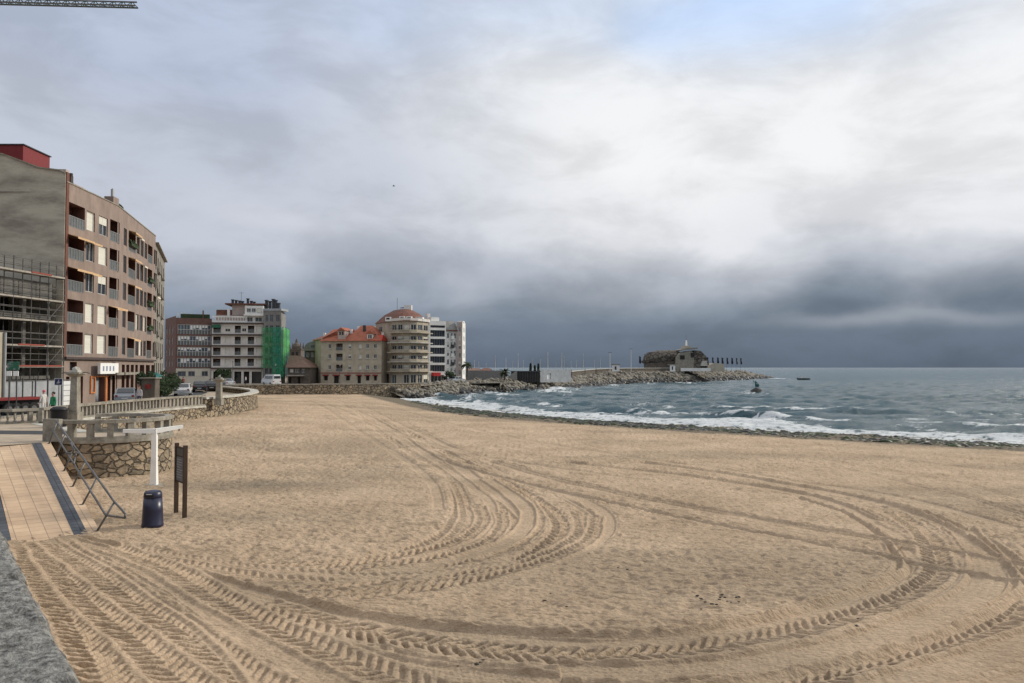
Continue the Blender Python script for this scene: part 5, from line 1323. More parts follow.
b = MB(); base_ = [(p[0] + (p[0] - cxr) * .03, p[1] + (p[1] - cyr) * .06) for p in allp]
lv = [(1.0, zr_ + .02), (.66, ZO(313.5, d)), (.34, ZO(308.6, d)), (.12, ZO(307.6, d))]
for (s0, z0), (s1, z1) in zip(lv, lv[1:]):
    nb_ = len(base_)
    for i in range(nb_):
        p, q = base_[i], base_[(i + 1) % nb_]
        L_ = lambda p_, s_, z_: (cxr + (p_[0] - cxr) * s_, cyr + (p_[1] - cyr) * s_, z_)
        b.face([L_(p, s0, z0), L_(q, s0, z0), L_(q, s1, z1), L_(p, s1, z1)])
b.face([(cxr + (p[0] - cxr) * .12, cyr + (p[1] - cyr) * .12, ZO(306, d)) for p in base_])
b.build('roof', 'roof_rust', root)
b = MB(); wall_run(b, crv, zr_ + .03, zr_ + .6, .3, 0, .35); b.build('attic_parapet', 'plaster_warm', root)
for px_, a in ((388, 0), (402, 0), (409, 0), (415, 0), (420, 0)):
    x_, y_ = Q(px_, d - 3.4 if 395 < px_ < 412 else d - 1.6); b = MB(); b.box(x_ - .55, x_ + .55, y_ - .3, y_ + 2.4, zr_ + .05, ZO(317.5, d)); dm_ = b.build('dormer', 'plaster_white', root)
    b = MB(); b.box(x_ - .35, x_ + .35, y_ - .33, y_ - .302, zr_ + .4, ZO(318.3, d)); b.build('dormer_window', 'glass', dm_)
x_, y_ = Q(407.5, d + 3); b = MB(); b.box(x_ - .8, x_ + .8, y_, y_ + 1.5, ZO(310, d), ZO(305, d + 3)); b.build('lift_room', 'plaster_white', root)
x_, y_ = Q(397, d + 4); b = MB(); b.tube((x_, y_, ZO(309, d)), (x_, y_, ZO(296, d)), .04, n=5); b.build('antenna', 'steel_dark', root)

# ---- modern white strip window block
root = thing('apartment_block', (*Q(439, 174), PZ), 'white block with dark strip windows next to the curved balconies', 'apartment block')
f = Fac(Q(429, 172), Q(445.8, 174), PZ, ZO(321, 173)); w = MB(); ops = []
for k in range(5):
    z1, z0 = ZO(330.2 + 8.7 * k, 173), ZO(336.6 + 8.7 * k, 173); ops.append((.3, f.L - .15, z0, z1, .5))
    b = MB(); f.box(b, .3, f.L - .15, z0, z1, .45, .5, 0)
    for j in range(7): u = .3 + (f.L - .5) * j / 6; f.box(b, u, u + .05, z0, z1, .4, .448, 1)
    b.build('strip_window', ['glass', 'frame_alu'], root)
z1 = ZO(375, 173); ops.append((.5, f.L - .4, PZ + .02, z1, .8)); b = MB(); f.box(b, .5, f.L - .4, PZ + .02, z1, .75, .8, 0)
for j in range(4): f.box(b, .6 + j * .85, .7 + j * .85, PZ, z1, .6, .748, 1)
b.build('shop_window', ['glass', 'frame_white'], root)
ops.append((.3, f.L - .15, ZO(327.7, 173), ZO(325.3, 173), .4)); b = MB(); f.box(b, .3, f.L - .15, ZO(327.7, 173), ZO(325.3, 173), .35, .4); b.build('strip_window', 'slate', root)
f.wall(w, ops); w.face([f.P(0, f.z1), f.P(f.L, f.z1), f.P(f.L, f.z1, 10), f.P(0, f.z1, 10)]); w.build('wall', 'plaster_white', root)
b = MB(); f.box(b, f.u(431.5), f.u(438.5), ZO(376, 172), ZO(372.5, 172), -1.2, -.01); b.build('awning', mat('bright red awning', (.6, .05, .05)), root)
b = MB(); f.box(b, f.u(433), f.u(441), f.z1, f.z1 + .9, 1, 3); b.build('roof_room', 'plaster_white', root)
b = MB(); f.box(b, f.u(431), f.u(434), f.z1, f.z1 + 1.7, 2, 3); b.build('chimney', 'plaster_white', root)
# ---- grey roofed slim block
root = thing('apartment_block', (*Q(451, 176), PZ), 'slim pale block with dark mansard roof and scattered balconies', 'apartment block')
f = Fac(Q(446, 175), Q(456.6, 176.5), PZ, ZO(330.5, 175)); w = MB(); ops = []
for k in range(5):
    z1 = ZO(333 + 8.8 * k, 175)
    for a, b_ in ((447, 449.2), (450.5, 452.6), (453.6, 455.8)):
        u0, u1 = f.u(a), f.u(b_); ops.append((u0, u1, z1 - 1.15, z1, .2)); window(root, f, u0, u1, z1 - 1.15, z1, random.choice(['glass', 'glass', 'half']), .1, sub=False)
    b = MB(); f.box(b, f.u(450), f.u(453), z1 - 1.35, z1 - 1.2, -.6, -.004); f.box(b, f.u(450), f.u(453), z1 - 1.2, z1 - .6, -.6, -.55); b.build('balcony', 'rail_dark' if k % 2 else 'plaster_white', root)
f.wall(w, ops); w.build('wall', 'plaster_white', root)
b = MB(); b.face([f.P(-1.2, f.z1, -.2), f.P(f.L + .3, f.z1, -.2), f.P(f.L + .3, ZO(321, 177), 1.6), f.P(-1.2, ZO(321, 177), 1.6)]); b.face([f.P(-1.2, ZO(321, 177), 1.6), f.P(f.L + .3, ZO(321, 177), 1.6), f.P(f.L + .3, ZO(321, 177), 9), f.P(-1.2, ZO(321, 177), 9)]); b.build('roof', 'grey_plaster', root)
b = MB(); f.box(b, 0, f.L, f.z1 - .1, f.z1 + .15, -.5, -.22); b.build('cornice', 'roof_rust', root)
# ---- pinkish block with bright end wall
root = thing('apartment_block', (*Q(461, 177), PZ), 'tall pinkish block with a sunlit white end wall closing the seafront row', 'apartment block')
f = Fac(Q(456.7, 176.1), Q(462.3, 176), PZ, ZO(322, 176)); fr = Fac(Q(462.3, 176), Q(465.4, 184), PZ, ZO(321.5, 176)); w = MB(); ops = []
for k in range(6):
    z1 = ZO(327 + 8.6 * k, 176)
    u0, u1 = f.u(458.4), f.u(460.8); ops.append((u0, u1, z1 - 1.1, z1, .2)); window(root, f, u0, u1, z1 - 1.1, z1, random.choice(['blind', 'half', 'grey']), .1, sub=False)
f.wall(w, ops); o2 = []
for k in range(6):
    z1 = ZO(327 + 8.6 * k, 176)
    for u0 in (2, 5): o2.append((u0, u0 + 1, z1 - 1.1, z1, .2)); window(root, fr, u0, u0 + 1, z1 - 1.1, z1, 'grey', .1, sub=False)
fr.wall(w, o2, 1); w.face([f.P(0, f.z1 - .1), f.P(f.L, f.z1 - .1), (*Q(465.4, 184), f.z1 - .1), f.P(0, f.z1 - .1, 9)]); w.build('wall', ['plaster_pink', 'plaster_white'], root)
b = MB(); f.box(b, 0, f.L, f.z1, f.z1 + .3, 1, 4); b.build('roof_room', 'plaster_white', root)
# ================================================================ BREAKWATER
BW = [(416, 137, 1.6), (434, 142, 1.75), (450, 149, 1.85), (470, 157, 2.0), (507, 172, 2.4), (554, 188, 2.05), (576, 204, 2.35), (600, 228, 2.9), (622, 252, 3.5), (640, 265, 3.75), (697, 292, 3.9), (735, 335, 4.0), (758, 375, 3.4), (772, 405, .9)]
def bwi(t):
    i = min(int(t), len(BW) - 2); f_ = t - i; a, b_ = BW[i], BW[i + 1]
    px_ = a[0] + (b_[0] - a[0]) * f_; d = a[1] + (b_[1] - a[1]) * f_; zc = a[2] + (b_[2] - a[2]) * f_
    return Vector(Q(px_, d)), zc, d
g = MB(); slope = []
for k in range(len(BW) * 6 - 5):
    p, zc, d = bwi(k / 6); slope.append((p, zc, d))
pts = [(s[0].x, s[0].y) for s in slope]
core = MB()
def inland(i, dist_):
    d = (slope[min(i + 1, len(slope) - 1)][0] - slope[max(i - 1, 0)][0]).normalized(); l = Vector((-d.y, d.x)); return slope[i][0] + l * dist_
for i in range(len(slope) - 1):
    r0 = []
    for j in (i, i + 1):
        zc = slope[j][1]; w_ = 5 + zc
        r0.append([(*inland(j, -1.5), -1.6), (*inland(j, w_), zc - .35), (*inland(j, w_ + 16), zc - .35), (*inland(j, w_ + 26), -2)])
    for q in range(3): core.face([r0[0][q], r0[1][q], r0[1][q + 1], r0[0][q + 1]], 0 if q != 1 else 1)
struct(core.build('breakwater', ['rock', 'granite']))
rk = MB()
for i in range(len(slope) - 1):
    p0, zc, d = slope[i]; seg = (slope[i + 1][0] - p0).length; dd = (slope[i + 1][0] - p0).normalized(); l = Vector((-dd.y, dd.x))
    size = .27 + .0014 * d; n = int(seg * (4.5 + zc) / (size * size * 1.5))
    n = min(n, 250)
    for q in range(n):
        t = random.random(); s = random.random() * seg; p = p0 + dd * s + l * (t * (5 + zc) + random.uniform(-1.4, .3))
        z = -.55 + (zc + (.55 if d < 182 else .1)) * t + random.uniform(-.15, .1)
        r = size * random.uniform(.6, 1.45)
        mm = 1 if t < .32 + random.uniform(-.08, .14) else 0
        if mm == 0 and random.random() < .12: mm = 2
        rk.blob((p.x, p.y, z), (r * random.uniform(.8, 1.4), r, r * random.uniform(.6, 1)), mm, .2, 1)
tag(rk.build('armour_rocks', ['rock', 'rock_wet', 'dark_stone']), 'sloping riprap of pale quarry boulders, dark and wet at the waterline', 'riprap', kind='stuff')
# walkway wall along the crest
o = thing('walkway_wall', (*Q(650, 285), 4), 'low pale walkway wall with dark railing running along the breakwater crest', 'wall')
cr = [tuple(inland(i, 5.4 + slope[i][1])) + (slope[i][1],) for i in range(30, len(slope) - 10)]
b = MB()
for (x0, y0, z0), (x1, y1, z1) in zip(cr, cr[1:]): b.hexa([(x0, y0, z0 - .4), (x1, y1, z1 - .4), (x1, y1 + .5, z1 - .4), (x0, y0 + .5, z0 - .4), (x0, y0, z0 + .85), (x1, y1, z1 + .85), (x1, y1 + .5, z1 + .85), (x0, y0 + .5, z0 + .85)])
b.build('wall', 'dark_stone', o)
b = MB()
for (x0, y0, z0), (x1, y1, z1) in zip(cr, cr[1:]): b.bar((x0, y0 + .25, z0 + .95), (x1, y1 + .25, z1 + .95), .7, .18)
b.build('coping', 'granite_light', o)
# harbour back wall left (grey) and red roofs
o = thing('harbour_wall', (*Q(490, 190), 1), 'low grey harbour wall right of the palm tree', 'wall')
b = MB(); f = Fac(Q(466, 196), Q(506, 192), 0, ZO(370.5, 194)); f.box(b, 0, f.L, 0, f.z1, 0, .6); b.build('masonry', mat('grey harbour wall', (.2, .2, .2), (.14, .14, .14)), o)
for (a, b_, lab, mm) in ((466, 480, 'flat brown tiled shed roof just above the grey harbour wall beside the palm', 'roof_old'), (481, 491, 'second smaller brown roofed shed behind the grey harbour wall', 'roof_rust')):
    o = thing('harbour_shed', (*Q((a + b_) / 2, 206), 1), lab, 'shed'); f = Fac(Q(a, 206), Q(b_, 206), .5, ZO(370.5, 206)); b = MB(); f.box(b, 0, f.L, .5, f.z1, 0, 6); b.build('wall', 'plaster_beige', o)
    b = MB(); zt_ = ZO(368, 206); b.face([f.P(-.3, f.z1, -.4), f.P(f.L + .3, f.z1, -.4), f.P(f.L - .5, zt_, 3), f.P(.5, zt_, 3)]); b.face([f.P(.5, zt_, 3), f.P(f.L - .5, zt_, 3), f.P(f.L + .3, f.z1, 6.4), f.P(-.3, f.z1, 6.4)]); b.build('roof', mm, o)
# triangular grey slipway block, dark container, white block
o = thing('stone_ramp', (*Q(511, 184), 2), 'sloping grey stone wedge beside the dark store on the breakwater', 'wall')
b = MB(); x0, y0 = Q(503, 184); x1, _ = Q(517, 184); b.face([(x0, y0, 2), (x1, y0, 2), (x1, y0, ZO(370.5, 184))]); b.face([(x0, y0 + 4, 2), (x1, y0 + 4, ZO(370.5, 184)), (x1, y0 + 4, 2)]); b.face([(x0, y0, 2), (x1, y0, ZO(370.5, 184)), (x1, y0 + 4, ZO(370.5, 184)), (x0, y0 + 4, 2)]); b.build('masonry', 'grey_plaster', o)
o = thing('harbour_store', (*Q(528, 188), 2), 'dark flat roofed store with vertical posts on the breakwater', 'building')
f = Fac(Q(517, 186), Q(540, 188), 1.5, ZO(371.8, 187)); b = MB(); f.box(b, 0, f.L, 1.5, f.z1, 0, 4); b.build('wall', 'dark_room', o)
b = MB()
for k in range(9): f.box(b, f.L * k / 9, f.L * k / 9 + .12, 1.5, f.z1, -.08, -.003)
b.build('post', 'slate', o)
b = MB(); f.box(b, -.1, f.L + .1, f.z1 + .002, f.z1 + .2, -.15, 4.1); b.build('roof', 'slate', o)
o = thing('harbour_store', (*Q(552, 190), 2), 'white rendered store with small door between the dark store and the crest wall', 'building')
f = Fac(Q(540.3, 188.5), Q(571, 196), 1.5, ZO(369.6, 190)); w = MB(); ops = [(f.u(547), f.u(551), 2.2, 3.6, .3)]
f.wall(w, ops); w.face([f.P(0, f.z1), f.P(f.L, f.z1), f.P(f.L, f.z1, 4), f.P(0, f.z1, 4)]); w.build('wall', 'grey_panel', o)
b = MB(); f.box(b, f.u(547), f.u(551), 2.2, 3.6, .25, .3); b.build('door', 'plaster_white', o)
o = thing('harbour_wall', (*Q(590, 222), 2), 'long low white wall at the back of the breakwater behind the walkers', 'wall')
b = MB(); p_ = [Q(570, 236), Q(590, 256), Q(605, 268), Q(622, 290)]
zz_ = [ZO(370.3, 236), ZO(369.8, 256), ZO(369, 268), ZO(368.7, 290)]
for i in range(3):
    (x0, y0), (x1, y1) = p_[i], p_[i + 1]; b.hexa([(x0, y0, 1), (x1, y1, 1), (x1, y1 + .5, 1), (x0, y0 + .5, 1), (x0, y0, zz_[i]), (x1, y1, zz_[i + 1]), (x1, y1 + .5, zz_[i + 1]), (x0, y0 + .5, zz_[i])])
b.build('masonry', 'grey_panel', o)
def kiosk(px0, px1, d, y0, y1, label, m='plaster_white'):
    o = thing('kiosk', (*Q((px0 + px1) / 2, d), ZO(y1, d)), label, 'kiosk'); f = Fac(Q(px0, d), Q(px1, d), ZO(y1, d) - .5, ZO(y0, d))
    w = MB(); ops = [(f.L * .35, f.L * .6, f.z0 + .5, f.z1 - .5, .2)]; f.wall(w, ops); g_ = Fac(f.P(f.L, 0)[:2], f.P(f.L, 0, 3)[:2], f.z0, f.z1); g_.wall(w, []); w.build('wall', m, o)
    b = MB(); f.box(b, *ops[0][:4], .15, .2); b.build('door', 'slate', o)
    b = MB(); f.box(b, -.2, f.L + .2, f.z1 + .003, f.z1 + .25, -.2, 3.2); b.build('roof', 'granite', o)
kiosk(612, 619.5, 256, 364.8, 369.8, 'small pale hut on the breakwater left of the round rock building')
kiosk(669.8, 675.2, 283, 365, 370, 'small white cabin in front of the round rock building')

# ---- round rock building
d = 302; o = thing('rock_building', (*Q(675, d), 4), 'dark rounded rock shaped building with pale prow and white mast on the breakwater', 'monument')
u = d / F
def PX(px_, y_, dd=d): return (Q(px_, dd)[0], dd, ZO(y_, dd))
b = MB(); vs, fs = ICO[3]; i0 = len(b.v); cx_, _, cz_ = PX(664, 357.5)
for v in vs:
    e = lambda a, n_: math.copysign(abs(a) ** n_, a)
    x_ = e(v[0], .8) * 7.6; z_ = e(v[2], .8) * 2.9; y_ = v[1] * 6
    k = 1 + (float(fbm(np.array([v[0] * 3 + v[1] * 2]), np.array([v[2] * 3 - v[1]]), 3, 5)[0]) - .5) * .34
    b.v.append((cx_ + x_ * k, d + 3 + y_ * k, cz_ + z_ * k + v[0] * .7))
for f_ in fs: b.f.append(tuple(i0 + q for q in f_)); b.m.append(0)
b.build('rock_shell', 'rubble_dark', o, smooth=True)
def slab(name, pts_, d0, d1, m, par=o):
    b = MB(); A = [PX(p[0], p[1], d) for p in pts_]; n = len(A)
    b.face([(a[0], d0, a[2]) for a in A]); b.face([(a[0], d1, a[2]) for a in reversed(A)])
    for k in range(n): p, q = A[k], A[(k + 1) % n]; b.face([(p[0], d0, p[2]), (p[0], d1, p[2]), (q[0], d1, q[2]), (q[0], d0, q[2])])
    return b.build(name, m, par)
slab('prow_wall', [(673, 371), (673.5, 358), (678, 353), (688, 350.8), (691, 353), (691, 371)], d - 4.6, d + 5, 'granite')
slab('shell_base', [(646, 371), (646, 363.5), (673, 361), (673, 371)], d - 2.4, d + 5, 'dark_stone')
slab('stone_base', [(691, 371), (690, 353), (692, 350.5), (698, 351), (703, 356), (706, 363), (707, 371)], d - 4.4, d + 5, 'rubble_dark')
slab('pale_steps', [(704, 371), (704, 366), (710, 363.2), (720, 363.8), (720.5, 371)], d - 5.8, d + 3, 'granite_wall')
slab('pale_steps', [(697, 366), (699, 361), (703, 361), (704, 366)], d - 5.6, d + 3, 'granite_light')
slab('roof_slab', [(677, 350.2), (684, 348.2), (694.5, 347.8), (695, 349.2), (684, 349.8), (678, 351.4)], d - 5.2, d + 5, 'granite')
slab('roof_room', [(682, 348.6), (682.5, 346), (688, 346), (690, 348.6)], d - 3, d + 2, 'granite_wall')
slab('low_wall', [(677, 371), (677, 368), (706, 368), (706, 371)], d - 7, d - 6.3, 'plaster_white')
for a, c, y0, y1 in ((677.5, 682, 355.5, 359.5), (688, 691, 353, 357)):
    slab('window', [(a, y1), (a, y0), (c, y0), (c, y1)], d - 4.72 if a < 680 else d - 5.3, d - 4.6, 'dark_room')
b = MB(); p = PX(686.3, 345.6); b.lathe((p[0], d, p[2]), [(.38, 0), (.32, 1.2), (.2, 1.9), (.03, 2.0)], 8); b.build('mast_lantern', 'white_paint', o)
b = MB(); b.tube((p[0], d, p[2] + 1.9), (p[0], d, p[2] + 4), .04, n=5); b.build('antenna', 'steel', o)
# flags
proto = None
for k, px_ in enumerate((639, 696.5, 701.5, 706.8, 712, 717, 721.5, 726.5, 731.2, 736, 740.2)):
    dd = 292 if k == 0 else 306 + (px_ - 697) * .7
    if proto is None:
        proto = local_thing('flagpole', 'tall pole with drooping dark flag left of the round rock building', 'flagpole')
        b = MB(); b.tube((0, 0, -.5), (0, 0, 5.0), .045, .03, 6); b.build('pole', 'steel', proto)
        b = MB(); n_ = 7
        for j in range(n_):
            for i in range(3):
                def fp(i_, j_): w_ = .23 * i_ * (1 - .15 * math.sin(j_)); return (.05 + w_, .12 * math.sin(i_ * 2 + j_ * .8), 4.9 - j_ * .36 - i_ * .12)
                b.face([fp(i, j), fp(i + 1, j), fp(i + 1, j + 1), fp(i, j + 1)])
        b.build('flag', mat('dark flag cloth', (.02, .035, .05), (.04, .02, .025)), proto); r = proto
    else:
        r = copy_tree(proto); r['label'] = 'dark drooping flag in the row of flagpoles right of the round rock building'; r['group'] = 'flagpoles in a row on the breakwater'
    r.location = (*Q(px_, dd), ZO(369.5, dd)); r.rotation_euler.z = random.uniform(-.5, .5)
# thin lamp posts on the breakwater
lp = None
for px_, dd, yt, lab in ((631, 268, 349, 'tall thin pale mast standing between the hut and the dark flag'), (610, 240, 352.5, 'tall thin lamp mast standing just left of the small pale hut')):
    o = thing('lamp_mast', (*Q(px_, dd), ZO(370, dd)), lab, 'lamp post'); x_, y_ = Q(px_, dd)
    b = MB(); b.tube((x_, y_, ZO(372, dd)), (x_, y_, ZO(yt, dd)), .11, .07, 6); b.build('pole', 'frame_white', o)
    b = MB(); b.bar((x_ - .5, y_, ZO(yt, dd)), (x_ + .5, y_, ZO(yt, dd)), .2, .12); b.build('lamp_head', 'steel', o)
# moored yachts behind the breakwater: hulls, cabins, masts
ya = local_thing('sailing_yacht', 'white sailing yacht moored in the marina behind the breakwater, only its mast showing', 'sailing boat', 'yachts moored behind the breakwater')
b = MB(); n_ = 9
def hull(b, L, w, h, z0=0):
    secs = []
    for k in range(n_ + 1):
        t = k / n_; x_ = -L / 2 + L * t; ww = w / 2 * (1 - (abs(t - .42) / .58) ** 2.4) + .05; secs.append([(x_, -ww, z0 + h), (x_, -ww * .7, z0 + h * .2), (x_, 0, z0 - .3), (x_, ww * .7, z0 + h * .2), (x_, ww, z0 + h)])
    for s0, s1 in zip(secs, secs[1:]):
        for j in range(4): b.face([s0[j], s1[j], s1[j + 1], s0[j + 1]])
        b.face([s0[4], s1[4], s1[0], s0[0]])
    b.face(secs[0]); b.face(list(reversed(secs[-1])))
hull(b, 9, 2.8, 1.1); b.build('hull', 'frame_white', ya, smooth=False)
b = MB(); b.hexa([(-1.8, -.8, 1.1), (1.8, -.6, 1.1), (1.8, .6, 1.1), (-1.8, .8, 1.1), (-1.5, -.6, 1.55), (1.3, -.45, 1.5), (1.3, .45, 1.5), (-1.5, .6, 1.55)]); b.build('cabin', 'frame_white', ya)
b = MB(); b.tube((.6, 0, 1.1), (.6, 0, 11.2), .10, .07, 6); b.tube((.6, -.7, 6), (.6, .7, 6), .03, n=4); b.build('mast', 'frame_white', ya)
b = MB(); b.tube((.6, 0, 2.1), (-3, 0, 2.2), .06, n=5); b.build('boom', 'frame_alu', ya)
b = MB()
for e_ in ((4.3, 0, 1.1), (-4.3, 0, 1.2), (.5, 1.25, 1.1), (.5, -1.25, 1.1)): b.tube((.6, 0, 11), e_, .012, n=3)
b.build('rigging', 'steel_dark', ya)
first = True
for (px_, yt, dd) in ((474, 360, 235), (479, 361.5, 242), (486.5, 363, 250), (495.5, 355, 246), (505.5, 358, 250), (513, 361, 244), (518, 353.5, 252), (523.5, 360, 258), (533, 357.5, 255), (541, 359, 262), (547.5, 352, 262), (556, 362, 270), (561.5, 353, 268), (564.5, 354.5, 276), (571, 361, 280), (576, 360, 285), (583.5, 353.5, 290), (595, 360, 300), (601, 358, 305)):
    r = ya if first else copy_tree(ya); first = False
    sc_ = (ZO(yt, dd) + .3) / 11.2; r.location = (*Q(px_, dd), -.3); r.scale = (sc_, sc_, sc_); r.rotation_euler.z = random.uniform(-.4, .4) + PI / 2
# statue on a rock
d = 163; x_, y_ = Q(755.5, d)
o = thing('sea_rock', (x_, y_, SEA), 'dark weedy rock ringed with surf off the end of the breakwater', 'rock')
b = MB(); b.blob((x_ + .1, y_, .0), (1.25, 1.0, .95), 0, .12, 2); b.blob((x_ + .9, y_ + .1, -.1), (.9, .8, .5), 0, .14, 2); b.build('boulder', 'rock_wet', o, smooth=False)
def figure(name, loc, rz, label, cat, joints, edges, rad, zones, parts=(), group=None):
    """continuous skinned body; zones: function(z,x)->material index"""
    root = local_thing(name, label, cat, group)
    me = bpy.data.meshes.new('body'); names = list(joints); idx = {n: i for i, n in enumerate(names)}
    me.from_pydata([joints[n] for n in names], [(idx[a], idx[b_]) for a, b_ in edges], []); o = bpy.data.objects.new('body', me); COL.objects.link(o)
    o.modifiers.new('s', 'SKIN'); 
    for n in names:
        r_ = rad.get(n, .05); r_ = r_ if isinstance(r_, tuple) else (r_, r_); me.skin_vertices[0].data[idx[n]].radius = r_
    me.skin_vertices[0].data[idx['pelvis']].use_root = True
    sb = o.modifiers.new('u', 'SUBSURF'); sb.levels = sb.render_levels = 2
    dg = bpy.context.evaluated_depsgraph_get(); dg.update(); m2 = bpy.data.meshes.new_from_object(o.evaluated_get(dg)); o.modifiers.clear(); o.data = m2; o.name = 'body'
    mats, fn = zones
    m2.materials.clear()
    for m_ in mats: m2.materials.append(M[m_] if isinstance(m_, str) else m_)
    for p in m2.polygons: p.material_index = fn(p.center); p.use_smooth = True
    o.parent = root; root.location = loc; root.rotation_euler.z = rz
    return root
def body_joints(arm_l=((.24, 0, 1.1), (.27, .06, .86)), arm_r=((-.24, 0, 1.1), (-.27, .06, .86)), stride=.12):
    J = {'pelvis': (0, 0, .95), 'waist': (0, 0, 1.1), 'chest': (0, 0, 1.32), 'neck': (0, 0, 1.48), 'chin': (0, .01, 1.55), 'head': (0, .015, 1.66), 'crown': (0, 0, 1.74)}
    for s, nm in ((1, 'l'), (-1, 'r')):
        st = stride * s
        J['sh' + nm] = (.18 * s, 0, 1.40); e, h_ = (arm_l if s > 0 else arm_r); J['el' + nm] = e; J['wr' + nm] = h_
        hd_ = Vector(h_) + (Vector(h_) - Vector(e)).normalized() * .09; J['ha' + nm] = tuple(hd_)
        for q, off_ in enumerate((-.03, -.01, .012, .032)):
            J[f'f{q}{nm}'] = (hd_[0], hd_[1] + off_, hd_[2] - .075 + abs(off_) * .5)
        J['th' + nm] = (hd_[0] - .02 * s, hd_[1] + .05, hd_[2] - .01)
        J['hip' + nm] = (.09 * s, 0, .9); J['kn' + nm] = (.1 * s, st * .6 + .02, .5); J['an' + nm] = (.1 * s, st, .09); J['to' + nm] = (.11 * s, st + .16, .04)
    E = [('pelvis', 'waist'), ('waist', 'chest'), ('chest', 'neck'), ('neck', 'chin'), ('chin', 'head'), ('head', 'crown')]
    for nm in 'lr':
        E += [('chest', 'sh' + nm), ('sh' + nm, 'el' + nm), ('el' + nm, 'wr' + nm), ('wr' + nm, 'ha' + nm), ('ha' + nm, 'th' + nm), ('pelvis', 'hip' + nm), ('hip' + nm, 'kn' + nm), ('kn' + nm, 'an' + nm), ('an' + nm, 'to' + nm)]
        E += [('ha' + nm, f'f{q}{nm}') for q in range(4)]
    Rr = {'pelvis': (.15, .11), 'waist': (.13, .1), 'chest': (.17, .12), 'neck': .055, 'chin': (.075, .075), 'head': (.085, .1), 'crown': .06}
    for nm in 'lr':
        Rr.update({'sh' + nm: .065, 'el' + nm: .045, 'wr' + nm: .032, 'ha' + nm: (.035, .025), 'th' + nm: .01, 'hip' + nm: .095, 'kn' + nm: .06, 'an' + nm: .04, 'to' + nm: .035})
        for q in range(4): Rr[f'f{q}{nm}'] = .009
    return J, E, Rr
def person(px_, d, z, rz, label, top, legs, hair, hat=None, **kw):
    J, E, Rr = body_joints(**kw)
    def zn(c):
        if c.z > 1.46: return 2
        if abs(c.x) > .2 and c.z < .92: return 2
        if c.z > .93 or abs(c.x) > .2: return 0
        return 1 if c.z > .07 else 3
    r = figure('person', (*Q(px_, d), z), rz, label, 'person', J, E, Rr, ([top, legs, 'skin', 'black'], zn))
    b = MB(); vs, fs = ICO[2]; i0 = len(b.v)
    for v in vs: b.v.append((v[0] * .105, -.02 + v[1] * .115, 1.69 + v[2] * .10))
    for f_ in fs:
        c = sum((Vector(b.v[i0 + q]) for q in f_), Vector()) / 3
        if c.z > 1.67 + (.05 if c.y > .03 else -.05): b.f.append(tuple(i0 + q for q in f_)); b.m.append(0)
    b.build('cap' if hat else 'hair', hat or hair, r, smooth=True)
    b = MB()       # nose and eyes
    b.blob((0, .115, 1.63), (.012, .018, .02), 0, .05, 1); b.build('nose', 'skin', r)
    b = MB()
    for s in (-1, 1): b.blob((.032 * s, .108, 1.655), (.012, .008, .008), 0, 0, 1)
    b.build('eyes', 'black', r)
    return r
mg = mat('green jacket', (.03, .22, .10)); mk = mat('dark trousers', (.02, .02, .025)); mp_ = mat('pale shirt', (.5, .46, .48)); mj = mat('blue jeans', (.05, .07, .12)); hr_ = mat('auburn hair', (.12, .035, .02)); hb = mat('dark hair', (.02, .015, .012)); pk = mat('pink cap', (.6, .16, .2)); wt = mat('white shirt', (.6, .58, .55))
person(54, 50.5, PZ, 2.7, 'person in green jacket and dark trousers standing beside the black bin', mg, mk, hb)
person(44.5, 55, PZ, 1.2, 'person with pink cap and pale top standing behind the left balustrade', wt, wt, hb, pk)
person(140, 67, PZ, 3.0, 'auburn haired person in pale lilac shirt by the long balustrade', mp_, mj, hr_)
person(178, 128, PZ, 2.0, 'person in dark coat and jeans walking below the brick gallery block', mk, mj, hb)
person(183.5, 131, PZ, 0.5, 'person in red top standing at the cream ground floor', mat('red top', (.35, .05, .04)), mk, hb)
person(246, 150, PZ, 1.5, 'person in pale shirt walking past the dark shopfronts of the white block', mp_, mk, hb)
# walkers on the breakwater
mw = mat('dark coat', (.02, .02, .022))
for px_, dd, lab in ((571.5, 203, 'person in black coat walking on the breakwater, nearest the white store'), (585, 215, 'person in dark clothes on the breakwater halfway to the hut'), (596, 228, 'small dark figure on the breakwater left of the tall lamp mast')):
    person(px_, dd, {571.5: 2.6, 585: 2.9, 596: 3.2}[px_], 1.5, lab, mw, mj if px_ == 585 else mk, hb)
# bronze figure on the sea rock, arms raised with a staff
J, E, Rr = body_joints(arm_l=((.38, .05, 1.5), (.5, .1, 1.78)), arm_r=((-.36, .02, 1.2), (-.5, .05, 1.0)), stride=.2)
st = figure('statue', (x_, y_, .62), 2.8, 'verdigris bronze standing figure on the surf ringed rock', 'statue', J, E, {k: ((v[0] * 1.35, v[1] * 1.35) if isinstance(v, tuple) else v * 1.35) for k, v in Rr.items()}, (['bronze'], lambda c: 0))
b = MB(); b.blob((-.42, .0, .75), (.28, .2, .42), 0, .2, 2); b.build('drapery', 'bronze', st)
b = MB(); b.tube((.55, .1, .2), (.5, .1, 2.6), .03, n=6); b.build('staff', 'bronze', st)
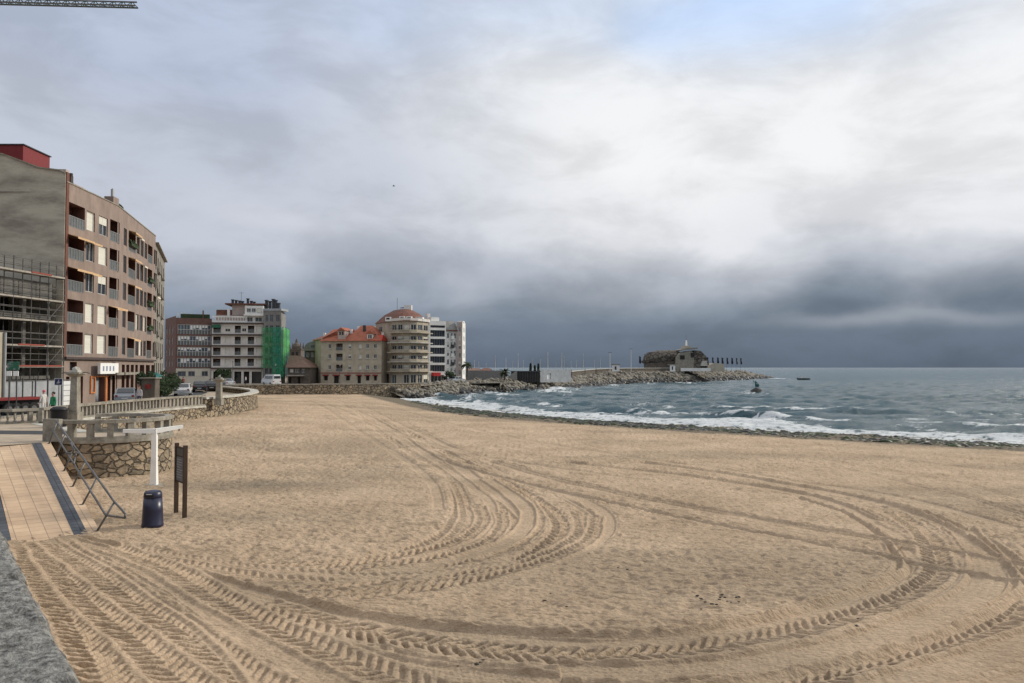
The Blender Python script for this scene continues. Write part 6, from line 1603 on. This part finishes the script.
# small motor boat far out
d = 345; x_, y_ = Q(803.5, d)
o = thing('motor_boat', (0, 0, 0), 'tiny open motor boat far out to sea right of the bronze figure', 'boat'); ORG[o.name] = (0, 0, 0)
b = MB(); hull(b, 5.6, 2, .75); b.build('hull', mat('grey green boat hull', (.15, .18, .17)), o)
b = MB(); b.hexa([(-.9, -.6, .7), (.7, -.6, .7), (.7, .6, .7), (-.9, .6, .7), (-.7, -.5, 1.5), (.3, -.5, 1.5), (.3, .5, 1.5), (-.7, .5, 1.5)]); b.build('cabin', 'frame_white', o)
b = MB(); b.box(-2.9, -2.6, -.15, .15, .3, .95); b.build('outboard_motor', 'black', o)
o.location = (x_, y_, SEA)

# ================================================================ TREES AND PLANTS
def leafball(b, c, r, n, s, m=0):
    for _ in range(n):
        v = Vector((random.gauss(0, 1), random.gauss(0, 1), random.gauss(0, 1))).normalized() * random.random() ** .35
        p = Vector((c[0] + v.x * r[0], c[1] + v.y * r[1], c[2] + v.z * r[2])); a = Vector((random.gauss(0, 1), random.gauss(0, 1), random.gauss(0, 1))).normalized() * s; q = a.orthogonal().normalized() * s * .6
        b.face([p - a, p + q, p + a, p - q], m)
def tree(px_, d, z, h, r, label, name='tree', cat='tree', clumps=9, conif=False, leaf='leaf', group=None):
    x, y = Q(px_, d); o = thing(name, (x, y, z), label, cat, group)
    b = MB(); b.tube((x, y, z - .1), (x, y, z + h * .55), .09 + h * .015, .05, 7)
    for k in range(5):
        a = random.uniform(0, 6.28); b.tube((x, y, z + h * (.25 + .06 * k)), (x + math.cos(a) * r * .6, y + math.sin(a) * r * .6, z + h * (.55 + .05 * k)), .05, .02, 5)
    b.build('trunk', 'bark', o)
    b = MB()
    if conif:
        for k in range(12): t = k / 11; leafball(b, (x, y, z + h * (.15 + .82 * t)), (r * (1 - t * .8), r * (1 - t * .8), h * .06), 60, .14 + d * .0006)
    else:
        for k in range(clumps):
            a = random.uniform(0, 6.28); q = random.uniform(.2, .75) * r; leafball(b, (x + math.cos(a) * q, y + math.sin(a) * q, z + h * random.uniform(.4, .85)), (r * .45, r * .45, h * .2), 90, .07 + d * .0007)
    b.build('crown', leaf, o)
def palm(px_, d, z, h, label, n=22, L=1.8):
    x, y = Q(px_, d); o = thing('palm_tree', (x, y, z), label, 'palm tree')
    b = MB(); b.tube((x, y, z - .1), (x + .1, y, z + h * .5), .22, .17, 8); b.tube((x + .1, y, z + h * .5), (x + .05, y, z + h), .17, .2, 8); b.build('trunk', 'bark', o)
    b = MB()
    for k in range(n):
        a = 2 * PI * k / n + random.uniform(-.2, .2); el = random.uniform(-.3, 1.2); p = Vector((x + .05, y, z + h)); dr = Vector((math.cos(a) * math.cos(el), math.sin(a) * math.cos(el), math.sin(el)))
        sd_ = Vector((-math.sin(a), math.cos(a), 0)); seg_ = L / 6
        for j in range(6):
            q = p + dr * seg_; w0, w1 = .26 * math.sin(PI * (j + .6) / 7), .26 * math.sin(PI * (j + 1.6) / 7.2)
            dn = Vector((0, 0, -.12)); b.face([p, p + sd_ * w0 + dn, q + sd_ * w1 + dn, q]); b.face([p, q, q - sd_ * w1 + dn, p - sd_ * w0 + dn])
            p = q; dr = (dr + Vector((0, 0, -.28))).normalized()
    b.build('crown', 'leaf_palm', o)
palm(466.8, 172, 1.9, 3.7, 'palm tree beside the bright end wall of the seafront row', 24, 1.6)
palm(504.5, 178, 2.2, 1.7, 'low bushy palm between the grey harbour wall and the stone wedge', 24, 1.6)
for px_, h_, lab in ((530.6, 2.3, 'leftmost and tallest dark conifer behind the dark harbour store'), (534.8, 1.8, 'middle shorter dark conifer behind the dark harbour store'), (538.3, 2.2, 'rightmost dark conifer behind the dark harbour store')):
    tree(px_, 196, 2.2, h_ + 1.4, .5, lab, 'conifer', 'tree', conif=True)
tree(449.5, 166, PZ, 2.6, 1.2, 'round dark tree at the foot of the slim pale block'); tree(453.5, 167, PZ, 2.0, .8, 'small dark bush tree beside the pale car on the seafront')
for px_, d, h_, r, lab in ((161, 78, 2.2, 1.4, 'broad dark hedge bush by the road below the tall brown block'), (154.5, 74, 2.3, 1.2, 'dark street bush right of the auburn haired person'), (168, 88, 2.5, 1.5, 'dark bush left of the white car'), (172, 108, 3.2, 1.5, 'dark street tree beside the red brown brick block'), (149, 79, 3.0, 1.0, 'dark street tree under the teal parasols')):
    tree(px_, d, PZ, h_, r, lab, 'bush' if h_ < 2.6 else 'tree', 'bush' if h_ < 2.6 else 'tree', clumps=11)
for px_, lab in ((217.5, 'small dark street tree in front of the green awning shop'), (226.5, 'young dark tree before the shopfronts of the white block')):
    tree(px_, 156, PZ, 3.0, .9, lab)

# ================================================================ CARS
def car(px_, d, rz, paint, label, kind='car', group=None, z=PZ):
    o = local_thing('parked_car' if kind == 'car' else 'parked_van', label, 'car' if kind == 'car' else 'van', group)
    if kind == 'car': prof = [(-2.1, .35), (-2.12, .75), (-1.95, .95), (-1.35, 1.0), (-.85, 1.42), (.55, 1.45), (1.25, 1.02), (1.95, .88), (2.12, .65), (2.12, .35)]; g0, g1, gz0, gz1 = -.95, .8, .98, 1.38
    else: prof = [(-2.4, .35), (-2.42, 1.9), (-2.3, 2.0), (1.1, 2.0), (1.65, 1.35), (2.25, 1.15), (2.42, .8), (2.42, .35)]; g0, g1, gz0, gz1 = -1.9, 1.2, 1.25, 1.8
    b = MB(); w = .84; n = len(prof); ins = lambda z_: w - max(0, z_ - .95) * .22
    for (x0, z0), (x1, z1) in zip(prof, prof[1:]): b.face([(x0, -ins(z0), z0), (x1, -ins(z1), z1), (x1, ins(z1), z1), (x0, ins(z0), z0)])
    for s in (-1, 1):
        low = [(x, s * ins(z_), z_) for x, z_ in prof]; b.face(low if s < 0 else list(reversed(low)))
    b.face([(prof[0][0], -w, .35), (prof[0][0], w, .35), (prof[-1][0], w, .35), (prof[-1][0], -w, .35)])
    b.build('body', paint, o, smooth=False)
    b = MB()
    for s in (-1, 1):
        for a, c in (((g0, (g0 + g1) / 2 - .04)), ((g0 + g1) / 2 + .04, g1)):
            sk = .22 if kind == 'car' else 0
            lo, hi_ = ins(gz0) + .006, ins(gz1) + .006
            b.face([(a - (sk if a == g0 else 0), s * lo, gz0), (c + (sk if c == g1 else 0), s * lo, gz0), (c, s * hi_, gz1), (a, s * hi_, gz1)])
            b.build('side_window', 'glass', o); b = MB()
    if kind == 'car':
        for xa_, xb_ in ((-1.32, -.88), (1.2, .6)):
            e_ = .02 if xa_ > 0 else -.02; b.face([(xa_ + e_, -.7, 1.06), (xa_ + e_, .7, 1.06), (xb_ + e_, .62, 1.42), (xb_ + e_, -.62, 1.42)]); b.build('windscreen' if xa_ > 0 else 'rear_window', 'glass', o); b = MB()
    else: b.face([(1.63 + .02, -.7, 1.4), (1.65, .7, 1.4), (1.17, .6, 1.95), (1.17, -.6, 1.95)]); b.build('windscreen', 'glass', o); b = MB(); b.box(-2.44, -2.421, -.6, .6, 1.3, 1.75); b.build('rear_window', 'glass', o)
    for x_ in (-1.35, 1.35):
        for s in (-1, 1):
            q = MB(); q.tube((x_, s * .68, .32), (x_, s * .86, .32), .32, .32, 14); wh = q.build('wheel', 'tyre', o)
            q = MB(); q.tube((x_, s * .861, .32), (x_, s * .872, .32), .19, .19, 10); q.build('rim', 'frame_alu', wh)
    ex = prof[-1][0]
    for s in (-1, 1):
        q = MB(); q.box(ex - .03, ex + .012, s * .62 - .14, s * .62 + .14, .62, .76); q.build('headlight', 'frame_white', o)
        q = MB(); q.box(-ex - .012, -ex + .03, s * .66 - .1, s * .66 + .1, .68, .86); q.build('tail_light', 'awning_red', o)
    q = MB(); q.box(-ex - .03, -ex - .013, -.26, .26, .5, .61); q.build('number_plate', 'frame_white', o); q = MB(); q.box(ex + .013, ex + .03, -.26, .26, .45, .56); q.build('number_plate', 'frame_white', o)
    o.location = (*Q(px_, d), z); o.rotation_euler.z = rz; return o
pw_ = mat('white car paint', (.62, .63, .63), (.55, .56, .56), rough=.3, spec=.6); ps = mat('silver car paint', (.3, .32, .34), (.27, .29, .31), rough=.3, spec=.6); pd = mat('dark car paint', (.02, .022, .028), (.018, .02, .024), rough=.3, spec=.6); pb_ = mat('black car paint', (.012, .012, .013), rough=.3, spec=.6)
car(127, 73, 1.95, ps, 'silver car parked by the orange framed shopfront')
car(183.5, 93, 1.9, pw_, 'white car parked right behind the long balustrade')
car(200.5, 108, 1.9, pd, 'dark hatchback parked left of the other dark car by the brick block'); car(212.5, 112, 1.9, pb_, 'black car with square outline parked nearest the far stone column')
car(225, 138, 2.4, ps, 'pale silver car by the dark shopfronts of the white block'); car(271.5, 147, 2.3, pw_, 'white van parked below the green netting', 'van')
car(456, 166, .95, ps, 'pale car parked at the foot of the pinkish end block')
# red flatbed trailer by the hoarding
o = thing('flatbed_trailer', (-38.5, 57, PZ), 'long red flatbed trailer with black wheels in front of the site hoarding', 'trailer')
p0, p1 = Vector((*Q(-12, 55), 0)), Vector((*Q(40, 58.5), 0)); dr = (p1 - p0).normalized(); z_ = PZ + .85
b = MB(); b.bar((p0.x, p0.y, z_ + .25), (p1.x, p1.y, z_ + .25), 1.9, .16); b.build('deck', 'red_metal', o)
b = MB(); b.bar((p0.x, p0.y, z_ + .02), (p1.x, p1.y, z_ + .02), .8, .28); b.build('chassis', 'steel_dark', o)
l = Vector((-dr.y, dr.x, 0))
for px_ in (1, 8, 16.5, 25.5):
    c = p0.lerp(p1, (px_ + 12) / 52)
    for s in (-1, 1):
        q = MB(); a = c + l * s * .72; e_ = c + l * s * .95; q.tube((a.x, a.y, PZ + .42), (e_.x, e_.y, PZ + .42), .42, .42, 14); wh = q.build('wheel', 'tyre', o)
        q = MB(); a = c + l * s * .952; e_ = c + l * s * .965; q.tube((a.x, a.y, PZ + .42), (e_.x, e_.y, PZ + .42), .2, .2, 10); q.build('rim', 'steel', wh)
for k in range(5):
    c = p0.lerp(p1, k / 4) + l * -.9; q = MB(); q.bar((c.x, c.y, z_ + .34), (c.x, c.y, z_ + 1.7), .07, .07); q.build('stake', 'steel_dark', o)
# site notices on posts
x_, y_ = Q(13.5, 52)
o = thing('site_notice', (x_, y_, PZ), 'green site notice over two white sheets on thin posts by the construction', 'sign')
b = MB()
for s in (-.25, .25): b.tube((x_ + s, y_, PZ), (x_ + s, y_, ZO(361, 52)), .035, n=6)
b.build('post', 'steel_dark', o)
b = MB(); b.box(x_ - .35, x_ + .42, y_ - .08, y_ - .04, ZO(370, 52), ZO(361.5, 52)); bd = b.build('banner', mat('green and grey banner', (.03, .12, .07), (.2, .22, .22), scale=2.5, lo=.48, hi=.52), o)
b = MB()
for s in (-.22, .22): b.box(x_ + s - .17, x_ + s + .17, y_ - .08, y_ - .04, ZO(376, 52), ZO(371, 52))
b.build('white_sheet', 'white_paint', o)
# blue pictogram sign
x_, y_ = Q(59.5, 52.5)
o = thing('parking_sign', (x_, y_, PZ), 'square dark blue pictogram sign with white border above the green jacket', 'sign')
b = MB(); b.tube((x_, y_, PZ), (x_, y_, ZO(379, 52.5)), .03, n=6); b.build('post', 'steel', o)
b = MB(); z0, z1 = ZO(385.3, 52.5), ZO(378.3, 52.5); b.box(x_ - .27, x_ + .27, y_ - .06, y_ - .04, z0, z1); pl = b.build('plate', 'frame_white', o)
b = MB(); b.box(x_ - .235, x_ + .235, y_ - .066, y_ - .061, z0 + .035, z1 - .035); b.build('blue_field', mat('sign blue', (.02, .03, .1)), pl)
b = MB(); zc = (z0 + z1) / 2
b.bar((x_ - .1, y_ - .07, zc - .1), (x_ + .02, y_ - .07, zc + .05), .008, .05); b.bar((x_ + .0, y_ - .07, zc - .1), (x_ + .13, y_ - .07, zc + .0), .008, .05); b.bar((x_ - .04, y_ - .07, zc - .02), (x_ + .12, y_ - .07, zc - .02), .008, .05); b.box(x_ - .02, x_ + .05, y_ - .074, y_ - .068, zc + .08, zc + .13)
b.build('pictogram', 'frame_white', pl)
# teal parasols in front of the shops
par = mat('teal parasol cloth', (.04, .16, .15))
for px_, d, lab in ((151.5, 92, 'teal parasol nearer the tall brown block in front of the shops'), (156, 97, 'further teal parasol at the end of the shopfronts')):
    x_, y_ = Q(px_, d); o = thing('parasol', (x_, y_, PZ), lab, 'parasol'); b = MB(); b.tube((x_, y_, PZ), (x_, y_, PZ + 2.7), .03, n=6); b.build('pole', 'steel', o)
    b = MB(); b.lathe((x_, y_, PZ + 2.1), [(1.1, 0), (1.1, .04), (.5, .4), (.05, .62)], 8); b.build('canopy', par, o)
x_, y_ = Q(143.5, 71); o = thing('kiosk', (x_, y_, PZ), 'small dark stall with small red panel beside the auburn haired person', 'kiosk')
b = MB(); b.box(x_ - .6, x_ + .6, y_ + 1, y_ + 2, PZ, PZ + 2.3); b.build('body', 'dark_stone', o); b = MB(); b.box(x_ - .25, x_ + .25, y_ + .95, y_ + .998, PZ + 1.4, PZ + 1.8); b.build('front_panel', 'awning_red', o); b = MB(); b.box(x_ - .75, x_ + .75, y_ + .8, y_ + 2.1, PZ + 2.302, PZ + 2.4); b.build('roof', 'granite', o)
# street lamps along the far parapet
proto = None
for px_, d, h_, lab in ((233, 140, 4.2, 'thin street lamp in front of the white block'), (275.5, 146, 3.6, 'thin street lamp near the white van by the netting'), (340, 146, 3.6, 'thin street lamp before the stone building'), (419, 156, 3.6, 'thin street lamp before the curved balcony block')):
    x_, y_ = Q(px_, d); o = thing('street_lamp', (x_, y_, PZ), lab, 'street lamp', 'thin street lamps on the far seafront')
    b = MB(); b.tube((x_, y_, PZ), (x_, y_, PZ + h_), .06, .04, 6); b.build('pole', 'steel_dark', o); b = MB(); b.lathe((x_, y_, PZ + h_), [(.06, 0), (.13, .08), (.13, .28), (.04, .36)], 8); b.build('lantern', 'frame_alu', o)

# ================================================================ TOWER CRANE (only the jib reaches into view)
d = 58; zj = ZO(4.5, d); x1 = Q(131.5, d)[0]; x0 = -62
o = thing('tower_crane', (x0, d, PZ), 'lattice jib of a tower crane reaching in at the top left corner', 'crane')
b = MB(); yj = lambda x: d + (x - x1) * .06
hgt, wd_ = .34, .4
for zz_, yy_ in ((zj + hgt / 2, 0), (zj - hgt / 2, -wd_ / 2), (zj - hgt / 2, wd_ / 2)): b.bar((x0, yj(x0) + yy_, zz_ + .0), (x1, yj(x1) + yy_, zz_), .09, .09)
b.build('jib_chord', mat('faded grey crane paint', (.17, .17, .155)), o)
b = MB(); n_ = 52
for k in range(n_):
    xa_ = x0 + (x1 - x0) * k / n_; xb_ = x0 + (x1 - x0) * (k + 1) / n_; xm = (xa_ + xb_) / 2
    for yy_ in (-wd_ / 2, wd_ / 2):
        b.bar((xa_, yj(xa_) + yy_, zj - hgt / 2), (xm, yj(xm), zj + hgt / 2), .04, .04); b.bar((xm, yj(xm), zj + hgt / 2), (xb_, yj(xb_) + yy_, zj - hgt / 2), .04, .04)
    b.bar((xa_, yj(xa_) - wd_ / 2, zj - hgt / 2), (xb_, yj(xb_) + wd_ / 2, zj - hgt / 2), .035, .035)
b.build('jib_lattice', mat('teal crane paint', (.07, .16, .14)), o)
b = MB(); yb_ = yj(x0); zt_ = zj
for sx in (-.7, .7):
    for sy in (-.7, .7): b.bar((x0 + sx, yb_ + sy, PZ), (x0 + sx, yb_ + sy, zj + 3), .14, .14)
for k in range(18):
    za, zb_ = PZ + (zt_ - PZ) * k / 18, PZ + (zt_ - PZ) * (k + 1) / 18
    for s in (-.7, .7): b.bar((x0 - .7, yb_ + s, za), (x0 + .7, yb_ + s, zb_), .07, .07); b.bar((x0 + s, yb_ - .7, zb_), (x0 + s, yb_ + .7, za), .07, .07)
b.build('mast', mat('faded grey crane paint', (.17, .17, .155)), o)
b = MB(); b.box(x0 + .8, x0 + 2.2, yb_ - 1.6, yb_ - .5, zj - 2.2, zj - .4); b.build('cab', 'grey_panel', o)
b = MB(); b.box(x0 - 12, x0 - .8, yb_ - .6, yb_ + .6, zj - .3, zj + .1); b.box(x0 - 12, x0 - 9.5, yb_ - .8, yb_ + .8, zj - 2.2, zj - .31); b.build('counter_jib', 'concrete_stain', o)
# gull
d = 60; x_, z_ = Q(393, d)[0], ZO(186, d)
d = 105; x_, z_ = Q(393, d)[0], ZO(186, d)
o = thing('seagull', (x_, d, z_), 'tiny dark seagull gliding alone in the grey sky above the red roofs', 'bird')
b = MB(); b.lathe((0, 0, 0), [(.001, -.2), (.05, -.1), (.06, 0), (.045, .1), (.01, .2)], 8)
q = MB()
for v in b.v: q.v.append((x_ + v[2], d + v[0], z_ + v[1]))
q.f, q.m = b.f, b.m
i0 = len(q.v)
for s in (-1, 1):
    P_ = [(.05, 0, .02), (-.07, 0, .02), (-.03, .22 * s, .1), (.05, .22 * s, .1), (-.12, .5 * s, .02)]
    P_ = [(x_ + p[0], d + p[1], z_ + p[2]) for p in P_]; q.face([P_[0], P_[1], P_[2], P_[3]]); q.face([P_[3], P_[2], P_[4]])
q.face([(x_ - .18, d - .02, z_), (x_ - .18, d + .02, z_), (x_ - .3, d + .06, z_), (x_ - .3, d - .06, z_)])
q.build('body', mat('gull grey', (.12, .12, .13)), o)

# ================================================================ SKY, SUN, CAMERA
w = bpy.data.worlds.new('World'); S.world = w; w.use_nodes = True; nt = w.node_tree; N = nt.nodes; L = nt.links
for n_ in list(N): N.remove(n_)
out = N.new('ShaderNodeOutputWorld'); bg = N.new('ShaderNodeBackground'); L.new(bg.outputs[0], out.inputs[0])
SUN_EL, SUN_AZ = 27, 66        # azimuth clockwise from +Y
sky = N.new('ShaderNodeTexSky'); sky.sky_type = 'NISHITA'; sky.sun_disc = False; sky.sun_elevation = R(SUN_EL); sky.sun_rotation = R(SUN_AZ)
def V(x): return x
def math_(op, a, b_=None, c=None, clamp=False):
    n = N.new('ShaderNodeMath'); n.operation = op; n.use_clamp = clamp
    for i, v in enumerate((a, b_, c)):
        if v is None: continue
        if isinstance(v, (int, float)): n.inputs[i].default_value = v
        else: L.new(v, n.inputs[i])
    return n.outputs[0]
def mixc(f, a, b_, bt='MIX'):
    n = N.new('ShaderNodeMix'); n.data_type = 'RGBA'; n.blend_type = bt
    for i, v in ((0, f), (6, a), (7, b_)):
        if isinstance(v, (int, float)): n.inputs[i].default_value = v
        elif isinstance(v, tuple): n.inputs[i].default_value = (*v, 1)
        else: L.new(v, n.inputs[i])
    return n.outputs[2]
def mrange(v, a, b_, c=0, d_=1, smooth=True):
    n = N.new('ShaderNodeMapRange'); n.interpolation_type = 'SMOOTHSTEP' if smooth else 'LINEAR'
    L.new(v, n.inputs[0]); 
    for i, x in enumerate((a, b_, c, d_)): n.inputs[i + 1].default_value = x
    return n.outputs[0]
tc = N.new('ShaderNodeTexCoord'); sp = N.new('ShaderNodeSeparateXYZ'); L.new(tc.outputs['Generated'], sp.inputs[0])
el = math_('MULTIPLY', math_('ARCSINE', math_('MINIMUM', math_('MAXIMUM', sp.outputs[2], -1), 1)), 57.2958)
az = math_('MULTIPLY', math_('ARCTAN2', sp.outputs[0], sp.outputs[1]), 57.2958)
def noise(scale, stretch, detail=7, rough=.55, loc=(0, 0, 0), dist=0.0):
    mp = N.new('ShaderNodeMapping'); mp.inputs['Scale'].default_value = stretch; mp.inputs['Location'].default_value = loc; L.new(tc.outputs['Generated'], mp.inputs[0])
    n = N.new('ShaderNodeTexNoise'); n.inputs['Scale'].default_value = scale; n.inputs['Detail'].default_value = detail; n.inputs['Roughness'].default_value = rough; n.inputs['Distortion'].default_value = dist
    L.new(mp.outputs[0], n.inputs['Vector']); return n.outputs['Fac']
nA = noise(2.6, (1, 1, 1.9), 7, .45, (.3, 1.7, .4)); nB = noise(6, (1, 1, 1.7), 8, .5, (4, 2, 1)); nC = noise(2.0, (1, 1, 1.6), 5, .5, (7, 1, 3)); nD = noise(6.5, (1, 1, 2.4), 9, .58, (1, 5, 2), .3)
damp_ = mrange(el, 0, 6, .15, 1)
elw = math_('ADD', el, math_('MULTIPLY', damp_, math_('ADD', math_('MULTIPLY', math_('SUBTRACT', nA, .5), 6.5), math_('MULTIPLY', math_('SUBTRACT', nB, .5), 6))))
def ramp(stops):
    n = N.new('ShaderNodeValToRGB'); e = n.color_ramp.elements
    while len(e) < len(stops): e.new(.5)
    for k, (p, c) in enumerate(stops): e[k].position = p / 60; e[k].color = (*lin(tuple(x / 255 for x in c)), 1)
    L.new(math_('DIVIDE', elw, 60, clamp=True), n.inputs[0]); return n.outputs[0]
left = ramp([(0, (97, 110, 127)), (2.8, (114, 127, 144)), (4.2, (134, 146, 162)), (6.3, (166, 174, 188)), (9, (192, 198, 210)), (16, (190, 197, 211)), (20, (182, 192, 212)), (26, (188, 200, 222)), (36, (212, 218, 228)), (60, (245, 246, 248))]) if True else ramp([(0, (100, 112, 127)), (2.8, (111, 121, 135)), (4.6, (126, 133, 146)), (7, (158, 162, 173)), (10, (186, 189, 199)), (16, (184, 187, 198)), (20, (174, 179, 192)), (26, (184, 191, 206)), (36, (205, 209, 218)), (60, (238, 238, 240))])
right = ramp([(0, (96, 107, 122)), (3.2, (114, 126, 141)), (4.9, (143, 153, 166)), (7, (186, 191, 200)), (9.2, (224, 226, 231)), (14, (239, 240, 241)), (19, (236, 238, 241)), (23, (214, 225, 242)), (27, (212, 223, 242)), (36, (232, 236, 241)), (60, (250, 250, 250))]) if True else ramp([(0, (98, 106, 120)), (3.2, (108, 116, 128)), (5.2, (128, 135, 146)), (7.6, (172, 176, 184)), (10, (222, 223, 227)), (14, (239, 239, 240)), (19, (236, 237, 240)), (23, (203, 212, 227)), (27, (205, 213, 226)), (36, (225, 228, 233)), (60, (245, 245, 246))])
side = mrange(math_('ADD', az, math_('MULTIPLY', math_('SUBTRACT', nC, .5), 34)), -22, 9)
col = mixc(side, left, right)
# darker cloud bellies and brighter tufts
bell = mrange(nD, .35, .65, .88, 1.06)
bn = N.new('ShaderNodeCombineColor'); [L.new(bell, bn.inputs[i]) for i in range(3)]
col = mixc(1.0, col, bn.outputs[0], 'MULTIPLY')
# slanting bright tear low in the bank on the right
s_el = math_('DIVIDE', math_('SUBTRACT', el, math_('ADD', 3.4, math_('MULTIPLY', math_('SUBTRACT', nB, .5), 3))), .55)
g1_ = math_('POWER', 2.718, math_('MULTIPLY', math_('MULTIPLY', s_el, s_el), -1))
s_az = math_('DIVIDE', math_('SUBTRACT', az, 26), 7.5); g2_ = math_('POWER', 2.718, math_('MULTIPLY', math_('MULTIPLY', s_az, s_az), -1))
col = mixc(math_('MULTIPLY', math_('MULTIPLY', g1_, g2_), .45), col, lin((.72, .74, .77)))
s_el = math_('DIVIDE', math_('SUBTRACT', el, math_('ADD', 10.8, math_('MULTIPLY', math_('SUBTRACT', nB, .5), 6))), 1.4)
g1_ = math_('POWER', 2.718, math_('MULTIPLY', math_('MULTIPLY', s_el, s_el), -1)); s_az = math_('DIVIDE', math_('ADD', az, 16), 5.5); g2_ = math_('POWER', 2.718, math_('MULTIPLY', math_('MULTIPLY', s_az, s_az), -1))
col = mixc(math_('MULTIPLY', math_('MULTIPLY', g1_, g2_), .4), col, lin((.86, .87, .9)))
# gaps where the blue sky shows
gap = math_('MULTIPLY', mrange(nA, .47, .62), mrange(el, 19.5, 25)); gap = math_('MULTIPLY', gap, mrange(side, .2, .8)); gap = math_('MULTIPLY', gap, .6)
skc = mixc(1.0, sky.outputs[0], (.22, .22, .22), 'MULTIPLY')
col = mixc(gap, col, skc)
# the upper cloud deck is brighter than anything in view; below the horizon the sea colour
up = mrange(el, 30, 62, 1.0, 1.25)
cu = N.new('ShaderNodeCombineColor'); [L.new(up, cu.inputs[i]) for i in range(3)]
col = mixc(1.0, col, cu.outputs[0], 'MULTIPLY')
L.new(col, bg.inputs[0]); bg.inputs[1].default_value = 1.0
sl = bpy.data.lights.new('sun', 'SUN'); sl.energy = 3.0; sl.angle = R(8); sl.color = (1, .93, .80); so = bpy.data.objects.new('sun', sl); COL.objects.link(so)
sd_ = Vector((math.sin(R(SUN_AZ)) * math.cos(R(SUN_EL)), math.cos(R(SUN_AZ)) * math.cos(R(SUN_EL)), math.sin(R(SUN_EL)))); so.rotation_euler = sd_.to_track_quat('Z', 'Y').to_euler()
so['kind'] = 'structure'
cd = bpy.data.cameras.new('camera'); cam = bpy.data.objects.new('camera', cd); COL.objects.link(cam); cam.location = (0, 0, EYE); cam.rotation_euler = (PI / 2 + PITCH, 0, 0)
cd.sensor_width = 36; cd.lens = 36 * F / 1024; cd.clip_end = 30000; cd.clip_start = .1; S.camera = cam
S.view_settings.view_transform = 'Standard'; S.view_settings.look = 'None'; S.view_settings.gamma = 1; S.view_settings.exposure = 0.0; S.view_settings.use_curve_mapping = False
S.cycles.max_bounces = 6; S.cycles.diffuse_bounces = 3; S.cycles.glossy_bounces = 3; S.cycles.transparent_max_bounces = 6
